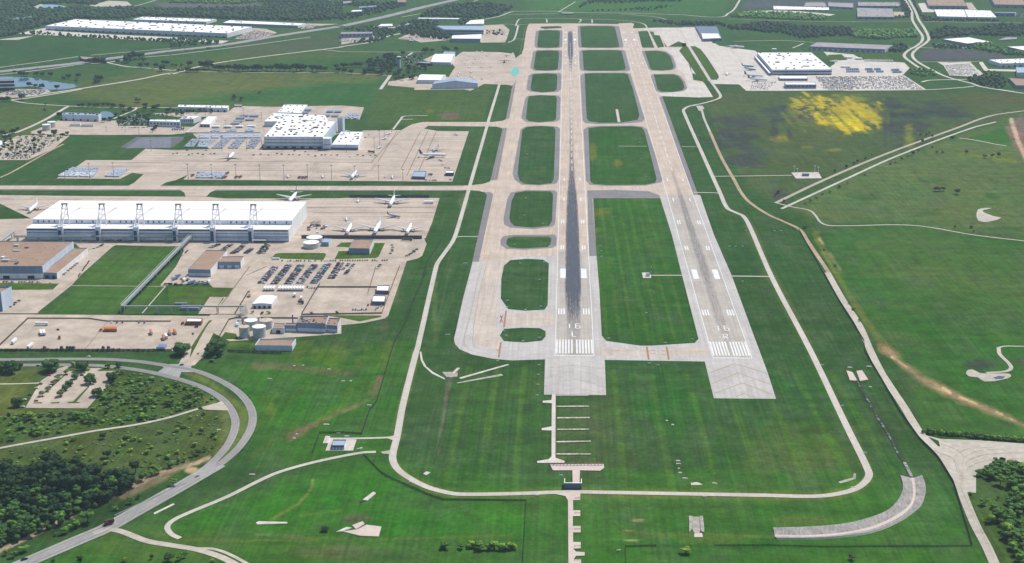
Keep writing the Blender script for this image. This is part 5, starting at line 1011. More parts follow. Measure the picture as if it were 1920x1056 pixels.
# fences, blast walls, hedges
def fence(name, label, px, hgt_=2.4, m=FENCEM, th=.25, post=4., cat='fence'):
    P = [G(*p) for p in px]; c = cen(P); t = thing(name, label, cat, (c[0], c[1], 0)); pan = MB(); ps = MB(); pts = []
    for a, b in zip(P, P[1:]):
        d = (b-a); L = d.length; d.normalize(); s = Vector((-d.y, d.x, 0))*th/2; n = max(1, int(L/post))
        V = [a+s, b+s, b-s, a-s]; pan.add([(v.x, v.y, .05) for v in V]+[(v.x, v.y, hgt_) for v in V], [(0, 1, 5, 4), (2, 3, 7, 6), (4, 5, 6, 7), (1, 2, 6, 5), (3, 0, 4, 7)])
        for i in range(n+1): pts.append(a.lerp(b, i/n))
    pan.build('fence_panel' if cat == 'fence' else 'wall_panel', m, t)
    step = max(1, len(pts)//60)
    pme = local('post', MB().tube((0, 0, 0), (0, 0, hgt_+.3), .12+th*.3, n=6), m)
    for q in pts[::step]: o = new('post', pme, t); o.location = (q.x-c[0], q.y-c[1], 0)
fence('blast_fence', 'dark grey blast wall in front of the nose-in row of parked jets', [*k12(1440,630), *k22(885,635)], 5.5, mat('dark corrugated wall', S(92, 98, 108), .8, .1, .5), .5, 8, 'blast wall')
fence('blast_fence', 'dark blue blast wall behind the lone jet at the taxiway edge', [*k22(92,182), *k22(962,182)], 5.5, mat('dark corrugated wall', None), .5, 8, 'blast wall')
fence('perimeter_fence', 'dark perimeter fence bending down beside the perimeter road', [*k22(1105,640), *k22(940,900), *k22(905,1056), *k23(935,60), *k23(790,380), *k23(690,640), *k23(580,850), *k23(520,1056), *m1(885,370), *m1(835,430), *m1(775,605)], 2.6)
fence('yard_fence', 'dark hedge-lined fence along the front of the trailer yard', ff(-60,657.5, 160,658, 322,658.3), 2.6)
fence('yard_fence', 'dark diagonal fence along the inner edge of the trailer yard', k03(-10,880, 180,700, 310,575), 2.4); fence('yard_fence', 'low barrier line dividing white trailers from orange trailers', k03(935,915, 1090,730, 1170,628), 1.4, mat('pale barrier', S(200, 190, 176), .8, .2, .5))
fence('yard_fence', 'thin fence along the yard road above the white trailers', k03(310,575, 980,577, 1180,607, 1877,608), 1.8); fence('yard_fence', 'fence round the tank cluster beside the access road', k13(525,795, 640,590, 720,570, 1400,575), 2.2); fence('yard_fence', 'dark fence along the access road above the tank cluster', k13(705,530, 850,290, 870,285), 2.4)
fence('yard_fence', 'diagonal fence between the white hangar yard and the runway side lot', k13(1440,530, 1610,240, 1640,200), 2.4); fence('yard_fence', 'fence across the middle of the car park towards the shelters', [*k13(1620,232), *k23(390,232)], 2.2)
fence('yard_fence', 'brown fence along the runway side of the car park', k23(445,520, 640,0), 2.0, RUST); fence('yard_fence', 'fence along the bottom edge of the car park', [*k13(1440,535), *k23(440,520)], 2.2)
fence('pump_house_fence', 'dark fence round the lone pump house', m1(413,745, 465,598, 640,597, 775,605), 2.2, netting('thin wire', S(70, 80, 66), .42)); fence('perimeter_fence', 'perimeter fence sweeping from the pump house under the approach road', m1(790,757, 920,890, 1000,935, 1150,1000, 1250,1045)+ff(830,938, 985,940), 2.0, netting('thin wire', S(70, 80, 66), .42))
fence('perimeter_fence', 'dark perimeter fence beside the gravel road on the meadow side', r2(225,745, 310,900, 400,1056)+ff(1575,568, 1620,640)+m3(710,0, 830,200, 960,430, 1110,640, 1240,770)+n3(1290,260, 1390,420, 1450,620, 1530,890), 2.4)
fence('field_fence', 'fence line crossing the bottom grass strip beside the shrubs', n2(105,560, 92,830, 78,1056), 2., netting('thin wire', S(70, 80, 66), .5)); fence('field_fence', 'short fence corner at the bottom edge beside the round bush', n2(855,1040, 848,905, 1080,898), 1.8, netting('thin wire', S(70, 80, 66), .35))
fence('field_fence', 'thin fence along the grass strip below the curved drain', n3(-400,895, 0,893, 400,905, 1525,900), 1.4, netting('thin wire', S(70, 80, 66), .3))
fence('guard_rail', 'steel guard rail beside the curving public road', n0(860,670, 1130,545, 1390,425), 1., STEEL, .3)
# airfield equipment
t = thing('glideslope_shelter', 'small white glideslope shelter with red mast on a concrete pad', 'navigation aid', G(1213, 518)); p = G(1213, 518)
sheet('concrete_pad', r1(953,282, 1005,282, 1020,300, 1020,322, 960,322), WHITEC)
MB().box(p.x-1, p.x+4, p.y-3, p.y+2, 0, 3.4).build('shelter', WALLW, t); MB().box(p.x-1.3, p.x+4.3, p.y-3.3, p.y+2.3, 3.4, 3.7).build('roof', ROOFD, t)
for z in range(4): MB().tube((p.x+6, p.y+6, z*3.2), (p.x+6, p.y+6, z*3.2+3.2), .35, n=6).build('mast_section', [RED, WHITE][z % 2], t)
for i, q in enumerate((r1(1005,262), )): pass
p = G(1074, 877); t = thing('localizer_array', 'wide red and white localizer antenna row on the pink pad', 'antenna array', p)
a, b = G(*m2(283,834)[0]), G(*m2(660,832)[0]); 
for i in range(16):
    q = a.lerp(b, i/15); mb = MB().tube((q.x, q.y, 0), (q.x, q.y, 2.4), .18, n=6).tube((q.x, q.y-1.6, 2.4), (q.x, q.y+2.2, 2.4), .22, n=6)
    for k in range(4): mb.tube((q.x-.9+.15*k, q.y-1.2+k*.9, 2.4), (q.x+.9-.15*k, q.y-1.2+k*.9, 2.4), .12, n=5)
    mb.build('antenna', REDP if i % 2 == 0 else RED, t)
MB().box(a.x, b.x, a.y-.4, a.y-.1, .9, 1.2).build('feeder_rail', WALL, t)
for q in n2(285,325, 310,318): pass
pA, pB = G(*n2(392,468)[0]), G(*n2(523,468)[0]); t = thing('light_platform', 'raised dark blue approach light platform above the perimeter road', 'platform', ((pA.x+pB.x)/2, pA.y, 0))
dz = hgt(1074, 917, 907.5)+.8; MB().box(pA.x, pB.x, pA.y, pA.y+.5, 0, dz).build('front_wall', ROOFD, t); MB().box(pA.x, pA.x+.6, pA.y+.52, pA.y+10, 0, dz).build('side_wall', WALLW, t); MB().box(pB.x-.6, pB.x, pA.y+.52, pA.y+10, 0, dz).build('side_wall', WALLW, t); MB().box(pA.x-.2, pB.x+.2, pA.y-.2, pA.y+.8, dz, dz+.35).build('cap', WALLW, t)
MB().box(pA.x+.62, pB.x-.62, pA.y+.52, pA.y+9.8, 0, .6).build('deck', WALLB, t)
# approach light bars along the centreline
lb = local('light_bar', MB().tube((-2.4, 0, 1.5), (2.4, 0, 1.5), .18, n=6).tube((-2, 0, 0), (-2, 0, 1.5), .12, n=6).tube((2, 0, 0), (2, 0, 1.5), .12, n=6), WHITE)
lm = local('lamp', MB().tube((0, 0, 1.5), (0, 0, 1.85), .35, .25, 8), STEELD)
for i, v in enumerate((545, 655, 775, 905, 1010)):
    q = G(*n2(490, v)[0]); t = thing('approach_light_bar', f'white approach light bar on its square pad, {nth(i)} below the perimeter road', 'light bar', q, group='approach light bars'); new('light_bar', lb, t)
    for k in range(5): o = new('lamp', lm, t); o.location = (-2.2+1.1*k, 0, 0)
# small white signs and runway distance markers
sg = local('sign_panel', MB().box(-1.6, 1.6, -.15, .15, .4, 1.6), WHITE); sl_ = local('leg', MB().box(-.1, .1, -.1, .1, 0, .4), STEELD)
SG = [r1(233,204), r1(60,213), r1(200,335), r1(213,530), r1(100,555), r1(203,760), r1(80,785), r1(710,765), r1(1322,770), r1(1125,798), r1(1008,950), r1(1072,961), r1(1690,347), r1(985,578), m2(197,100), m2(192,172), m2(190,245), m2(186,321), r1(20,75), k23(1155,755), k23(1185,755), k23(1825,378), k23(1820,450), k23(1785,715), k23(1815,765), k23(1718,1045), r3(110,467), r3(100,790), r3(90,917), r3(228,980), r3(945,503), r3(985,633), r3(935,382), r3(820,985), r3(1715,1030), k22(1350,908), k22(1375,908), r2(48,758), r2(98,758), m3(400,100), m3(545,400), m3(712,746), n2(190,522), n2(1445,533), n2(800,935), n2(370,372), n1(1160,425), r1(655,165), r1(655,123), r1(650,85), r1(1595,90), r1(1640,90), r1(1690,90)]
pts = [G(*q[0]) for q in SG]; order = sorted(range(len(pts)), key=lambda i: (pts[i]-Vector((0, 0, 0))).length)
for k, i in enumerate(order):
    t = thing('airfield_sign', f'small white airfield sign on the grass, {nth(k)} in distance from the 16L threshold bars', 'airfield sign', pts[i], group='small airfield signs'); new('sign_panel', sg, t)
    for x in (-1.2, 1.2): o = new('leg', sl_, t); o.location = (x, 0, 0)
# concrete drains and headwalls: sloping slabs
def slabs(name, label, px_list, cat, mats, zs):
    c = cen([G(*p) for q in px_list for p in q]); t = thing(name, label, cat, (c[0], c[1], 0))
    for q, m, z in zip(px_list, mats, zs):
        P = [G(*p) for p in q]; n = len(P); zz = z if isinstance(z, (list, tuple)) else [z]*n
        MB().add([(p.x, p.y, a) for p, a in zip(P, zz)]+[(p.x, p.y, 0) for p in P], [tuple(range(n))]+[(i, (i+1) % n, n+(i+1) % n, n+i) for i in range(n)]).build('slab', m, t)
slabs('drain_culvert', 'twin pale concrete culvert slabs at the head of the ditch', [m3(575,140, 620,150, 655,212, 600,212), m3(648,140, 690,140, 735,208, 675,214)], 'culvert', [PINKC, PINKC], [[.9, .3, .3, .9], [.3, .9, .9, .3]])
inn = n3(992,375, 1010,430, 1008,490, 975,560, 920,620, 840,665, 700,710, 560,740, 300,762, 38,768); mid = n3(1070,385, 1085,440, 1085,520, 1060,590, 1000,640, 920,690, 760,755, 560,795, 300,815, 50,812); mi2 = n3(1095,385, 1105,440, 1105,520, 1080,595, 1020,655, 940,705, 780,770, 570,808, 320,828, 52,826); out_ = n3(1155,375, 1178,440, 1175,510, 1145,590, 1080,650, 980,715, 800,790, 600,825, 350,845, 62,846)
t = thing('curved_drain', 'large curving concrete storm drain channel in the grass corner', 'storm drain', (*cen([G(*p) for p in mid]), 0))
def loft(a, b, za, zb, m, n_):
    A = smooth_path([G(*p) for p in a], 4); B = smooth_path([G(*p) for p in b], 4); V = []
    for p, q in zip(A, B): V += [(p.x, p.y, za), (q.x, q.y, zb)]
    F = []
    for i in range(len(A)-1): F.append((2*i, 2*i+1, 2*i+3, 2*i+2))
    o = mk(n_, V, F, m, t)
    return o
chs, tt, bb = nt('streaked drain concrete'); 
vv = pos(tt); fz = mul(tt, mapr(tt, noise(tt, pos(tt, .6, .12, 1), 1, 4, .65), .3, .7, .55, 1.25), mapr(tt, noise(tt, vv, .08, 3), .3, .7, .8, 1.15)); tt.links.new(vscale(tt, S(176, 170, 162), fz), bb.inputs['Base Color']); bb.inputs['Roughness'].default_value = .9
loft(inn, mid, 1.6, .25, chs, 'bank_slab'); loft(mid, mi2, .25, .25, PINKC, 'channel_bed'); loft(mi2, out_, .25, 1.6, chs, 'bank_slab')
o = loft(inn, [(x-.8, y-.8) for x, y in inn], 1.6, 0, WHITEC, 'rim'); o = loft(out_, [(x+.8, y+.8) for x, y in out_], 1.6, 0, WHITEC, 'rim')
slabs('energy_dissipator', 'grey stepped concrete spillway on the bottom grass strip', [n2(1327,678, 1355,680, 1350,770, 1330,800), n2(1355,678, 1408,678, 1412,770, 1408,800, 1368,802, 1352,770), n2(1408,678, 1432,678, 1442,770, 1440,800, 1415,790), n2(1368,804, 1425,802, 1432,832, 1366,832)], 'spillway', [CHAN, CHAN, CHAN, PINKC], [1.2, .4, 1.2, .5])
for k in range(4): 
    q = G(*n2(1385, 700+k*22)[0]); 
slabs('drain_headwall', 'fan shaped pale concrete outfall in the bright green hollow', [n1(720,745, 800,715, 815,735, 750,775), n1(600,795, 680,758, 720,765, 650,790), n1(650,790, 760,775, 830,740, 940,755, 920,828, 780,822)], 'outfall', [PINKC, WHITEC, PINKC], [.8, .8, .6])
slabs('drain_inlet', 'narrow white and black drain inlet lying in bright grass', [n1(800,555, 880,493, 900,505, 835,560), n1(775,570, 835,535, 830,555, 800,570)], 'drain inlet', [WHITEC, DARK], [.9, .5])
slabs('ditch_headwall', 'concrete ditch headwall with pale slabs below the taxiway corner', [m1(1365,150, 1440,150, 1420,185, 1395,185), m1(1435,160, 1475,122, 1495,122, 1450,170), m1(1440,150, 1480,155, 1475,185, 1420,190)], 'headwall', [CHAN, PINKC, CHAN], [.5, 1., .5])
for i, (q, l) in enumerate(((m1(1490,190, 1840,92, 1858,96, 1500,200), 'thin concrete ditch lining pointing to the taxiway corner'), (m1(1470,228, 1800,162, 1812,175, 1480,232), 'grey stone ditch lining below the thin one'), (m1(1212,0, 1222,60, 1250,110, 1300,150, 1385,195, 1385,205, 1290,160, 1230,105, 1208,60, 1200,0), 'curved pale ditch lining beside the perimeter road'), (m1(1225,895, 1250,878, 1280,885, 1250,905), 'small white headwall at the foot of the ditch'), (m3(515,955, 560,940, 620,925, 628,893, 645,893, 645,930, 580,955, 530,965), 'hook shaped gravel strip inside the perimeter road corner'), (n2(1340,425, 1380,418, 1410,425, 1430,440, 1345,440), 'broken white concrete slab above the perimeter road'), (n0(1150,650, 1300,578, 1312,585, 1160,660), 'long thin concrete weir beside the public road'), (n1(0,722, 20,712, 235,718, 235,728, 10,735), 'long pale concrete kerb in the bright hollow'))):
    slabs('ditch_lining', l, [q], 'ditch lining', [CHAN if i in (1, 4) else WHITEC], [.35])
slabs('weather_pad', 'white square pad with blue hut and corner masts on the flower field edge', [r2(170,328, 370,325, 395,370, 205,372)], 'weather station', [WHITEC], [.3]); p = G(*r2(275,352)[0])
o = [x for x in bpy.data.objects if x.name.startswith('weather_pad')][0]
MB().box(p.x-6, p.x+6, p.y-3, p.y+3, .3, 4).build('hut', WALLB, o); MB().box(p.x-6.4, p.x+6.4, p.y-3.4, p.y+3.4, 4, 4.4).build('hut_roof', ROOFD, o)
for q in r2(192,328, 342,325, 368,335, 213,345): a = G(*q); MB().tube(a, a+Vector((0, 0, 12)), .35, .25).box(a.x-1.6, a.x+1.6, a.y-.4, a.y+.4, 11.6, 12.4).build('corner_mast', WHITE, o)
# loose stones and kerb scraps on the grass
rr = random.Random(12)
ST = [(1219+rr.uniform(-.5, 2)*1, 0) for _ in range(0)]
for q in (*m2(1218,800, 1220,822, 1224,857, 1232,888, 1268,928, 1485,965, 1135,505, 1178,535), *m1(345,100, 280,103, 535,128, 100,197, 695,214, 640,215, 515,533, 300,605, 280,635, 830,392, 755,712, 770,705, 605,597, 665,620, 1135,962), *m3(600,115, 740,108, 750,258, 625,995), *n0(1475,378, 1640,25, 1890,360)):
    p = G(*q); L = rr.uniform(1.2, 3.4); w = rr.uniform(.7, 1.2)
    o = mk('concrete_block', [(p.x-L, p.y-w, 0), (p.x+L, p.y-w*.8, 0), (p.x+L*.9, p.y+w, 0), (p.x-L*.8, p.y+w*.9, 0), (p.x-L*.9, p.y-w*.8, .7), (p.x+L*.8, p.y-w*.6, .5), (p.x+L*.8, p.y+w*.7, .6), (p.x-L*.7, p.y+w*.7, .8)], [(3, 2, 1, 0), (4, 5, 6, 7), (0, 1, 5, 4), (1, 2, 6, 5), (2, 3, 7, 6), (3, 0, 4, 7)], WHITEC)
    tag(o, 'small pale concrete block lying loose in the grass', 'concrete block', 'loose concrete blocks in the grass')
# ------------------------------------------------------------------ aircraft
def airfoil(pts, th, name=None):
    """thin tapered slab between root and tip chords: pts root LE, root TE, tip TE, tip LE (x,y,z)"""
    V = []
    for k, p in enumerate(pts):
        q = th if k < 2 else th*.4
        V += [(p[0], p[1], p[2]-q/2), (p[0], p[1], p[2]+q/2)]
    return V, [(0, 2, 4, 6), (1, 7, 5, 3), (0, 1, 3, 2), (2, 3, 5, 4), (4, 5, 7, 6), (6, 7, 1, 0)]
ATM = {}
def plane_mesh(key, L, Sp, r, ne, tprop=False, hightail=False):
    if key in ATM: return ATM[key]
    gz = r*1.75; prof = [(.015, .5), (.3, .492), (.58, .475), (.85, .445), (1, .40), (1, -.16), (.86, -.28), (.58, -.38), (.28, -.46), (.1, -.5)]
    mb = MB(); mb.lathe([(r*a, 0) for a, b in prof], n=18, axis='y'); n = 18
    for j, (a, b) in enumerate(prof):
        up = 0 if b > -.16 else (1-a)*r*.75
        dn = 0 if b < .44 else -(1-a)*r*.25
        for i in range(n):
            x, y, z = mb.V[j*n+i]; mb.V[j*n+i] = (x, b*L, z+gz+up+dn)
    d = dict(fuselage=local('fuselage', mb, WHITE, True))
    ws = []
    for sg in (-1, 1):
        V, F = airfoil([(sg*r*.7, .09*L, gz-r*.5), (sg*r*.7, -.10*L, gz-r*.5), (sg*Sp/2, -.17*L, gz+Sp*.035), (sg*Sp/2, -.125*L, gz+Sp*.035)] if not tprop else [(sg*r*.5, .06*L, gz+r*.9), (sg*r*.5, -.06*L, gz+r*.9), (sg*Sp/2, -.03*L, gz+r*1.1), (sg*Sp/2, .02*L, gz+r*1.1)], r*.36)
        if not tprop:   # trailing edge kink
            V = V
        ws.append(local('wing', MB().add(V, F), WINGM))
    d['wing'] = ws; ts = []
    hz = gz+r*.5 if not hightail else gz+r*.9+Sp*.0+L*.16
    for sg in (-1, 1):
        V, F = airfoil([(sg*r*.25, -.40*L, hz), (sg*r*.25, -.47*L, hz), (sg*Sp*.18, -.51*L, hz+.4), (sg*Sp*.18, -.475*L, hz+.4)], r*.16); ts.append(local('stabilizer', MB().add(V, F), WINGM))
    d['stabilizer'] = ts; fh = L*.145
    w = r*.09; mbf = MB().add([(-w, -.36*L, gz+r*.8), (-w, -.475*L, gz+r*.7), (-w*.4, -.515*L, gz+r*.8+fh), (-w*.4, -.465*L, gz+r*.8+fh), (w, -.36*L, gz+r*.8), (w, -.475*L, gz+r*.7), (w*.4, -.515*L, gz+r*.8+fh), (w*.4, -.465*L, gz+r*.8+fh)], [(0, 1, 2, 3), (7, 6, 5, 4), (0, 3, 7, 4), (3, 2, 6, 7), (2, 1, 5, 6)])
    d['fin'] = local('fin', mbf, WHITE); es = []
    xs = {2: (.17,), 4: (.16, .30)}.get(ne, ()); er = r*.52
    for sg in (-1, 1):
        for f in xs:
            x = sg*Sp*f; y = .03*L-.20*L*(f-.1); z = gz-r*.62+Sp*.07*f if not tprop else gz+r*.95
            if hightail: x, y, z = sg*r*1.5, -.3*L, gz+r*.4
            e = MB().lathe([(er*.75, y+er*2.4), (er, y+er*1.8), (er*.95, y-er*.2), (er*.55, y-er*1.7)], (x, 0, z), 14, axis='y')
            if not hightail and not tprop: e.box(x-.15, x+.15, y-er*1.2, y+er*1.2, z+er*.6, z+er*1.5)
            if tprop:
                e.box(x-r*.9, x+r*.9, y+er*2.5, y+er*2.6, z-.1, z+.1); e.box(x-.1, x+.1, y+er*2.5, y+er*2.6, z-r*.9, z+r*.9)
            es.append(local('engine', e, NAC))
    d['engine'] = es
    gs = []
    for x, y in ((0, .36*L), (-r*1.1, -.04*L), (r*1.1, -.04*L)):
        g_ = MB().tube((x, y, .5), (x, y, gz-r*.6), r*.09, n=6)
        for dx in (-.22*r, .22*r): g_.tube((x+dx-.1*r, y, r*.24), (x+dx+.1*r, y, r*.24), r*.24, n=10)
        gs.append(local('landing_gear', g_, VD))
    d['gear'] = gs
    wm = MB()
    for sg in (-1, 1): wm.add([(sg*r*.1, .489*L, gz+r*.28), (sg*r*.62, .462*L, gz+r*.46), (sg*r*.66, .45*L, gz+r*.68), (sg*r*.1, .472*L, gz+r*.62)], [(0, 1, 2, 3), (3, 2, 1, 0)])
    d['windscreen'] = local('windscreen', wm, GLASSD)
    ATM[key] = d; return d
WINGM = mat('wing grey', S(214, 216, 220), .45, .05, .3, obj=True); NAC = mat('engine cowling', S(190, 194, 202), .4, .08, .5, obj=True)
def paint(nm, c): return mat('aircraft '+nm, S(*c), .4, .04, .3, obj=True)
PURP = paint('purple', (72, 62, 120)); BLUEP = paint('sky blue', (70, 150, 196)); NAVY = paint('navy', (40, 60, 96)); GRYP = paint('grey', (170, 178, 190))
SIZ = dict(wide=(63, 60, 3.0, 2), cargo=(54, 50, 2.7, 2), narrow=(38, 34, 1.9, 2), regional=(28, 24, 1.5, 2), prop=(19, 22, 1.2, 2), jet=(17, 15, 1.05, 2), single=(12, 15, .8, 2), military=(30, 40, 2.1, 4))
def airplane(label, nose, tail, size, fin=None, body=None, group=None, parts=True, z0=.3, nofin=False, cat='airplane', wing=None):
    L, Sp, r, ne = SIZ[size]; a = G(*nose, r*1.6); b = G(*tail, r*1.6); d = a-b; ang = math.atan2(-d.x, d.y); c = (a+b)/2
    m = plane_mesh(size, L, Sp, r, ne, size in ('prop', 'single', 'military'), size == 'jet')
    t = thing('airplane', label, cat, (c.x, c.y, z0), ang, group)
    def ch(nm, me, mt=None):
        o = new(nm, me, t)
        if mt: o.material_slots[0].link = 'OBJECT'; o.material_slots[0].material = mt
        return o
    ch('fuselage', m['fuselage'], body)
    for w in m['wing']: ch('wing', w, wing)
    for w in m['stabilizer']: ch('stabilizer', w, wing)
    if not nofin: ch('fin', m['fin'], fin or body)
    for e in m['engine']: ch('engine', e, wing)
    if parts:
        for g_ in m['gear']: ch('landing_gear', g_)
        ch('windscreen', m['windscreen'])
    return t
q = lambda x, y: (640+x/S3, 340+y/S3); q1 = lambda x, y: (320+x/S3, 340+y/S3)
airplane('plain white jet parked half behind the end of the roof-mast hangar', k02(295,355)[0], k02(437,225)[0], 'cargo')
airplane('white jet with purple fin parked just beyond the hangar roof corner', q1(1298,232), q1(1392,122), 'wide', PURP)
airplane('white twin-engine jet alone in front of the dark blue blast wall', q(527,283), q(592,152), 'wide')
gj = 'row of white jets facing the dark blast wall'
airplane('white finless jet facing the dark blast wall, at the scaffold end', q(52,582), q(118,462), 'cargo', group=gj, nofin=True)
airplane('white jet facing the dark blast wall with the only complete tail, in the middle', q(357,580), q(436,440), 'wide', group=gj)
airplane('white finless jet facing the dark blast wall, at the grass end', q(712,585), q(778,462), 'cargo', group=gj, nofin=True)
airplane('small blue and grey jet parked sideways behind the row of white jets', q(628,390), q(528,372), 'regional', NAVY, GRYP)
airplane('small white propeller plane parked behind the finless jet by the scaffold', q(58,430), q(55,405), 'prop'); airplane('tiny white plane alone on the apron near the hangar corner jet', q(180,230), q(188,208), 'jet')
k = lambda x, y: (320+x/S3, 170+y/S3); kk_ = lambda x, y: (640+x/S3, 170+y/S3)
airplane('white cargo jet with purple tail taxiing away from the camera below the trailer rows', k(708,672), k(618,768), 'cargo', PURP)
airplane('white cargo jet facing the camera at the front edge of the cargo apron', kk_(104,972), kk_(172,880), 'cargo', WHITE)
airplane('white cargo jet with purple tail seen side-on on the open apron', kk_(1148,712), kk_(868,708), 'cargo', PURP, group='cargo jets on the open apron')
airplane('grey cargo jet with dark fin parked behind the side-on cargo jet', kk_(1010,665), kk_(1062,632), 'narrow', NAVY, GRYP, 'cargo jets on the open apron')
airplane('small white plane parked at the far corner of the open cargo apron', kk_(1290,490), kk_(1236,472), 'jet')
for i, (n_, tl) in enumerate(((kk_(495,480), kk_(545,470)), (kk_(448,535), kk_(505,525)), (kk_(392,635), kk_(445,615)))): airplane(f'small white feeder plane beside the hub masts, {nth(i)} coming toward the camera', n_, tl, 'prop', PURP, group='feeder planes beside the hub')
for i, (x, y) in enumerate(((1290,945), (1672,948))): airplane(f'thin winged small plane on the apron front edge, {nth(i)} from the vehicle cluster', k(x, y+14), k(x, y-18), 'prop', group='small planes on the apron front edge')
airplane('thin winged small plane beside the pale corner canopy of the cargo apron', kk_(560,972), kk_(562,935), 'prop')
fb_ = [(1475, 650), (1380, 655), (1455, 690), (1360, 690), (1548, 690), (1545, 735), (1645, 735), (1410, 738), (1285, 832), (1430, 842), (1360, 862), (1462, 862), (1550, 865), (1300, 805), (1325, 666), (1490, 570), (1545, 572), (1600, 612), (1400, 610), (1430, 795)]
fb_.sort(key=lambda p: -p[1]*1000-p[0])
for i, (x, y) in enumerate(fb_):
    dx = R.choice((-8, 8, 4)); airplane(f'small white jet on the light-aircraft ramp, {nth(i)} counting up from the front edge', (640+(x+dx)/S3, (y+9)/S3), (640+(x-dx)/S3, (y-9)/S3), 'jet', group='small jets on the light-aircraft ramp', parts=False)
airplane('dark four-engine propeller plane on the ramp beside the taxiway', k20(1790,695)[0], k20(1800,660)[0], 'military', VD, VD, wing=VD); airplane('dark propeller plane parked behind the other dark one at the ramp corner', k20(1812,632)[0], k20(1822,602)[0], 'prop', VD, VD, wing=VD)
gp = 'blue tailed cargo jets at the parcel hub'
for l, n_, tl, f_ in (('blue tailed white cargo jet at the back of the white ramp', (700,522), (470,508), BLUEP), ('all blue cargo jet beside the parcel hub, the upper of the pair', (790,735), (640,722), BLUEP), ('all blue cargo jet beside the parcel hub, the lower of the pair', (818,772), (672,755), BLUEP), ('white cargo jet with blue tail nosed toward the parcel hub, above its twin', (890,838), (682,826), NAVY), ('white cargo jet with blue tail nosed toward the parcel hub, below its twin', (930,882), (720,868), NAVY)):
    airplane(l, k40(*n_)[0], k40(*tl)[0], 'cargo' if 'white' in l else 'narrow', f_, BLUEP if 'all blue' in l else None, gp, parts=False)
airplane('white jet facing the camera on the open white ramp', k40(480,832)[0], k40(498,792)[0], 'narrow', parts=False)
# ------------------------------------------------------------------ vehicles
def carbody(kind):
    if kind == 'car': prof = [(-2.25, .45), (-2.25, .85), (-1.9, .98), (-1.45, 1.02), (-.85, 1.48), (.55, 1.5), (1.2, 1.02), (2.1, .85), (2.25, .6), (2.25, .4)]
    elif kind == 'pickup': prof = [(-2.8, .55), (-2.8, 1.1), (-.7, 1.12), (-.6, 1.85), (.8, 1.85), (1.4, 1.2), (2.6, 1.08), (2.75, .7), (2.75, .5)]
    else: prof = [(-2.4, .45), (-2.4, 1.2), (-2.2, 1.9), (.9, 1.95), (1.6, 1.2), (2.3, 1.05), (2.45, .6), (2.45, .45)]
    n = len(prof); V = [(-.9 if z < 1.25 else -.74, y, z) for y, z in prof]+[(.9 if z < 1.25 else .74, y, z) for y, z in prof]
    F = [tuple(range(n-1, -1, -1)), tuple(range(n, 2*n))]+[(i, (i+1) % n, n+(i+1) % n, n+i) for i in range(n)]
    return MB().add(V, F)
def carglass(kind):
    a, b, z0, z1 = {'car': (-1.3, 1.1, 1.05, 1.46), 'pickup': (-.6, 1.3, 1.3, 1.8), 'van': (-2.1, 1.4, 1.3, 1.85)}[kind]
    m = MB(); w = .93
    for sg in (-1, 1): m.add([(sg*w, a, z0), (sg*w, b, z0), (sg*w*.86, b-.55, z1), (sg*w*.86, a+.4, z1)], [(0, 1, 2, 3), (3, 2, 1, 0)])
    m.add([(-.8, b+.06, z0), (.8, b+.06, z0), (.7, b-.56, z1+.03), (-.7, b-.56, z1+.03)], [(0, 1, 2, 3), (3, 2, 1, 0)]); return m
wheel = local('wheel', MB().tube((-.12, 0, 0), (.12, 0, 0), .34, n=10), mat('tyre', S(40, 40, 42), .9, .1, 1., obj=True))
CARP = {}
for nm, c in (('white', (236, 236, 236)), ('silver', (180, 184, 190)), ('black', (34, 36, 42)), ('dark blue', (44, 60, 96)), ('red', (160, 40, 40)), ('grey', (104, 108, 116)), ('beige', (190, 176, 150)), ('green', (60, 90, 70)), ('yellow', (226, 180, 50))): CARP[nm] = mat('car paint '+nm, S(*c), .35, .04, .5, obj=True, spec=.5)
CB = {k_: local('body', carbody(k_), CARP['white']) for k_ in ('car', 'pickup', 'van')}; CG = {k_: local('window', carglass(k_), GLASSD) for k_ in ('car', 'pickup', 'van')}
CN = {'car': 'parked_car', 'pickup': 'pickup_truck', 'van': 'parked_van'}
NCAR = [0]; mbc = [MB() for _ in range(3)]
def car(p, rz, col, label, group=None, kind='car', parts=False, z=.45, sc=1.):
    if kind == 'car' and not parts:
        NCAR[0] += 1
        if NCAR[0] > 262:      # the ones that show smallest go into the mass of distant cars
            c, s = math.cos(rz), math.sin(rz); m_ = mbc[{'white': 0, 'silver': 0, 'beige': 0, 'grey': 1, 'black': 2}.get(col, 1)]
            for w, l0, l1, z0, z1 in ((.9, -2.25, 2.25, .4, 1.0), (.76, -1.3, 1., 1.0, 1.5)):
                Q = [(p.x+x*c-y*s, p.y+x*s+y*c) for x, y in ((-w, l0), (w, l0), (w, l1), (-w, l1))]
                m_.add([(x, y, z0+z) for x, y in Q]+[(x, y, z1+z) for x, y in Q], [(4, 5, 6, 7), (0, 1, 5, 4), (1, 2, 6, 5), (2, 3, 7, 6), (3, 0, 4, 7)])
            return None
    if parts:
        t = thing(CN[kind], label, 'car' if kind == 'car' else kind if kind == 'van' else 'pickup truck', (p.x, p.y, z), rz, group, sc=sc)
        b = new('body', CB[kind], t); new('window', CG[kind], t)
        for x in (-.82, .82):
            for y in (-1.4, 1.4): w = new('wheel', wheel, t); w.location = (x, y, .34)
    else:
        t = b = tag(new(CN[kind], CARM[kind], None, (p.x, p.y, z)), label, 'car', group); b.rotation_euler = (0, 0, rz); b.scale = (sc, sc, sc)
    b.material_slots[0].link = 'OBJECT'; b.material_slots[0].material = CARP[col]; return t
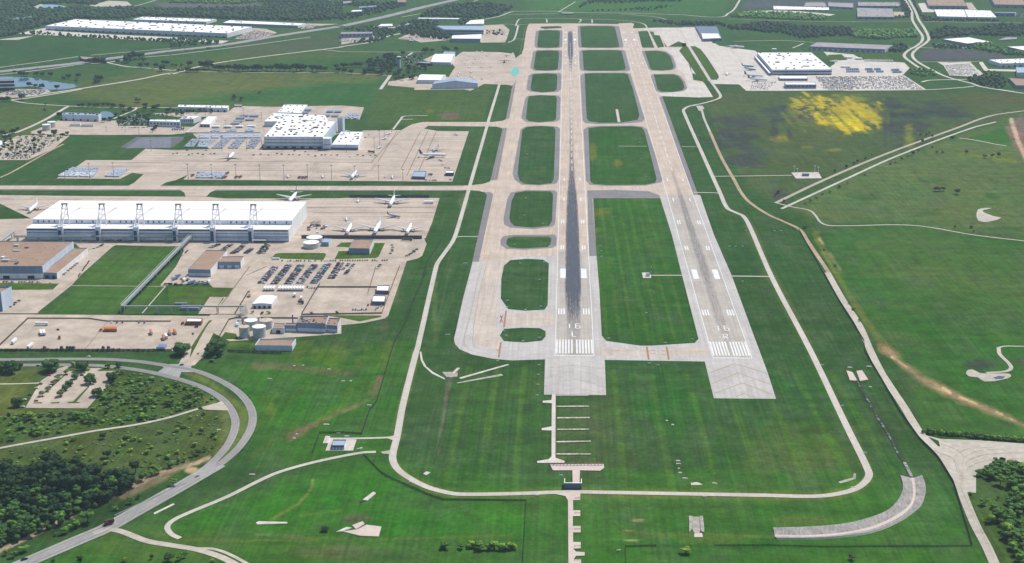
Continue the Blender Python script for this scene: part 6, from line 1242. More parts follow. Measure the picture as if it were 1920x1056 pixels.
def carfull(kind):
    b = carbody(kind); g_ = carglass(kind); n = len(b.F); b.add(g_.V, g_.F)
    w = MB()
    for x in (-.82, .82):
        for y in (-1.4, 1.4): w.tube((x-.12, y, .34), (x+.12, y, .34), .34, n=8)
    n2 = len(b.F); b.add(w.V, w.F); me = local('car_body', b, [CARP['white'], GLASSD, wheel.materials[0]])
    me.polygons.foreach_set('material_index', [0]*n+[1]*(n2-n)+[2]*(len(b.F)-n2)); me.update(); return me
CARM = {k_: carfull(k_) for k_ in ('car', 'pickup', 'van')}
def pick(rr): return rr.choices(['white', 'silver', 'black', 'dark blue', 'red', 'grey', 'beige'], [15, 11, 32, 20, 6, 24, 4])[0]
# trailers and trucks
def trailer_parts(L=14., w=2.6, h=2.8):
    b = MB().box(-w/2, w/2, -L/2, L/2, 1.15, 1.15+h); ch = MB().box(-.5, .5, -L/2+.4, L/2-.5, .85, 1.14)
    wl = MB()
    for y in (-L/2+1.4, -L/2+2.7):
        for x in (-w/2+.25, w/2-.25): wl.tube((x-.2, y, .5), (x+.2, y, .5), .5, n=10)
    lg = MB().box(-.9, -.7, L/2-3, L/2-2.8, 0, .9).box(.7, .9, L/2-3, L/2-2.8, 0, .9)
    dr = MB().box(-w/2+.1, w/2-.1, -L/2-.06, -L/2-.005, 1.3, 1.05+h)
    return [('box', b), ('chassis', ch), ('wheels_axle', wl), ('support_leg', lg), ('rear_door', dr)]
TP = {}
def trailer(p, rz, label, m=WHITE, L=14., group=None, name='box_trailer', z=.45, wsc=1.):
    if L not in TP: TP[L] = [(n_, local(n_, b, [WHITE, VD, wheel.materials[0], VD, WALL][i])) for i, (n_, b) in enumerate(trailer_parts(L))]
    t = thing(name, label, 'trailer', (p.x, p.y, z), rz, group); t.scale = (wsc, 1, 1)
    for n_, me in TP[L]:
        o = new(n_.replace('wheels_axle', 'axle'), me, t)
        if n_ == 'box': o.material_slots[0].link = 'OBJECT'; o.material_slots[0].material = m
    return t
rr = random.Random(21)
# packed staff car park: double rows running away from the camera
rows_ = [((490, 532), (517, 500.5)), ((514, 533), (543, 497)), ((540, 533), (566, 497)), ((562, 532), (592, 496)), ((588, 532), (615, 496)), ((602, 525), (619, 496)), ((621, 523), (640, 493)), ((640, 512), (659, 495)), ((651, 515), (668, 496))]
fillf = [1, 1, 1, 1, 1, .95, .85, .6, .6]
for ri, (a, b) in enumerate(rows_):
    A = G(*a); B = G(*b); d = B-A; L = d.length; d.normalize(); s = Vector((d.y, -d.x, 0)); n = int(L/2.75); ci = 0
    for sd_ in (-1, 1):
        if ri in (5, 7, 8) and sd_ == 1: continue
        ci = 0
        for i in range(n):
            if rr.random() > fillf[ri]*.94: continue
            c_ = pick(rr); p = A+d*(i*2.75+rr.uniform(-.2, .2))+s*(sd_*2.7+rr.uniform(-.3, .3))
            kd = rr.choices(['car', 'van', 'pickup'], [6, 2.4, 1.6])[0]
            car(p, math.atan2(-s.x, s.y)+rr.uniform(-.05, .05)+(math.pi if rr.random() < .5 else 0), c_, f'{c_} {kd} in packed car park, {nth(ri)} row from road, {"road" if sd_ < 0 else "runway"} side, {nth(ci)} up', 'cars in the packed staff car park', kd, sc=1.08); ci += 1
def carline(pxs, n, col, fmt, group, ang=None, kinds=('car',), parts=False, jit=.3, skip=0.):
    A = G(*pxs[0]); B = G(*pxs[1]); d = (B-A).normalized(); a0 = math.atan2(-d.x, d.y) if ang is None else ang; k_ = 0
    for i in range(n):
        if rr.random() < skip: continue
        p = A.lerp(B, (i+.5)/n)+Vector((rr.uniform(-jit, jit), rr.uniform(-jit, jit), 0)); c_ = col or pick(rr); kd = rr.choice(kinds)
        car(p, a0+rr.uniform(-.06, .06), c_, fmt.format(c=c_, k=kd, n=nth(k_)), group, kd, parts); k_ += 1
H_ = math.pi/2
# lots near the hangar
for i, (x0, y0, x1, y1, n) in enumerate(((425,735,515,700,8), (560,760,650,700,10), (665,800,790,710,17), (810,800,880,745,9), (945,805,1065,705,14), (700,790,760,740,8), (990,800,1040,740,7))):
    for dx_ in (0, 1): carline((q1(x0+dx_*26, y0), q1(x1+dx_*26, y1)), n, None, '{c} {k} before the hangar, '+nth(2*i+dx_)+' row from the pipe bridge, {n} up', 'cars parked in front of the hangar', H_, ('car', 'van', 'pickup'), skip=.1)
carline((k03(860,118)[0], k03(985,-60)[0]), 9, None, '{c} car on the road beside the brown-roofed annex, {n} from the lawn corner', 'cars beside the annex', None, skip=.3)
carline((k02(690,1040)[0], k02(860,900)[0]), 7, None, '{c} car along the white annex wall, {n} from its front corner', 'cars along the annex wall', H_); carline((k02(1030,750)[0], k02(1130,700)[0]), 8, None, '{c} car on the yard between workshop and lawn, {n} from the camera side', 'cars on the workshop yard', H_, jit=2)
carline((k03(30,175)[0], k03(600,180)[0]), 20, None, '{c} car along the verge below the big workshop, {n} from the picture edge', 'cars along the workshop verge', 0., skip=.2)
carline((k03(100,455)[0], k03(210,375)[0]), 4, 'black', '{c} car beside the corner warehouse, {n} from its front', 'cars beside the corner warehouse', H_, jit=2)
carline((k12(1215,880)[0], k12(1670,880)[0]), 20, None, '{c} car along the lawn edge by the staff car park, {n} from guard hut', 'cars along the lawn by the guard hut', 0., skip=.3); carline((k12(1690,878)[0], k22(520,875)[0]), 26, None, '{c} car along the kerb below the square building, {n} from the lawn', 'cars along the kerb below the square building', 0., skip=.15)
carline((k22(390,975)[0], k22(430,915)[0]), 3, None, '{c} car standing apart in the open car park, {n} from the camera', 'cars standing apart', H_); carline((k22(540,810)[0], k22(560,700)[0]), 5, None, '{c} car on the small equipment yard, {n} going up', 'cars on the equipment yard', H_, jit=2); carline((k22(690,830)[0], k22(860,750)[0]), 6, None, '{c} van on the equipment yard beyond the parked jets, {n} going up', 'vans on the equipment yard', H_, ('van',), jit=3)
carline((k12(90,850)[0], k12(240,725)[0]), 9, None, '{c} car beside the pipe bridge, {n} from the brown-roofed workshop road', 'cars beside the pipe bridge', None, skip=.15); carline((k13(110,470)[0], k13(-10,510)[0]), 0, None, '{c} {n}', 'x')
carline((k13(100,150)[0], k13(380,180)[0]), 9, None, '{c} {k} at the equipment store behind the brown-roofed workshop, {n} from the lawn path', 'vehicles at the equipment store', H_, ('car', 'van'), jit=3); carline((k13(0,130)[0], k13(170,140)[0]), 7, None, '{c} {k} in the equipment store, upper rank, {n} from the pipe bridge', 'vans at the equipment store', .3, ('van', 'pickup'), jit=2); carline((k13(-60,195)[0], k13(120,205)[0]), 8, None, '{c} {k} in the equipment store, lower rank, {n} from the pipe bridge', 'pickups at the equipment store', H_, ('van', 'pickup'), jit=2)
for x, y in ((40,150),(80,120),(150,165),(190,150),(205,190),(245,185),(300,195),(420,185),(390,195)): trailer(G(*k13(x, y)[0]), rr.uniform(-.6, .3), 'pale equipment trailer at the store behind the brown-roofed workshop', rr.choice((WHITE, WALLB, VD, STEEL)), 8., 'equipment trailers at the store')
carline((k13(1490,230)[0], k13(1620,250)[0]), 5, None, '{c} pickup by the fence corner below the car park, {n} from box trucks', 'pickups by the fence corner', 0., ('pickup',)); carline((k23(120,480)[0], k23(285,478)[0]), 7, None, '{c} car on the bottom edge of the runway side lot, {n} from the fence', 'cars on the bottom edge of the lot', 0.)
carline((k23(300,430)[0], k23(450,400)[0]), 7, None, '{c} van under the trailer shelters, {n} from the open lot', 'vans under the shelters', 0., ('van', 'pickup'), jit=2); carline((k23(375,480)[0], k23(440,440)[0]), 4, 'silver', '{c} pickup in the lot corner below the shelters, {n} from the fence', 'pickups in the lot corner', 0., ('pickup',), jit=2)
carline((k03(1200,620)[0], k03(1620,620)[0]), 7, None, '{c} car at the top of the trailer yard, {n} from the orange rig', 'cars at the orange trailer yard', .2, skip=.2)
carline((k02(400,632)[0], k02(640,640)[0]), 8, 'red', '{c} van in the shade of the hangar front, {n} from the pipe bridge', 'red vans at the hangar front', H_, ('van',), skip=.2); carline((k02(1170,655)[0], k02(1400,660)[0]), 8, None, '{c} {k} along the hangar front, {n} from the second mast', 'vehicles along the hangar front', H_, ('van', 'car'))
# the near car park and the public road: cars with parts
nearc = [((360,178), 'red'), ((372,162), 'red'), ((385,155), 'dark blue'), ((452,172), 'silver'), ((485,172), 'black'), ((600,176), 'black'), ((297,240), 'black'), ((268,270), 'white'), ((375,248), 'black'), ((365,258), 'white'), ((218,320), 'black'), ((180,356), 'white'), ((266,364), 'red'), ((168,408), 'white'), ((695,226), 'dark blue'), ((795,218), 'dark blue')]
nearc.sort(key=lambda v: v[0][1])
for i, ((x, y), c_) in enumerate(nearc): car(G(*m0(x, y)[0]), H_+.1, c_, f'{c_} car in the tree-dotted car park by the curve, {nth(i)} from the road', 'cars in the tree-dotted car park', parts=True)
car(G(*m0(281,103)[0]), H_, 'silver', 'silver car driving on the public road above the small car park', parts=True); car(G(*m0(1333,100)[0]), H_+.3, 'dark blue', 'dark blue car crossing the road junction', parts=True); car(G(*n0(1478,378)[0]), -.7, 'silver', 'silver car on the curve where the carriageways merge', parts=True); car(G(*n0(182,1003)[0]), 2.2, 'black', 'black pickup on the public road at the bottom corner', kind='pickup', parts=True); car(G(*m0(1455,14)[0]), .3, 'white', 'white van entering the access road beside the round tree', kind='van', parts=True); car(G(*m0(650,40)[0]), H_, 'white', 'white car on the upper carriageway beside the trailer yard fence', parts=True)
car(G(*m0(1468,418)[0]), H_, 'black', 'black car on the dirt track near the road bend', parts=True)
car(G(*k13(245,745)[0]), .4, 'black', 'black car standing alone in the gate corner of the trailer yard'); car(G(*k13(283,672)[0]), H_, 'black', 'black van by the fence corner of the trailer yard', kind='van'); car(G(*k03(638,700)[0]), 1., 'black', 'black car alone among the white trailers')
HWc = [(150,748,'white'),(250,745,'white'),(400,715,'white'),(410,755,'black'),(1100,625,'white'),(1835,578,'black')]
for i, (x, y, c_) in enumerate(HWc): car(G(*k00(x, y)[0]), -H_+.25, c_, f'{c_} car on the highway, {nth(i)} from the picture edge', 'cars on the highway', sc=1.3)
for i, (x, y, c_) in enumerate(((35,588,'black'),(155,540,'black'),(260,552,'red'),(340,545,'red'),(580,510,'black'),(650,682,'black'),(970,640,'red'),(1090,425,'dark blue'),(1215,402,'black'),(1345,405,'red'),(1485,380,'white'),(1585,365,'black'))): car(G(*k10(x, y)[0]), -H_+.3, c_, f'{c_} car on the highway past the white warehouses, {nth(i)} in order', 'cars on the highway past the warehouses', sc=1.3)
for i in range(26):
    u = rr.random(); x = 20+1150*u; y = 285-260*u**.85+rr.uniform(-16, 16); c_ = pick(rr); car(G(*k20(x, y)[0]), -H_+.4, c_, f'{c_} car on the far highway stretch', 'cars on the far highway stretch', sc=1.3)
for i, (x, y, c_) in enumerate(((745,262,'red'),(655,275,'red'),(695,300,'white'),(770,405,'white'),(735,482,'black'),(670,555,'black'),(950,800,'white'),(1030,872,'black'),(1090,885,'white'),(1185,905,'grey'))): car(G(*k50(x, y)[0]), .3, c_, f'{c_} car on the divided road by the industrial park, {nth(i)} from the top', 'cars on the divided road', sc=1.3)
CABM = MB().box(-1.2, 1.2, -1., 1.6, .9, 3.3).box(-1.1, 1.1, 1.62, 3.0, .9, 1.9).box(-.5, .5, -4, -1.02, .8, 1.1); _w = MB()
for y in (-3.4, -2.2, 2.2):
    for x in (-1, 1): _w.tube((x-.2, y, .52), (x+.2, y, .52), .52, n=10)
CABW = local('axle', _w, wheel.materials[0]); CABB = local('cab', CABM, WHITE); CABG = local('windscreen', MB().box(-1.05, 1.05, 1.605, 1.65, 2.1, 3.1), GLASSD)
def tractor(p, rz, label, m, group=None, z=.45):
    t = thing('truck_tractor', label, 'truck', (p.x, p.y, z), rz, group); o = new('cab', CABB, t); o.material_slots[0].link = 'OBJECT'; o.material_slots[0].material = m; new('axle', CABW, t); new('windscreen', CABG, t); return t
g_ = lambda x, y: G(*k03(x, y)[0]); gg = lambda x, y: G(*k13(x, y)[0])
def hd(a, b, f=g_): d = f(*b)-f(*a); return math.atan2(-d.x, d.y)
gw = 'white trailers in the open yard'
trailer(g_(460,648), H_, 'white trailer parked broadside at the top of the open yard', WHITE, 16., gw); trailer(g_(455,748), hd((455,748), (435,690)), 'white trailer of a touching pair in the open yard, on the diagonal fence side', WHITE, 14., gw); trailer(g_(487,744), hd((455,748), (435,690)), 'white trailer of a touching pair in the open yard, on the orange rig side', WHITE, 14., gw)
trailer(g_(158,840), hd((130,865), (195,800)), 'white trailer slanting in the open yard nearer the diagonal fence', WHITE, 14., gw); trailer(g_(335,893), hd((300,915), (370,855)), 'white trailer slanting in the open yard close to the dark front fence', WHITE, 14., gw)
for k_ in range(3): trailer(g_(1220, 716-8*k_), H_, f'orange trailer, {nth(k_)} of three side by side at the barrier line', ORANGE, 16., 'orange trailers')
tractor(g_(1118,712), H_, 'orange truck tractor at the barrier line beside three orange trailers', ORANGE)
for (x, y, dx, l, m) in ((1662, 757, -26, 'orange trailer standing alone in the middle of the yard', ORANGE), (1800, 815, -30, 'orange trailer in the yard cluster that stands lowest, near the front fence', ORANGE), (1828, 800, -30, 'white trailer wedged between orange trailers', WHITE), (1868, 760, -26, 'orange trailer in the cluster behind the wedged white trailer', ORANGE), (1925, 752, -40, 'orange trailer nearest the gate corner of the yard', ORANGE)):
    trailer(g_(x, y-15), hd((x, y), (x+dx, y-62)), l, m, 12., 'orange trailers')
tractor(g_(655,795), hd((655,795), (640,760)), 'red truck tractor alone in the white trailer yard', RED)
tractor(gg(140,640), H_, 'red truck tractor beside the white-roofed store by the gate', RED); 
for i, x in enumerate((490, 678, 742, 775, 808, 1193, 1135)): tractor(g_(x, 908), math.pi, f'dark truck tractor parked at the dark front fence, {nth(i)} from the picture edge', CARP['dark blue'] if i % 2 else VD, 'tractors at the front fence')
for i, x in enumerate((1748, 1768, 1788, 1808)): trailer(g_(x, 905), 0., f'blue-grey trailer end-on at the front fence, {nth(i)} of four', WALLB, 12., 'blue-grey trailers at the fence')
for i, x in enumerate((1040, 1072, 1104, 1136, 1200, 1232, 1264, 1296, 1328, 1360, 1392, 1424, 1455)): trailer(gg(x, 258), 0., f'white box truck body below the packed car park, {nth(i)} from the access road', WHITE, 12., 'white box bodies below the car park')
for x, y, a, l in ((1438, 365, .2, 'grey box truck in the fenced yard, the upper of two'), (1435, 410, 1.4, 'dark box truck in the fenced yard, the lower of two'), (1365, 330, .2, 'small white truck near the box truck row in the fenced yard')): trailer(gg(x, y), a, l, WHITE if 'dark' not in l else VD, 8.)
trailer(gg(866, 330), .3, 'yellow tank truck by the yard gate', CARP['yellow'], 8.); trailer(k20 and G(*k22(722,655)[0]), H_, 'dark trailer on the loop road beyond the parked jets', VD, 16.); trailer(G(*k22(960,245)[0]), H_, 'white mobile cabin at the apron corner by the blast wall', WHITE, 16., wsc=1.8)
MAROON = mat('maroon paint', S(96, 54, 56), .5, .08, .5, obj=True)
tractor(G(*n0(805,745)[0]), 2.15, 'dark red truck driving on the public road by the dirt junction', MAROON); trailer(G(*n0(822,732)[0]), 2.15, 'dark red dump trailer behind the truck on the public road', MAROON, 8.)
trailer(G(*k10(420,537)[0]), -H_+.3, 'red trailer on the highway past the huge warehouse', RED, 16.)
# hub trailer rows, container pads and ramp equipment
kx = lambda x, y: G(*k11(x, y)[0])
def rowfill(a, b, n, rz, L, m, fmt, group, wsc=1.):
    A = kx(*a); B = kx(*b)
    for i in range(n): trailer(A.lerp(B, (i+.5)/n), rz, fmt.format(n=nth(i)), m, L, group, wsc=wsc)
def sd_ang(a, b): d = kx(*b)-kx(*a); return math.atan2(-d.x, d.y)
sl = sd_ang((800, 320), (900, 240))
def block(x0, y0, x1, y1, wpx, n, fmt, group, m=GRYP):
    for j in range(2):
        rowfill((x0+j*(x1-x0)*.55, y0-j*(y0-y1)*.55), (x0+wpx+j*(x1-x0)*.55, y0-j*(y0-y1)*.55), n, 0., 14., m, fmt.replace('{r}', ('front', 'back')[j]), group)
block(725, 312, 800, 265, 85, 7, 'pale trailer in the hub yard middle block, {r} row, {n} from the sheds', 'pale trailers, middle block'); block(825, 330, 910, 255, 95, 7, 'pale trailer in the yard block by the hub, {r} row, {n} from the sheds', 'pale trailers, block by the hub'); block(668, 370, 720, 330, 90, 7, 'pale trailer in the yard block by the white shed, {r} row, {n} along', 'pale trailers, block by the shed')
block(1445, 255, 1500, 200, 70, 5, 'pale trailer behind the hub halls, {n} in the {r} row nearer the annex', 'pale trailers behind the hub', WALLB); block(1680, 285, 1750, 205, 70, 5, 'pale trailer behind the hub halls, {n} in the {r} row nearer the meadow', 'pale trailers near the meadow', WALLB); block(1770, 290, 1830, 205, 75, 5, 'pale trailer behind the hub tower block, {n} in the {r} row', 'pale trailers behind the tower', WALLB)
trl = [(460,410,540,7), (590,410,670,7), (725,408,795,6), (850,405,930,7)]
for j, (x, y, x1, n) in enumerate(trl): rowfill((x, y), (x1, y), n, 0., 12., WHITE, f'white trailer backed to the yard wall, {{n}} of the {nth(j)} group from the sheds', 'white trailers at the yard wall')
fence('yard_wall', 'low white wall round the trailer yard behind the cargo apron', k11(315,365, 165,470, 990,468, 1000,450), 2.5, WALLW, .5, 10, 'wall')
CONT = [local('container', MB().box(-1.5, 1.5, -1.1, 1.1, 0, 2.2).add([(-1.5, -1.1, 2.2), (1.5, -1.1, 2.2), (1.5, 1.1, 2.2), (-1.5, 1.1, 2.2), (-1.1, -1.1, 2.5), (1.1, -1.1, 2.5), (1.1, 1.1, 2.5), (-1.1, 1.1, 2.5)], [(0, 1, 5, 4), (1, 2, 6, 5), (2, 3, 7, 6), (3, 0, 4, 7), (4, 5, 6, 7)]), m_) for m_ in (mat('container aluminium', S(190, 200, 214), .5, .1, .3, rnd=.14), mat('container white', S(236, 236, 238), .5, .06, .3))]
def contpad(poly, nx, ny, label, m=None):
    """closely parked air cargo containers in ranks; nobody could count the ranks"""
    P = [G(*p) for p in poly]; mb = MB(); r_ = random.Random(nx*ny)
    for i in range(nx):
        for j in range(ny):
            if r_.random() < .05: continue
            c_ = P[0].lerp(P[1], (i+.5)/nx).lerp(P[3].lerp(P[2], (i+.5)/nx), (j+.5)/ny); w = (P[1]-P[0]).length/nx*.44; d_ = (P[3]-P[0]).length/ny*.42; h_ = r_.uniform(1.6, 3)
            mb.box(c_.x-w, c_.x+w, c_.y-d_, c_.y+d_, .2, h_)
    o = mb.build('cargo_containers', m or CONT[0].materials[0]); tag(o, label, 'cargo containers'); struct(o, 'stuff')
contpad(k01(635,945, 1030,950, 1085,860, 800,852), 22, 9, 'mass of pale air cargo containers on the apron corner pad'); contpad(k01(640,950, 1015,955, 1050,915, 700,905), 20, 3, 'white front ranks of air cargo containers on the apron corner pad', CONT[1].materials[0]); contpad(k01(1150,950, 1310,955, 1425,870, 1270,868), 12, 8, 'slate grey raft of cargo containers beside the container pad')
for pl, nx, ny, l in ((k11(140,630, 250,632, 320,540, 240,540), 9, 6, 'pale container ranks by the dark pad'), (k11(290,630, 390,632, 510,545, 320,545), 9, 6, 'pale container ranks in the middle of the apron edge'), (k11(450,640, 570,640, 670,530, 580,530), 8, 9, 'dark dolly ranks left of centre on the apron edge'.replace('left of centre', 'beside the pale containers')), (k11(630,640, 740,640, 820,540, 720,540), 8, 8, 'dark dolly ranks in the middle of the apron edge'), (k11(830,640, 920,642, 1000,540, 880,545), 7, 8, 'dark dolly ranks beside the cargo hub corner'), (k11(310,530, 1000,525, 1000,490, 330,490), 40, 2, 'long double rank of grey dollies behind the apron'), (k11(280,965, 600,970, 600,905, 300,895), 16, 4, 'crowded ground equipment at the front edge of the cargo apron'), (k11(440,455, 540,455, 550,430, 455,430), 8, 2, 'grey dollies inside the yard wall by the sheds'), (k11(620,455, 720,455, 735,430, 640,430), 8, 2, 'grey dollies inside the yard wall in the middle'), (k11(820,455, 915,455, 925,415, 840,415), 8, 3, 'green grey dollies inside the yard wall by the hub'), (k21(20,320, 190,318, 200,250, 70,255), 8, 4, 'pale containers on the pad corner behind the hub')):
    contpad(pl, nx, ny, l, None if 'dark' not in l else GRYP)
gv_ = sorted([(30,700),(70,695),(200,712),(240,700),(300,698),(355,708),(440,700),(480,700),(180,662),(390,662),(910,715),(990,705),(1075,712),(1170,698),(1220,705),(1300,712),(1345,710),(1415,715),(1515,712),(1590,725),(1660,715),(1700,712),(1765,715),(1830,715),(1480,678),(1360,668)])
for i, (x, y) in enumerate(gv_):
    a = kx(x, y); c_ = ('white', 'grey', 'dark blue', 'silver')[i % 4]; car(a, H_, c_, f'{c_} apron van working before the cargo hub, {nth(i)} from the dark pad', 'apron vehicles before the hub', 'van')
for i, (x, y, f_) in enumerate(sorted(((95,735,k21),(180,712,k21),(240,722,k21),(325,715,k21),(375,718,k21),(300,490,k21),(265,520,k21),(1080,770,k21),(1100,780,k21),(1115,820,k21),(1145,855,k21),(1180,858,k21),(480,960,k21),(930,990,k21),(980,990,k21),(1015,992,k21),(1035,992,k21),(1200,985,k21)), key=lambda v: v[1])):
    c_ = ('white', 'grey', 'dark blue')[i % 3]; car(G(*f_(x, y)[0]), 1.2, c_, f'{c_} service truck on the runway side of the cargo apron, {nth(i)} counting down', 'service trucks on the cargo apron', 'pickup')
for i, (x, y) in enumerate(((240,945),(625,920),(600,965),(585,965),(720,965),(765,962),(1415,968),(1450,970),(1485,968))): trailer(kx(x, y), -.5, f'rust red dolly at the front of the cargo apron, {nth(i)} from the grass corner', RUST, 8., 'rust red dollies')
trailer(G(*k21(330,685)[0]), 1.2, 'long rust red loader beside the hub masts', RUST, 14.); trailer(G(*k21(980,935)[0]), H_, 'grey trailer beside the pale corner canopy', WALLB, 8.)
for q, n_ in ((k50(-80,795, 70,795), 7), (k50(-80,770, 60,768), 7), (k50(150,795, 225,795), 5), (k50(130,770, 210,768), 5), (k50(250,795, 330,795), 5), (k50(230,770, 300,768), 5), (k50(430,800, 530,800), 6), (k50(420,778, 500,775), 6), (k40(1740,745, 1840,745), 6), (k40(1620,690, 1700,680), 4), (k40(1790,640, 1860,645), 4), (k50(20,655, 95,655), 6), (k50(120,675, 440,680), 12)):
    A, B = G(*q[0]), G(*q[1])
    for i in range(n_): trailer(A.lerp(B, (i+.5)/n_), 0., 'blue or white trailer in the ranks beyond the parcel hub car lot', BLUEP if q[0][1] > 130 else WHITE, 14., 'trailers beyond the parcel hub')
# far lots: beyond three hundred cars the remaining ones are one mass
def lotfill(poly, px, py, dens):
    P = [G(*p) for p in poly]; L1_ = (P[1]-P[0]).length; L2_ = (P[3]-P[0]).length; nx = max(1, int(L1_/px)); ny = max(1, int(L2_/py))
    for i in range(nx):
        for j in range(ny):
            if rr.random() > dens: continue
            c_ = P[0].lerp(P[1], (i+.5)/nx).lerp(P[3].lerp(P[2], (i+.5)/nx), (j+.5)/ny); m_ = mbc[rr.choice((0, 0, 1, 1, 2))]
            a, b, h_ = 1.0, 2.4, rr.uniform(1.4, 1.7); m_.box(c_.x-a, c_.x+a, c_.y-b, c_.y+b, .25, .95); m_.box(c_.x-a*.85, c_.x+a*.85, c_.y-b*.5, c_.y+b*.45, .951, h_)
_lf = lotfill
def lotfill(q, px, py, dens): _lf(q, px*.84, py*.8, min(.92, dens*1.35))
lotfill(k50(-330,980, 770,985, 560,835, -420,845), 4.2, 16, .5); lotfill(k40(1600,990, 1877,992, 1877,850, 1480,850), 4.2, 16, .6); lotfill(k50(1060,830, 1400,835, 1280,700, 1000,720), 3.6, 26, .7)
lotfill(k10(700,425, 930,430, 1140,370, 900,325), 3.6, 18, .6); lotfill(k10(1440,325, 1560,312, 1640,285, 1500,270), 4, 22, .5); lotfill(k00(0,1050, 420,1050, 520,995, 150,985), 3.6, 14, .6); lotfill(k01(0,760, 300,760, 720,510, 250,500), 3.8, 16, .5); lotfill(k11(-200,285, 60,285, 200,240, -150,255), 3.8, 14, .5); lotfill(k01(1300,385, 1640,388, 1660,270, 1440,265), 4, 15, .5)
lotfill(k01(1290,415, 1640,415, 1640,405, 1310,405), 3.4, 8, .6); lotfill(k20(-60,470, 300,470, 420,425, 0,425), 4, 18, .5); lotfill(k20(640,430, 1150,445, 1140,410, 800,395), 4, 18, .5); lotfill(k20(680,730, 860,740, 880,620, 760,600), 4, 18, .5); lotfill(k50(1780,190, 1990,190, 1990,150, 1790,150), 5, 20, .6); lotfill(k40(740,985, 940,990, 1040,900, 760,900), 5, 14, .5)
lotfill(k20(1580,390, 1800,390, 1800,330, 1600,330), 4, 18, .4); lotfill(k50(900,500, 1300,545, 1310,520, 880,470), 4, 10, .5); lotfill(k11(10,440, 150,445, 150,405, 20,405), 3.4, 10, .7)
for i, m_ in enumerate(mbc):
    o = m_.build('distant_parked_cars', [CARP['white'], CARP['grey'], CARP['black']][i]); struct(o, 'stuff'); tag(o, f'{["white", "grey", "black"][i]} cars filling the distant car parks', 'cars')
# ------------------------------------------------------------------ trees and shrubs
def leafmat(name, c, rnd=.25, yel=(1.5, 1.25, .8)):
    m, t, b = nt(name); v = pos(t, obj=True); oi = N(t, 'ShaderNodeObjectInfo')
    ge = N(t, 'ShaderNodeNewGeometry')
    f = mul(t, mapr(t, noise(t, v, 5., 3, .7), .3, .7, .6, 1.4), mapr(t, oi.outputs['Random'], 0, 1, 1-rnd, 1+rnd))
    f = mul(t, f, mapr(t, ge.outputs['Random Per Island'], 0, 1, .65, 1.35))
    c0 = vscale(t, c, f); y = N(t, 'ShaderNodeVectorMath', operation='MULTIPLY'); t.links.new(c0, y.inputs[0]); y.inputs[1].default_value = yel
    t.links.new(mixc(t, mapr(t, noise(t, pos(t, 1, 1, 1), .07, 2), .4, .65, 0, .8), c0, y.outputs[0]), b.inputs['Base Color'])
    b.inputs['Roughness'].default_value = .8; b.inputs['Specular IOR Level'].default_value = .15
    return m
LDK = leafmat('dark oak leaves', S(42, 70, 40, .8)); LMD = leafmat('green leaves', S(74, 112, 48, .95)); LOK = leafmat('oak leaves', S(58, 92, 50, .95)); LYG = leafmat('yellow green leaves', S(98, 130, 50, .95)); LBR = leafmat('bare twigs', S(86, 84, 74, .8)); LOL = leafmat('olive leaves', S(90, 108, 62, .95))
def ico(sub=1):
    b = bmesh.new(); bmesh.ops.create_icosphere(b, subdivisions=sub, radius=1); b.verts.ensure_lookup_table()
    V = np.array([v.co[:] for v in b.verts]); F = [[v.index for v in f.verts] for f in b.faces]; b.free(); return V, F
IV, IF = ico(1); IV2, IF2 = ico(2)
def crown_mesh(seed, m, nclump=10, leaf=60, squash=.8, low=.32, big=False):
    r = np.random.RandomState(seed); mb = MB()
    for k in range(nclump):
        a = r.rand()*6.283; q = (r.rand()**.5)*.34; z = low+.5*(1-low)+(r.rand()-.5)*(1-low)*.62
        if k == 0: q = 0; z = .62
        cr = (.26 if k == 0 else r.uniform(.13, .22)); c = np.array([q*math.cos(a), q*math.sin(a), z])
        V = IV*cr*(1+(r.rand(len(IV), 1)-.5)*.5)*np.array([1, 1, squash])+c; mb.add(V.tolist(), IF)
        for j in range(leaf):
            d = r.randn(3); d /= np.linalg.norm(d); d[2] = abs(d[2])*.9-.1 if r.rand() < .7 else d[2]
            p = c+d*cr*r.uniform(.85, 1.28)*np.array([1, 1, squash]); s = r.uniform(.022, .05)
            u = np.cross(d, r.randn(3)); u /= np.linalg.norm(u)+1e-9; w = np.cross(d, u)+d*r.uniform(-.6, .6)
            mb.add([(p-u*s-w*s).tolist(), (p+u*s-w*s*.6).tolist(), (p+u*s*.7+w*s).tolist(), (p-u*s*.8+w*s).tolist()], [(0, 1, 2, 3)])
    return local('crown', mb, m)
tm_ = MB().tube((0, 0, -.02), (0.01, 0, .4), .035, .022, 7)
for a in range(5): tm_.tube((0.01, 0, .3+.02*a), (.2*math.cos(a*1.3), .2*math.sin(a*1.3), .5+.03*a), .016, .006, 5)
TRK = local('trunk', tm_, TRUNK)
CRW = {k: [crown_mesh(s+i*7, m, **kw) for i in range(4)] for k, s, m, kw in (('dark', 1, LDK, {}), ('green', 50, LMD, {}), ('oak', 300, LOK, dict(nclump=24, low=.16, leaf=46, squash=.9)), ('olive', 90, LOL, {}), ('bush', 130, LYG, dict(low=.08, nclump=8)), ('gbush', 170, LMD, dict(low=.06, nclump=8)), ('twig', 210, LBR, dict(low=.2, leaf=40)))}
NT = [0]
def tree(p, h, kind, label, name='tree', group=None, wide=1., full=True, cat=None):
    NT[0] += 1; k = NT[0]
    cm = CRW[kind][k % 4]
    t = thing(name, label, cat or ('shrub' if 'shrub' in name or 'bush' in name else 'tree'), (p.x, p.y, 0), (k*2.4) % 6.28, group)
    t.scale = (h*wide, h*wide, h); new('crown', cm, t); new('trunk', TRK, t)
    return t
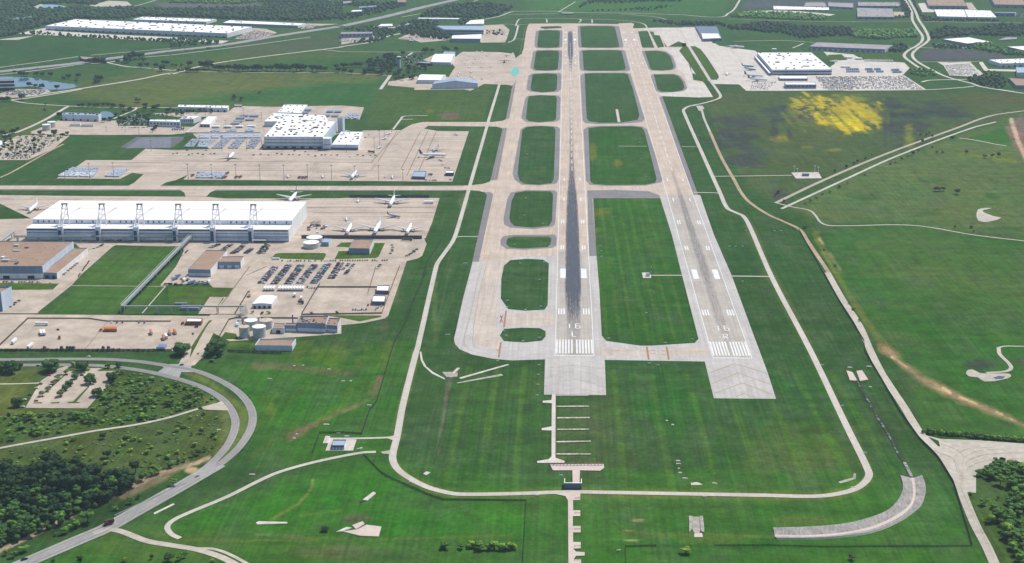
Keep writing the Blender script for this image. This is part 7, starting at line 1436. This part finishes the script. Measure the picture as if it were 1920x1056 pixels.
def ordered(pts, ref, fmt, **kw):
    rp = G(*ref); P = sorted([(G(*p), *rest) for p, *rest in pts], key=lambda v: (v[0]-rp).length)
    for i, v in enumerate(P): tree(v[0], v[1], v[2], fmt.format(n=nth(i), k={'dark': 'dark green', 'oak': 'dark green', 'green': 'green', 'olive': 'olive', 'bush': 'yellow green', 'gbush': 'green', 'twig': 'bare grey'}[v[2]]), wide=v[3] if len(v) > 3 else 1.15, **kw)
rt = random.Random(5)
def inpoly(x, y, P):
    c = False
    for i in range(len(P)):
        (a, b), (d, e) = P[i], P[i-1]
        if (b > y) != (e > y) and x < (d-a)*(y-b)/(e-b+1e-12)+a: c = not c
    return c
def scatter(P, n, mind):
    """world-space scatter in a photo-surveyed outline, at least mind metres apart"""
    W_ = [G(*p) for p in P]; Q = [(w.x, w.y) for w in W_]; xs = [q[0] for q in Q]; ys = [q[1] for q in Q]; out = []; cell = {}
    tries = 0
    while len(out) < n and tries < n*60:
        tries += 1; x = rt.uniform(min(xs), max(xs)); y = rt.uniform(min(ys), max(ys))
        if not inpoly(x, y, Q): continue
        ci = (int(x//mind), int(y//mind))
        if any((x-a)**2+(y-b)**2 < mind*mind for i in (-1, 0, 1) for j in (-1, 0, 1) for a, b in cell.get((ci[0]+i, ci[1]+j), ())): continue
        cell.setdefault(ci, []).append((x, y)); out.append(Vector((x, y, 0)))
    return out
# single big trees
tree(G(*k13(135,965)[0]), 15, 'oak', 'big round dark tree on the yard side of the access road mouth', 'oak_tree', wide=1.5); tree(G(*k13(500,970)[0]), 17, 'oak', 'big round dark tree on the tank side of the access road mouth', 'oak_tree', wide=1.5)
ordered([(m0(40,150)[0], 13, 'oak', 1.2), (m0(90,155)[0], 14, 'oak', 1.2), (m0(140,128)[0], 8, 'oak', 1.3), (m0(10,145)[0], 12, 'oak', 1.2)], m0(300,130)[0], 'dark tree in the clump below the carriageway, {n} from the small car park', group='dark clump below the carriageway', name='oak_tree')
ordered([(m0(380,140)[0], 14, 'oak', 1.6), (m0(610,140)[0], 13, 'oak', 1.3), (m0(540,108)[0], 7, 'bush', 1.3), (m0(790,120)[0], 7, 'bush', 1.2), (m0(872,115)[0], 7, 'oak', 1.2), (m0(862,172)[0], 7, 'gbush', 1.), (m0(820,215)[0], 10, 'oak', 1.3), (m0(715,325)[0], 9.5, 'oak', 1.4), (m0(662,235)[0], 12, 'oak', 1.2), (m0(550,200)[0], 7, 'oak', 1.3), (m0(428,205)[0], 6.5, 'olive', 1.3), (m0(512,250)[0], 7, 'oak', 1.4), (m0(478,285)[0], 7, 'oak', 1.2), (m0(392,238)[0], 5, 'olive', 1.4), (m0(355,290)[0], 6, 'olive', 1.2), (m0(445,325)[0], 7.5, 'olive', 1.5), (m0(312,325)[0], 6, 'olive', 1.5), (m0(130,398)[0], 11, 'oak', 1.2), (m0(482,165)[0], 5, 'olive', 1.2)], m0(560,60)[0], '{k} tree in the small car park by the curve, {n} from the carriageway', group='trees in the tree-dotted car park', name='car_park_tree')
# dense wood at the lower corner
WOOD = n0(-60,345, 60,350, 90,400, 200,360, 260,390, 320,320, 420,310, 440,370, 530,310, 640,310, 700,370, 780,420, 830,420, 900,430, 960,400, 1000,420, 960,480, 860,540, 740,600, 600,660, 460,730, 300,800, 120,870, -60,940)
for p in scatter(WOOD, 150, 9.): 
    u, v = proj_np(np.array([p.x]), np.array([p.y])); lo = v[0] > 925 or rt.random() < .2
    tree(p, rt.uniform(11, 17) if not lo else rt.uniform(7, 12), 'green' if lo and rt.random() < .45 else 'dark', 'leafy tree packed in the dense wood beside the tan dirt track', 'wood_tree', 'trees of the dense wood by the dirt track', rt.uniform(1.0, 1.3))
ordered([(n0(1018,345)[0], 12, 'dark', 1.), (n0(1065,405)[0], 9, 'green', 1.2), (n0(1140,372)[0], 7, 'green', 1.2), (n0(1190,355)[0], 8, 'green', 1.2), (n0(1275,310)[0], 7, 'green', 1.3), (n0(1340,275)[0], 5, 'green', 1.2), (n0(1385,262)[0], 5, 'green', 1.2), (n0(1445,228)[0], 6, 'green', 1.1), (n0(1490,215)[0], 6, 'dark', 1.2), (n0(1540,190)[0], 5, 'green', 1.2), (n0(1600,165)[0], 4, 'green', 1.1), (n0(880,405)[0], 7, 'dark', 1.1), (n0(1140,305)[0], 6, 'olive', 1.1), (n0(1300,445)[0], 7, 'green', 1.3), (n0(960,460)[0], 9, 'green', 1.2)], n0(1640,140)[0], '{k} tree along the bank above the tan dirt track, {n} from the road bend', group='trees along the dirt track bank')
ordered([(n0(500,800)[0], 8, 'green', 1.3), (n0(580,760)[0], 8, 'green', 1.3), (n0(660,720)[0], 11, 'green', 1.4), (n0(420,820)[0], 4, 'gbush', 1.), (n0(180,945)[0], 7, 'green', 1.5), (n0(105,980)[0], 6, 'green', 1.2), (n0(50,965)[0], 5, 'green', 1.), (n0(980,580)[0], 6, 'green', 1.2), (n0(1040,540)[0], 5, 'green', 1.1), (n0(860,630)[0], 5, 'gbush', 1.3)], n0(900,750)[0], '{k} bushy tree between the dirt track and the public road, {n} from the dirt junction', group='trees between track and road')
ordered([(n0(605,1020)[0], 6, 'dark', 1.1), (n0(1262,1015)[0], 7, 'dark', 1.7), (n0(1350,1000)[0], 6, 'green', 1.2), (n0(1390,985)[0], 5, 'green', 1.), (n0(1135,995)[0], 4, 'dark', 1.), (n0(935,1010)[0], 4, 'bush', 1.3), (n0(405,1030)[0], 4, 'dark', 1.), (n0(1590,1020)[0], 4, 'bush', 1.3)], n0(1262,1020)[0], '{k} shrub on the bottom grass below the dirt road, {n} from the widest one', name='shrub', group='shrubs below the dirt road')
yg = [(335,730),(480,730),(590,715),(150,775),(250,800),(430,790),(590,820),(670,795),(45,825),(935,635),(1035,655),(910,685),(960,730),(1215,660),(1300,585),(1430,690),(1580,640),(1165,760),(1235,780),(1300,745),(1080,745),(775,820),(1395,490),(1500,460),(1590,490),(540,650),(490,680),(1170,600),(1350,560),(1110,710),(985,650),(1260,830),(870,740),(1120,850)]
ordered([(m0(x, y)[0], rt.uniform(3.4, 5.4), 'bush', rt.uniform(1.3, 1.8)) for x, y in yg], m0(1690,400)[0], '{k} bush in the meadow below the dirt track, {n} from the road bend', name='bush', group='yellow green bushes in the rough meadow')
ordered([(m0(790,778)[0], 8, 'dark', 1.4), (m0(755,635)[0], 6, 'dark', 1.3), (m0(1475,600)[0], 5, 'dark', 1.2), (m0(1320,540)[0], 5, 'green', 1.4), (m0(1300,640)[0], 3, 'gbush', 1.3), (m0(1410,610)[0], 4, 'gbush', 1.2), (m0(255,745)[0], 2, 'gbush', 1.2), (m0(1570,620)[0], 6, 'gbush', 1.2)], m0(1690,400)[0], '{k} solitary shrub in the rough meadow, {n} from the road bend', name='shrub', group='dark shrubs in the rough meadow')
SCR = m0(640,450, 700,420, 760,300, 830,200, 900,150, 1100,190, 1300,235, 1450,290, 1560,350, 1560,380, 1400,420, 1250,470, 1000,525, 820,540, 640,560, 400,600, 200,640, 0,680, -100,690, -100,470, 150,455, 620,455)
SL = scatter(SCR, 250, 5.); big = SL[:110]
for p in big:
    tree(p, rt.choice((3.5, 4.5, 5, 6, 8.5)), rt.choice(['gbush', 'gbush', 'green', 'dark', 'gbush', 'bush']), 'bushy green shrub in the thicket between car park and dirt track', 'thicket_shrub', 'shrubs of the thicket', rt.uniform(1.2, 1.7))
def mass(name, label, pts, hr, m, wide=1.2, leafs=8, seed=1):
    """a wood too far or too dense to count: one object of many broken crowns"""
    r = np.random.RandomState(seed); Vs = []; Fs = []; nb = 0; i0 = np.array(IF)
    for p in pts:
        h_ = r.uniform(*hr); w = h_*wide*.5*r.uniform(.7, 1.3)
        V = IV*(1+(r.rand(len(IV), 1)-.5)*.7)*np.array([w, w*r.uniform(.8, 1.2), h_*.55])+np.array([p.x, p.y, h_*.5]); Vs.append(V); Fs.append(i0+nb); nb += len(IV)
    V = np.concatenate(Vs); F = np.concatenate(Fs); me = bpy.data.meshes.new(name); me.vertices.add(len(V)); me.vertices.foreach_set('co', V.ravel()); me.loops.add(F.size); me.loops.foreach_set('vertex_index', F.ravel()); me.polygons.add(len(F)); me.polygons.foreach_set('loop_start', np.arange(len(F))*3); me.update(calc_edges=True); me.materials.append(m)
    o = new(name, me); tag(o, label, 'vegetation'); struct(o, 'stuff'); return o
mass('undergrowth', 'low scrub filling the thicket between car park and dirt track', SL[110:], (1.0, 3), LMD, 1.9); mass('undergrowth', 'low scrub in the rough meadow', scatter(m0(0,720, 700,600, 1400,450, 1650,480, 1600,700, 1300,820, 700,900, 0,860), 130, 5), (.6, 1.5), LOL, 2.4, seed=4)
mass('undergrowth', 'low bushes under the dense wood', scatter(WOOD, 260, 4), (3, 7), LDK, 1.4, seed=8)
# lower right wood and hedge
WR = n3(1560,360, 1640,335, 1740,290, 1800,300, 2000,300, 2000,1060, 1830,1030, 1800,900, 1740,800, 1670,720, 1700,660, 1800,640, 1790,540, 1870,500, 1750,470, 1690,400, 1560,400)
for p in scatter(WR, 62, 7): tree(p, rt.uniform(6, 11), rt.choice(['green', 'gbush', 'green', 'bush', 'gbush']), 'leafy tree in the wood beside the gravel yard', 'wood_tree', 'trees of the wood by the gravel yard', rt.uniform(1.1, 1.4))
ordered([(n3(1620,590)[0], 6, 'gbush', 1.5), (n3(1685,615)[0], 5, 'gbush', 1.5), (n3(1520,510)[0], 3, 'gbush', 1.4), (n3(1720,550)[0], 3, 'dark', 1.), (n3(630,1000)[0], 5, 'twig', 1.3), (n3(1745,290)[0], 8, 'dark', 1.)], n3(1420,420)[0], '{k} bush by the gravel yard, {n} from where the road narrows', name='bush', group='bushes by the gravel yard')
ordered([(m3(1140+i*25.5+rt.uniform(-6, 6), 592+i*2.3+rt.uniform(-3, 3))[0], rt.uniform(4, 6.5), rt.choice(['gbush', 'green', 'bush']), rt.uniform(1.2, 1.5)) for i in range(31)], m3(1130,590)[0], '{k} bush in the hedge row above the gravel yard, {n} from the dirt road', name='hedge_bush', group='hedge row above the gravel yard')
ordered([(n1(x, y)[0], h_, k_, 1.4) for x, y, h_, k_ in ((1425,915,7,'gbush'),(1540,920,5,'gbush'),(1620,905,7,'bush'),(1680,920,8,'bush'),(1740,925,7,'gbush'),(1790,915,8,'bush'),(1850,925,7,'bush'),(1895,920,7,'bush'))]+[(n2(15,920)[0], 6, 'bush', 1.3)], n1(1300,915)[0], '{k} shrub in the thicket on the bottom grass strip, {n} from the concrete outfall', name='shrub', group='bottom strip thicket')
tree(G(*n2(1300,955)[0]), 6.5, 'bush', 'single round bush inside the fence corner at the bottom edge', 'bush', wide=1.7)
tree(G(*n1(515,785)[0]), 4, 'dark', 'dark low shrub beside the concrete outfall', 'shrub', wide=2.2)
# meadow trees on the right
ordered([(r2(x, y)[0], h_, k_, w_) for x, y, h_, k_, w_ in ((1225,462,8,'twig',1.4),(1255,466,9,'twig',1.4),(1290,462,8,'twig',1.4),(1380,488,11,'twig',1.1),(1130,110,8,'dark',1.),(1205,75,7,'dark',1.),(1205,150,5,'dark',1.),(1240,190,7,'twig',1.),(1280,188,6,'twig',1.),(1455,192,8,'dark',1.),(1590,222,8,'twig',1.2),(1640,218,8,'twig',1.2),(1690,215,9,'dark',1.),(1100,180,6,'dark',1.3),(1060,200,8,'dark',1.2),(1025,215,5,'gbush',1.2),(980,238,6,'dark',1.2),(935,258,4,'gbush',1.2),(895,270,5,'gbush',1.2),(710,350,4,'gbush',1.4),(575,295,6,'dark',1.2),(490,325,5,'dark',1.1),(630,268,6,'twig',1.2),(655,258,7,'dark',1.),(712,235,5,'dark',1.),(760,205,4,'dark',1.),(1350,85,7,'dark',1.6),(580,412,4,'gbush',1.2),(520,440,7,'gbush',1.3),(450,475,5,'gbush',1.2),(400,495,5,'gbush',1.3),(355,520,5,'gbush',1.4),(310,540,5,'gbush',1.3),(270,560,5,'gbush',1.3),(120,545,5,'twig',1.3),(75,480,6,'twig',1.6),(50,500,5,'twig',1.4),(270,735,5,'gbush',1.5),(1370,735,4,'dark',1.2),(1490,735,4,'dark',1.8),(1510,765,3,'dark',1.5),(1160,60,6,'dark',1.),(1115,62,6,'dark',1.),(1180,50,6,'dark',1.))], r2(80,570)[0], '{k} tree or bush by the closed twin roads, {n} from their lower end', name='meadow_tree', group='meadow trees by the closed roads')
ordered([(m3(1410,0)[0] if 0 else ff(*p)[0], 4, 'gbush', 1.3) for p in ((1592, 570), (1600, 582), (1612, 603), (1565, 500), (1545, 470))], (1540, 440), '{k} low bush beside the gravel road bank, {n} from the bend', name='bush', group='bushes beside the gravel road')
ordered([(m1(1565+0*i, 55)[0] if 0 else m0(1560,72)[0], 4, 'gbush', 2.) for i in range(1)], (400, 680), '{k} low bush beside the road junction by the rubble, {n} there', name='bush')
ordered([(k12(x, y)[0], h_, 'gbush', 1.3) for x, y, h_ in ((1045,705,5),(1020,735,5),(1000,760,5),(970,640,5),(985,645,5),(1140,645,6),(800,650,4),(1250,640,4))]+[(k13(x, y)[0], 4, 'gbush', 1.4) for x, y in ((475,1020),(1545,525),(1830,520),(900,520),(1005,522),(1078,520))], k12(1300,660)[0], '{k} planted shrub near hangar and yards, {n} from the hangar end wall', name='planted_shrub', group='planted shrubs near the hangar')
ordered([(k13(640+i*33, 935+i*1.5)[0], 2.6, 'dark', 1.8) for i in range(18)], k13(600,930)[0], 'dark clipped bush in the hedge before the long brown store, {n} from the round tree', name='hedge_bush', group='hedge before the brown store')
ordered([(k03(15+i*56, 930)[0], rt.uniform(2, 3.6), 'dark', rt.uniform(1.3, 2.)) for i in range(33)], k03(0,930)[0], 'dark bush along the trailer yard front fence, {n} from the picture edge', name='hedge_bush', group='bushes along the yard front fence')
# trees of the middle distance
def clump(P, n, d, hr, kinds, label, group, name='grove_tree'):
    for p in scatter(P, n, d): tree(p, rt.uniform(*hr), rt.choice(kinds), label, name, group, rt.uniform(1.1, 1.5))
clump(k20(240,800, 280,700, 420,640, 560,590, 610,650, 620,720, 540,820, 380,840, 260,830), 60, 9, (10, 15), ['dark'], 'dark tree in the grove before the control tower', 'grove before the control tower')
clump(k20(550,850, 600,790, 850,730, 950,740, 920,800, 800,890, 600,900), 26, 11, (8, 13), ['dark'], 'dark tree between control tower and ramp hangar', 'trees between tower and ramp hangar'); clump(k20(680,700, 700,640, 860,600, 920,620, 850,690, 720,740), 14, 11, (6, 10), ['dark', 'green'], 'tree in the terminal car park beside the control tower', 'terminal car park trees')
ordered([(k10(x, y)[0], h_, 'dark', 1.4) for x, y, h_ in ((90,795,9),(125,795,9),(180,795,13),(215,800,12),(255,800,12),(295,795,12),(370,760,22),(420,765,24),(490,775,14),(540,775,16),(590,785,18),(640,780,18),(700,785,18),(740,790,20),(790,790,18),(850,790,17),(900,785,17),(950,785,20),(1000,785,17),(1060,780,15),(1110,785,18),(1200,790,22),(1250,790,20),(1310,790,18),(1390,790,24),(1430,785,20),(1480,775,16),(1560,790,20),(1610,795,20),(1650,790,17),(1700,785,13),(1820,765,15),(1850,800,15),(60,740,9),(120,740,10),(200,735,16),(20,735,10))], k10(0,800)[0], '{k} tree in the long row along the field lane, {n} from the street crossing', name='lane_tree', group='long tree row along the field lane')
ordered([(k20(x, y)[0], h_, 'dark', 1.4) for x, y, h_ in ((20,755,16),(60,740,11),(110,745,13),(160,740,14),(210,740,14),(110,815,13),(30,800,12),(680,610,13),(915,590,18),(1000,580,12),(1130,570,18),(1170,575,14),(1270,560,12))], k20(0,800)[0], '{k} tree around the control tower lawns, {n} from the lane row', name='lawn_tree', group='trees around the tower lawns')
ordered([(k00(x, y)[0], h_, 'dark', 1.4) for x, y, h_ in ((160,815,10),(235,845,14),(265,845,14),(295,840,12),(395,840,12),(470,840,11),(560,850,14),(700,880,9),(760,870,13),(860,855,12),(1090,905,18),(1060,920,14),(1110,890,16),(840,910,9),(330,955,12),(390,970,11),(455,980,13),(625,990,13),(980,700,14),(1030,690,15),(1080,690,15),(1130,690,15),(940,700,12),(1300,700,12),(1390,700,22),(1430,680,26),(1480,660,26),(1530,650,18),(1570,630,12),(1580,690,14),(1550,745,14),(1620,740,13),(1710,750,14),(1780,790,18),(1850,720,14),(1800,710,12))], k00(0,900)[0], '{k} tree by the highway overpass and pond, {n} from the picture edge', name='roadside_tree', group='trees by the overpass and pond')
ordered([(k01(x, y)[0], h_, 'dark', 1.4) for x, y, h_ in ((40,125,12),(90,120,12),(240,105,16),(650,295,12),(870,190,10),(910,180,9),(985,178,9),(1040,180,9),(1080,178,9),(1135,178,10),(1190,180,10),(1250,185,10),(1330,185,9),(1350,200,9),(1600,190,12),(1690,220,12),(1740,190,9),(1850,240,11),(1420,235,9),(1360,260,9),(1440,230,10),(1270,290,9),(1150,345,10),(1215,335,10),(1320,340,12),(1380,345,11),(1600,220,10),(500,165,6),(1700,435,8),(1680,455,8),(1720,415,8),(20,490,10),(60,500,9),(130,475,9),(160,470,10),(205,440,8),(60,545,10),(110,525,8),(590,500,13),(740,495,9),(440,490,9),(690,515,9))], k01(0,480)[0], '{k} tree around the far tank yard and pond, {n} from the picture edge', name='street_tree', group='trees around the far tank yard')
clump(k01(-60,760, 310,745, 720,515, 560,490, 200,500, 60,560), 55, 11, (5, 8), ['dark', 'green'], 'small tree standing among parked cars in the slanting car park', 'trees of the slanting car park', 'car_park_tree'); clump(k01(1440,390, 1640,385, 1660,265, 1500,260, 1420,300), 18, 11, (5, 8), ['dark'], 'small tree in the hub car park beside the white office', 'trees of the hub car park', 'car_park_tree')
clump(k11(-100,280, 50,290, 330,250, 460,270, 440,215, 60,215), 20, 11, (5, 9), ['dark', 'green'], 'small tree before the long pale warehouse', 'trees before the long warehouse', 'car_park_tree')
ordered([(k11(x, y)[0], h_, 'twig', 1.3) for x, y, h_ in ((690,100,14),(780,112,11),(975,35,8))]+[(k01(1530,130)[0], 12, 'twig', 1.8), (k01(500,220)[0], 6, 'twig', 2.)], k11(690,100)[0], '{k} lone bush in the long field behind the hub, {n} from the tallest', name='field_bush', group='lone bushes in the long field')
# far woods (one mass each)
def wood(P, d, hr, label, n=99999, m=LDK, seed=1, w=1.25): mass('woods', label, scatter(P, n, d), hr, m, w, seed=seed)
wood(k00(-100,-60, 800,-60, 800,10, 1100,-10, 1180,0, 1050,60, 760,40, 460,45, 300,90, 420,110, 700,105, 900,80, 990,110, 1400,95, 1877,110)+k10(1000,90, 1100,30, 1877,40, 1877,210, 1480,235, 900,220, 600,215, 200,190, 0,185)+k00(1500,180, 1350,215, 830,205, 500,280, 250,340, 190,370, -100,440), 15, (9, 15), 'far woodland around the warehouses', 2900, LDK, 1)
wood(k10(0,-40, 1000,-40, 1080,15, 780,50, 300,45, 0,35), 16, (8, 12), 'far trees along the ploughed strips', 260, LMD, 2); wood(k00(200,375, 500,390, 1000,420, 1500,445, 1877,470, 1877,440, 1400,420, 800,390, 400,355), 12, (5, 9), 'line of young trees before the huge warehouse', 90, LDK, 3); wood(k10(0,520, 400,490, 560,470, 440,455, 160,425, 0,440), 11, (6, 11), 'trees at the end of the huge warehouse', 60, LDK, 4)
wood(k20(870,165, 1200,60, 1500,40, 1800,60, 1877,100, 1720,180, 1500,210, 1100,190, 870,185), 15, (9, 14), 'trees round the school beyond the highway', 260, LDK, 5); wood(k20(640,330, 700,260, 900,230, 1050,260, 1040,330, 1180,370, 1230,380, 1150,440, 900,420, 700,390), 14, (9, 15), 'grove beside the long grey office', 130, LDK, 6); wood(k20(0,330, 330,290, 640,330, 560,400, 350,470, 100,470, 350,420, 340,360), 15, (6, 10), 'trees round the wide office and its car park', 100, LDK, 7)
wood(k20(0,10, 400,40, 640,30, 640,90, 400,150, 200,190, 0,230, 0,170, 300,130, 180,90), 16, (8, 13), 'trees among the town blocks beyond the highway', 120, LDK, 8); wood(k20(1300,235, 1420,220, 1400,260, 1300,275), 12, (8, 12), 'tree group beside the white cube hall', 14, LDK, 9); wood(k20(1600,395, 1790,390, 1790,330, 1600,340), 16, (5, 7), 'trees in the ramp office car park', 12, LDK, 9)
wood(k30(720,100, 830,20, 1000,-20, 1877,-30, 1877,20, 1500,20, 1280,35, 1060,40, 900,30, 800,60), 17, (7, 11), 'scattered trees along the creek beyond the runways', 170, LDK, 10); wood(k30(850,125, 1000,110, 1500,125, 1600,95, 1750,75, 1700,60, 1560,80, 1000,130), 20, (5, 8), 'sparse bushes on the meadow beyond the runways', 60, LDK, 11); wood(k30(1550,230, 1700,235, 1877,270, 1877,290, 1700,265, 1580,240)+k40(), 14, (6, 10), 'dark bushes beside the far white ramp', 26, LDK, 12)
wood(k40(540,160, 700,150, 900,140, 1200,150, 1580,185, 1570,225, 1200,225, 800,200, 640,195, 540,190), 13, (7, 11), 'belt of green trees below the long freight depot', 230, LMD, 13); wood(k40(0,250, 380,250, 480,300, 900,255, 1300,300, 1877,310, 1877,400, 1700,400, 1300,425, 1100,370, 900,360, 700,330, 540,330, 480,300, 380,270, 300,285, 0,280), 14, (8, 12), 'broad wood above the parcel hub', 620, LDK, 14)
wood(k50(-20,340, 200,345, 400,350, 690,340, 690,410, 500,420, 350,440, 0,420), 13, (8, 12), 'wood beside the divided road', 220, LMD, 15); wood(k50(850,370, 1000,310, 1400,320, 1500,280, 1877,280, 1990,290, 1990,400, 1600,400, 1300,390, 1250,400, 1000,410, 940,430, 860,430), 14, (8, 12), 'wood around the diamond shaped warehouse', 420, LDK, 16); wood(k50(1330,500, 1520,490, 1650,560, 1877,600, 1990,620, 1880,620, 1640,600, 1320,540), 13, (7, 11), 'trees between the diamond warehouse and the ploughed plot', 90, LMD, 17)
wood(k50(430,490, 560,490, 590,540, 560,575, 470,580, 400,570), 12, (8, 12), 'grove at the end of the long grey shed', 26, LDK, 18); wood(k50(610,770, 760,760, 900,800, 890,845, 750,850, 620,810), 11, (5, 8), 'green thicket beside the trailer lot', 50, LMD, 19); wood(k50(1260,860, 1480,840, 1640,850, 1690,900, 1640,970, 1480,960, 1280,900), 12, (6, 10), 'dark trees at the road junction', 60, LDK, 20)
wood(k50(570,190, 500,60, 540,-20, 590,60, 640,190, 600,200), 12, (6, 10), 'trees lining the divided road', 50, LDK, 21); wood(k50(650,-10, 700,100, 780,180, 900,215, 1600,225, 1600,240, 780,235, 700,120), 12, (6, 9), 'trees before the cream roofed warehouses', 90, LDK, 22); wood(k50(40,200, 300,215, 560,200, 560,180, 300,195), 11, (5, 8), 'trees before the grey roofed warehouses', 30, LDK, 23); wood(k50(870,490, 1300,520, 1300,545, 900,535), 12, (5, 8), 'trees below the diamond warehouse yard', 30, LDK, 24)
wood(k50(1420,790, 1590,790, 1640,850, 1500,865), 13, (4, 6), 'low trees beside the tan yard', 20, LDK, 25); wood(k20(330,760, 560,720, 560,770, 330,800), 12, (4, 7), 'shrubs before the grove', 12, LMD, 26)
# far ground beyond
print('TREES', NT[0], 'CARS', NCAR[0])
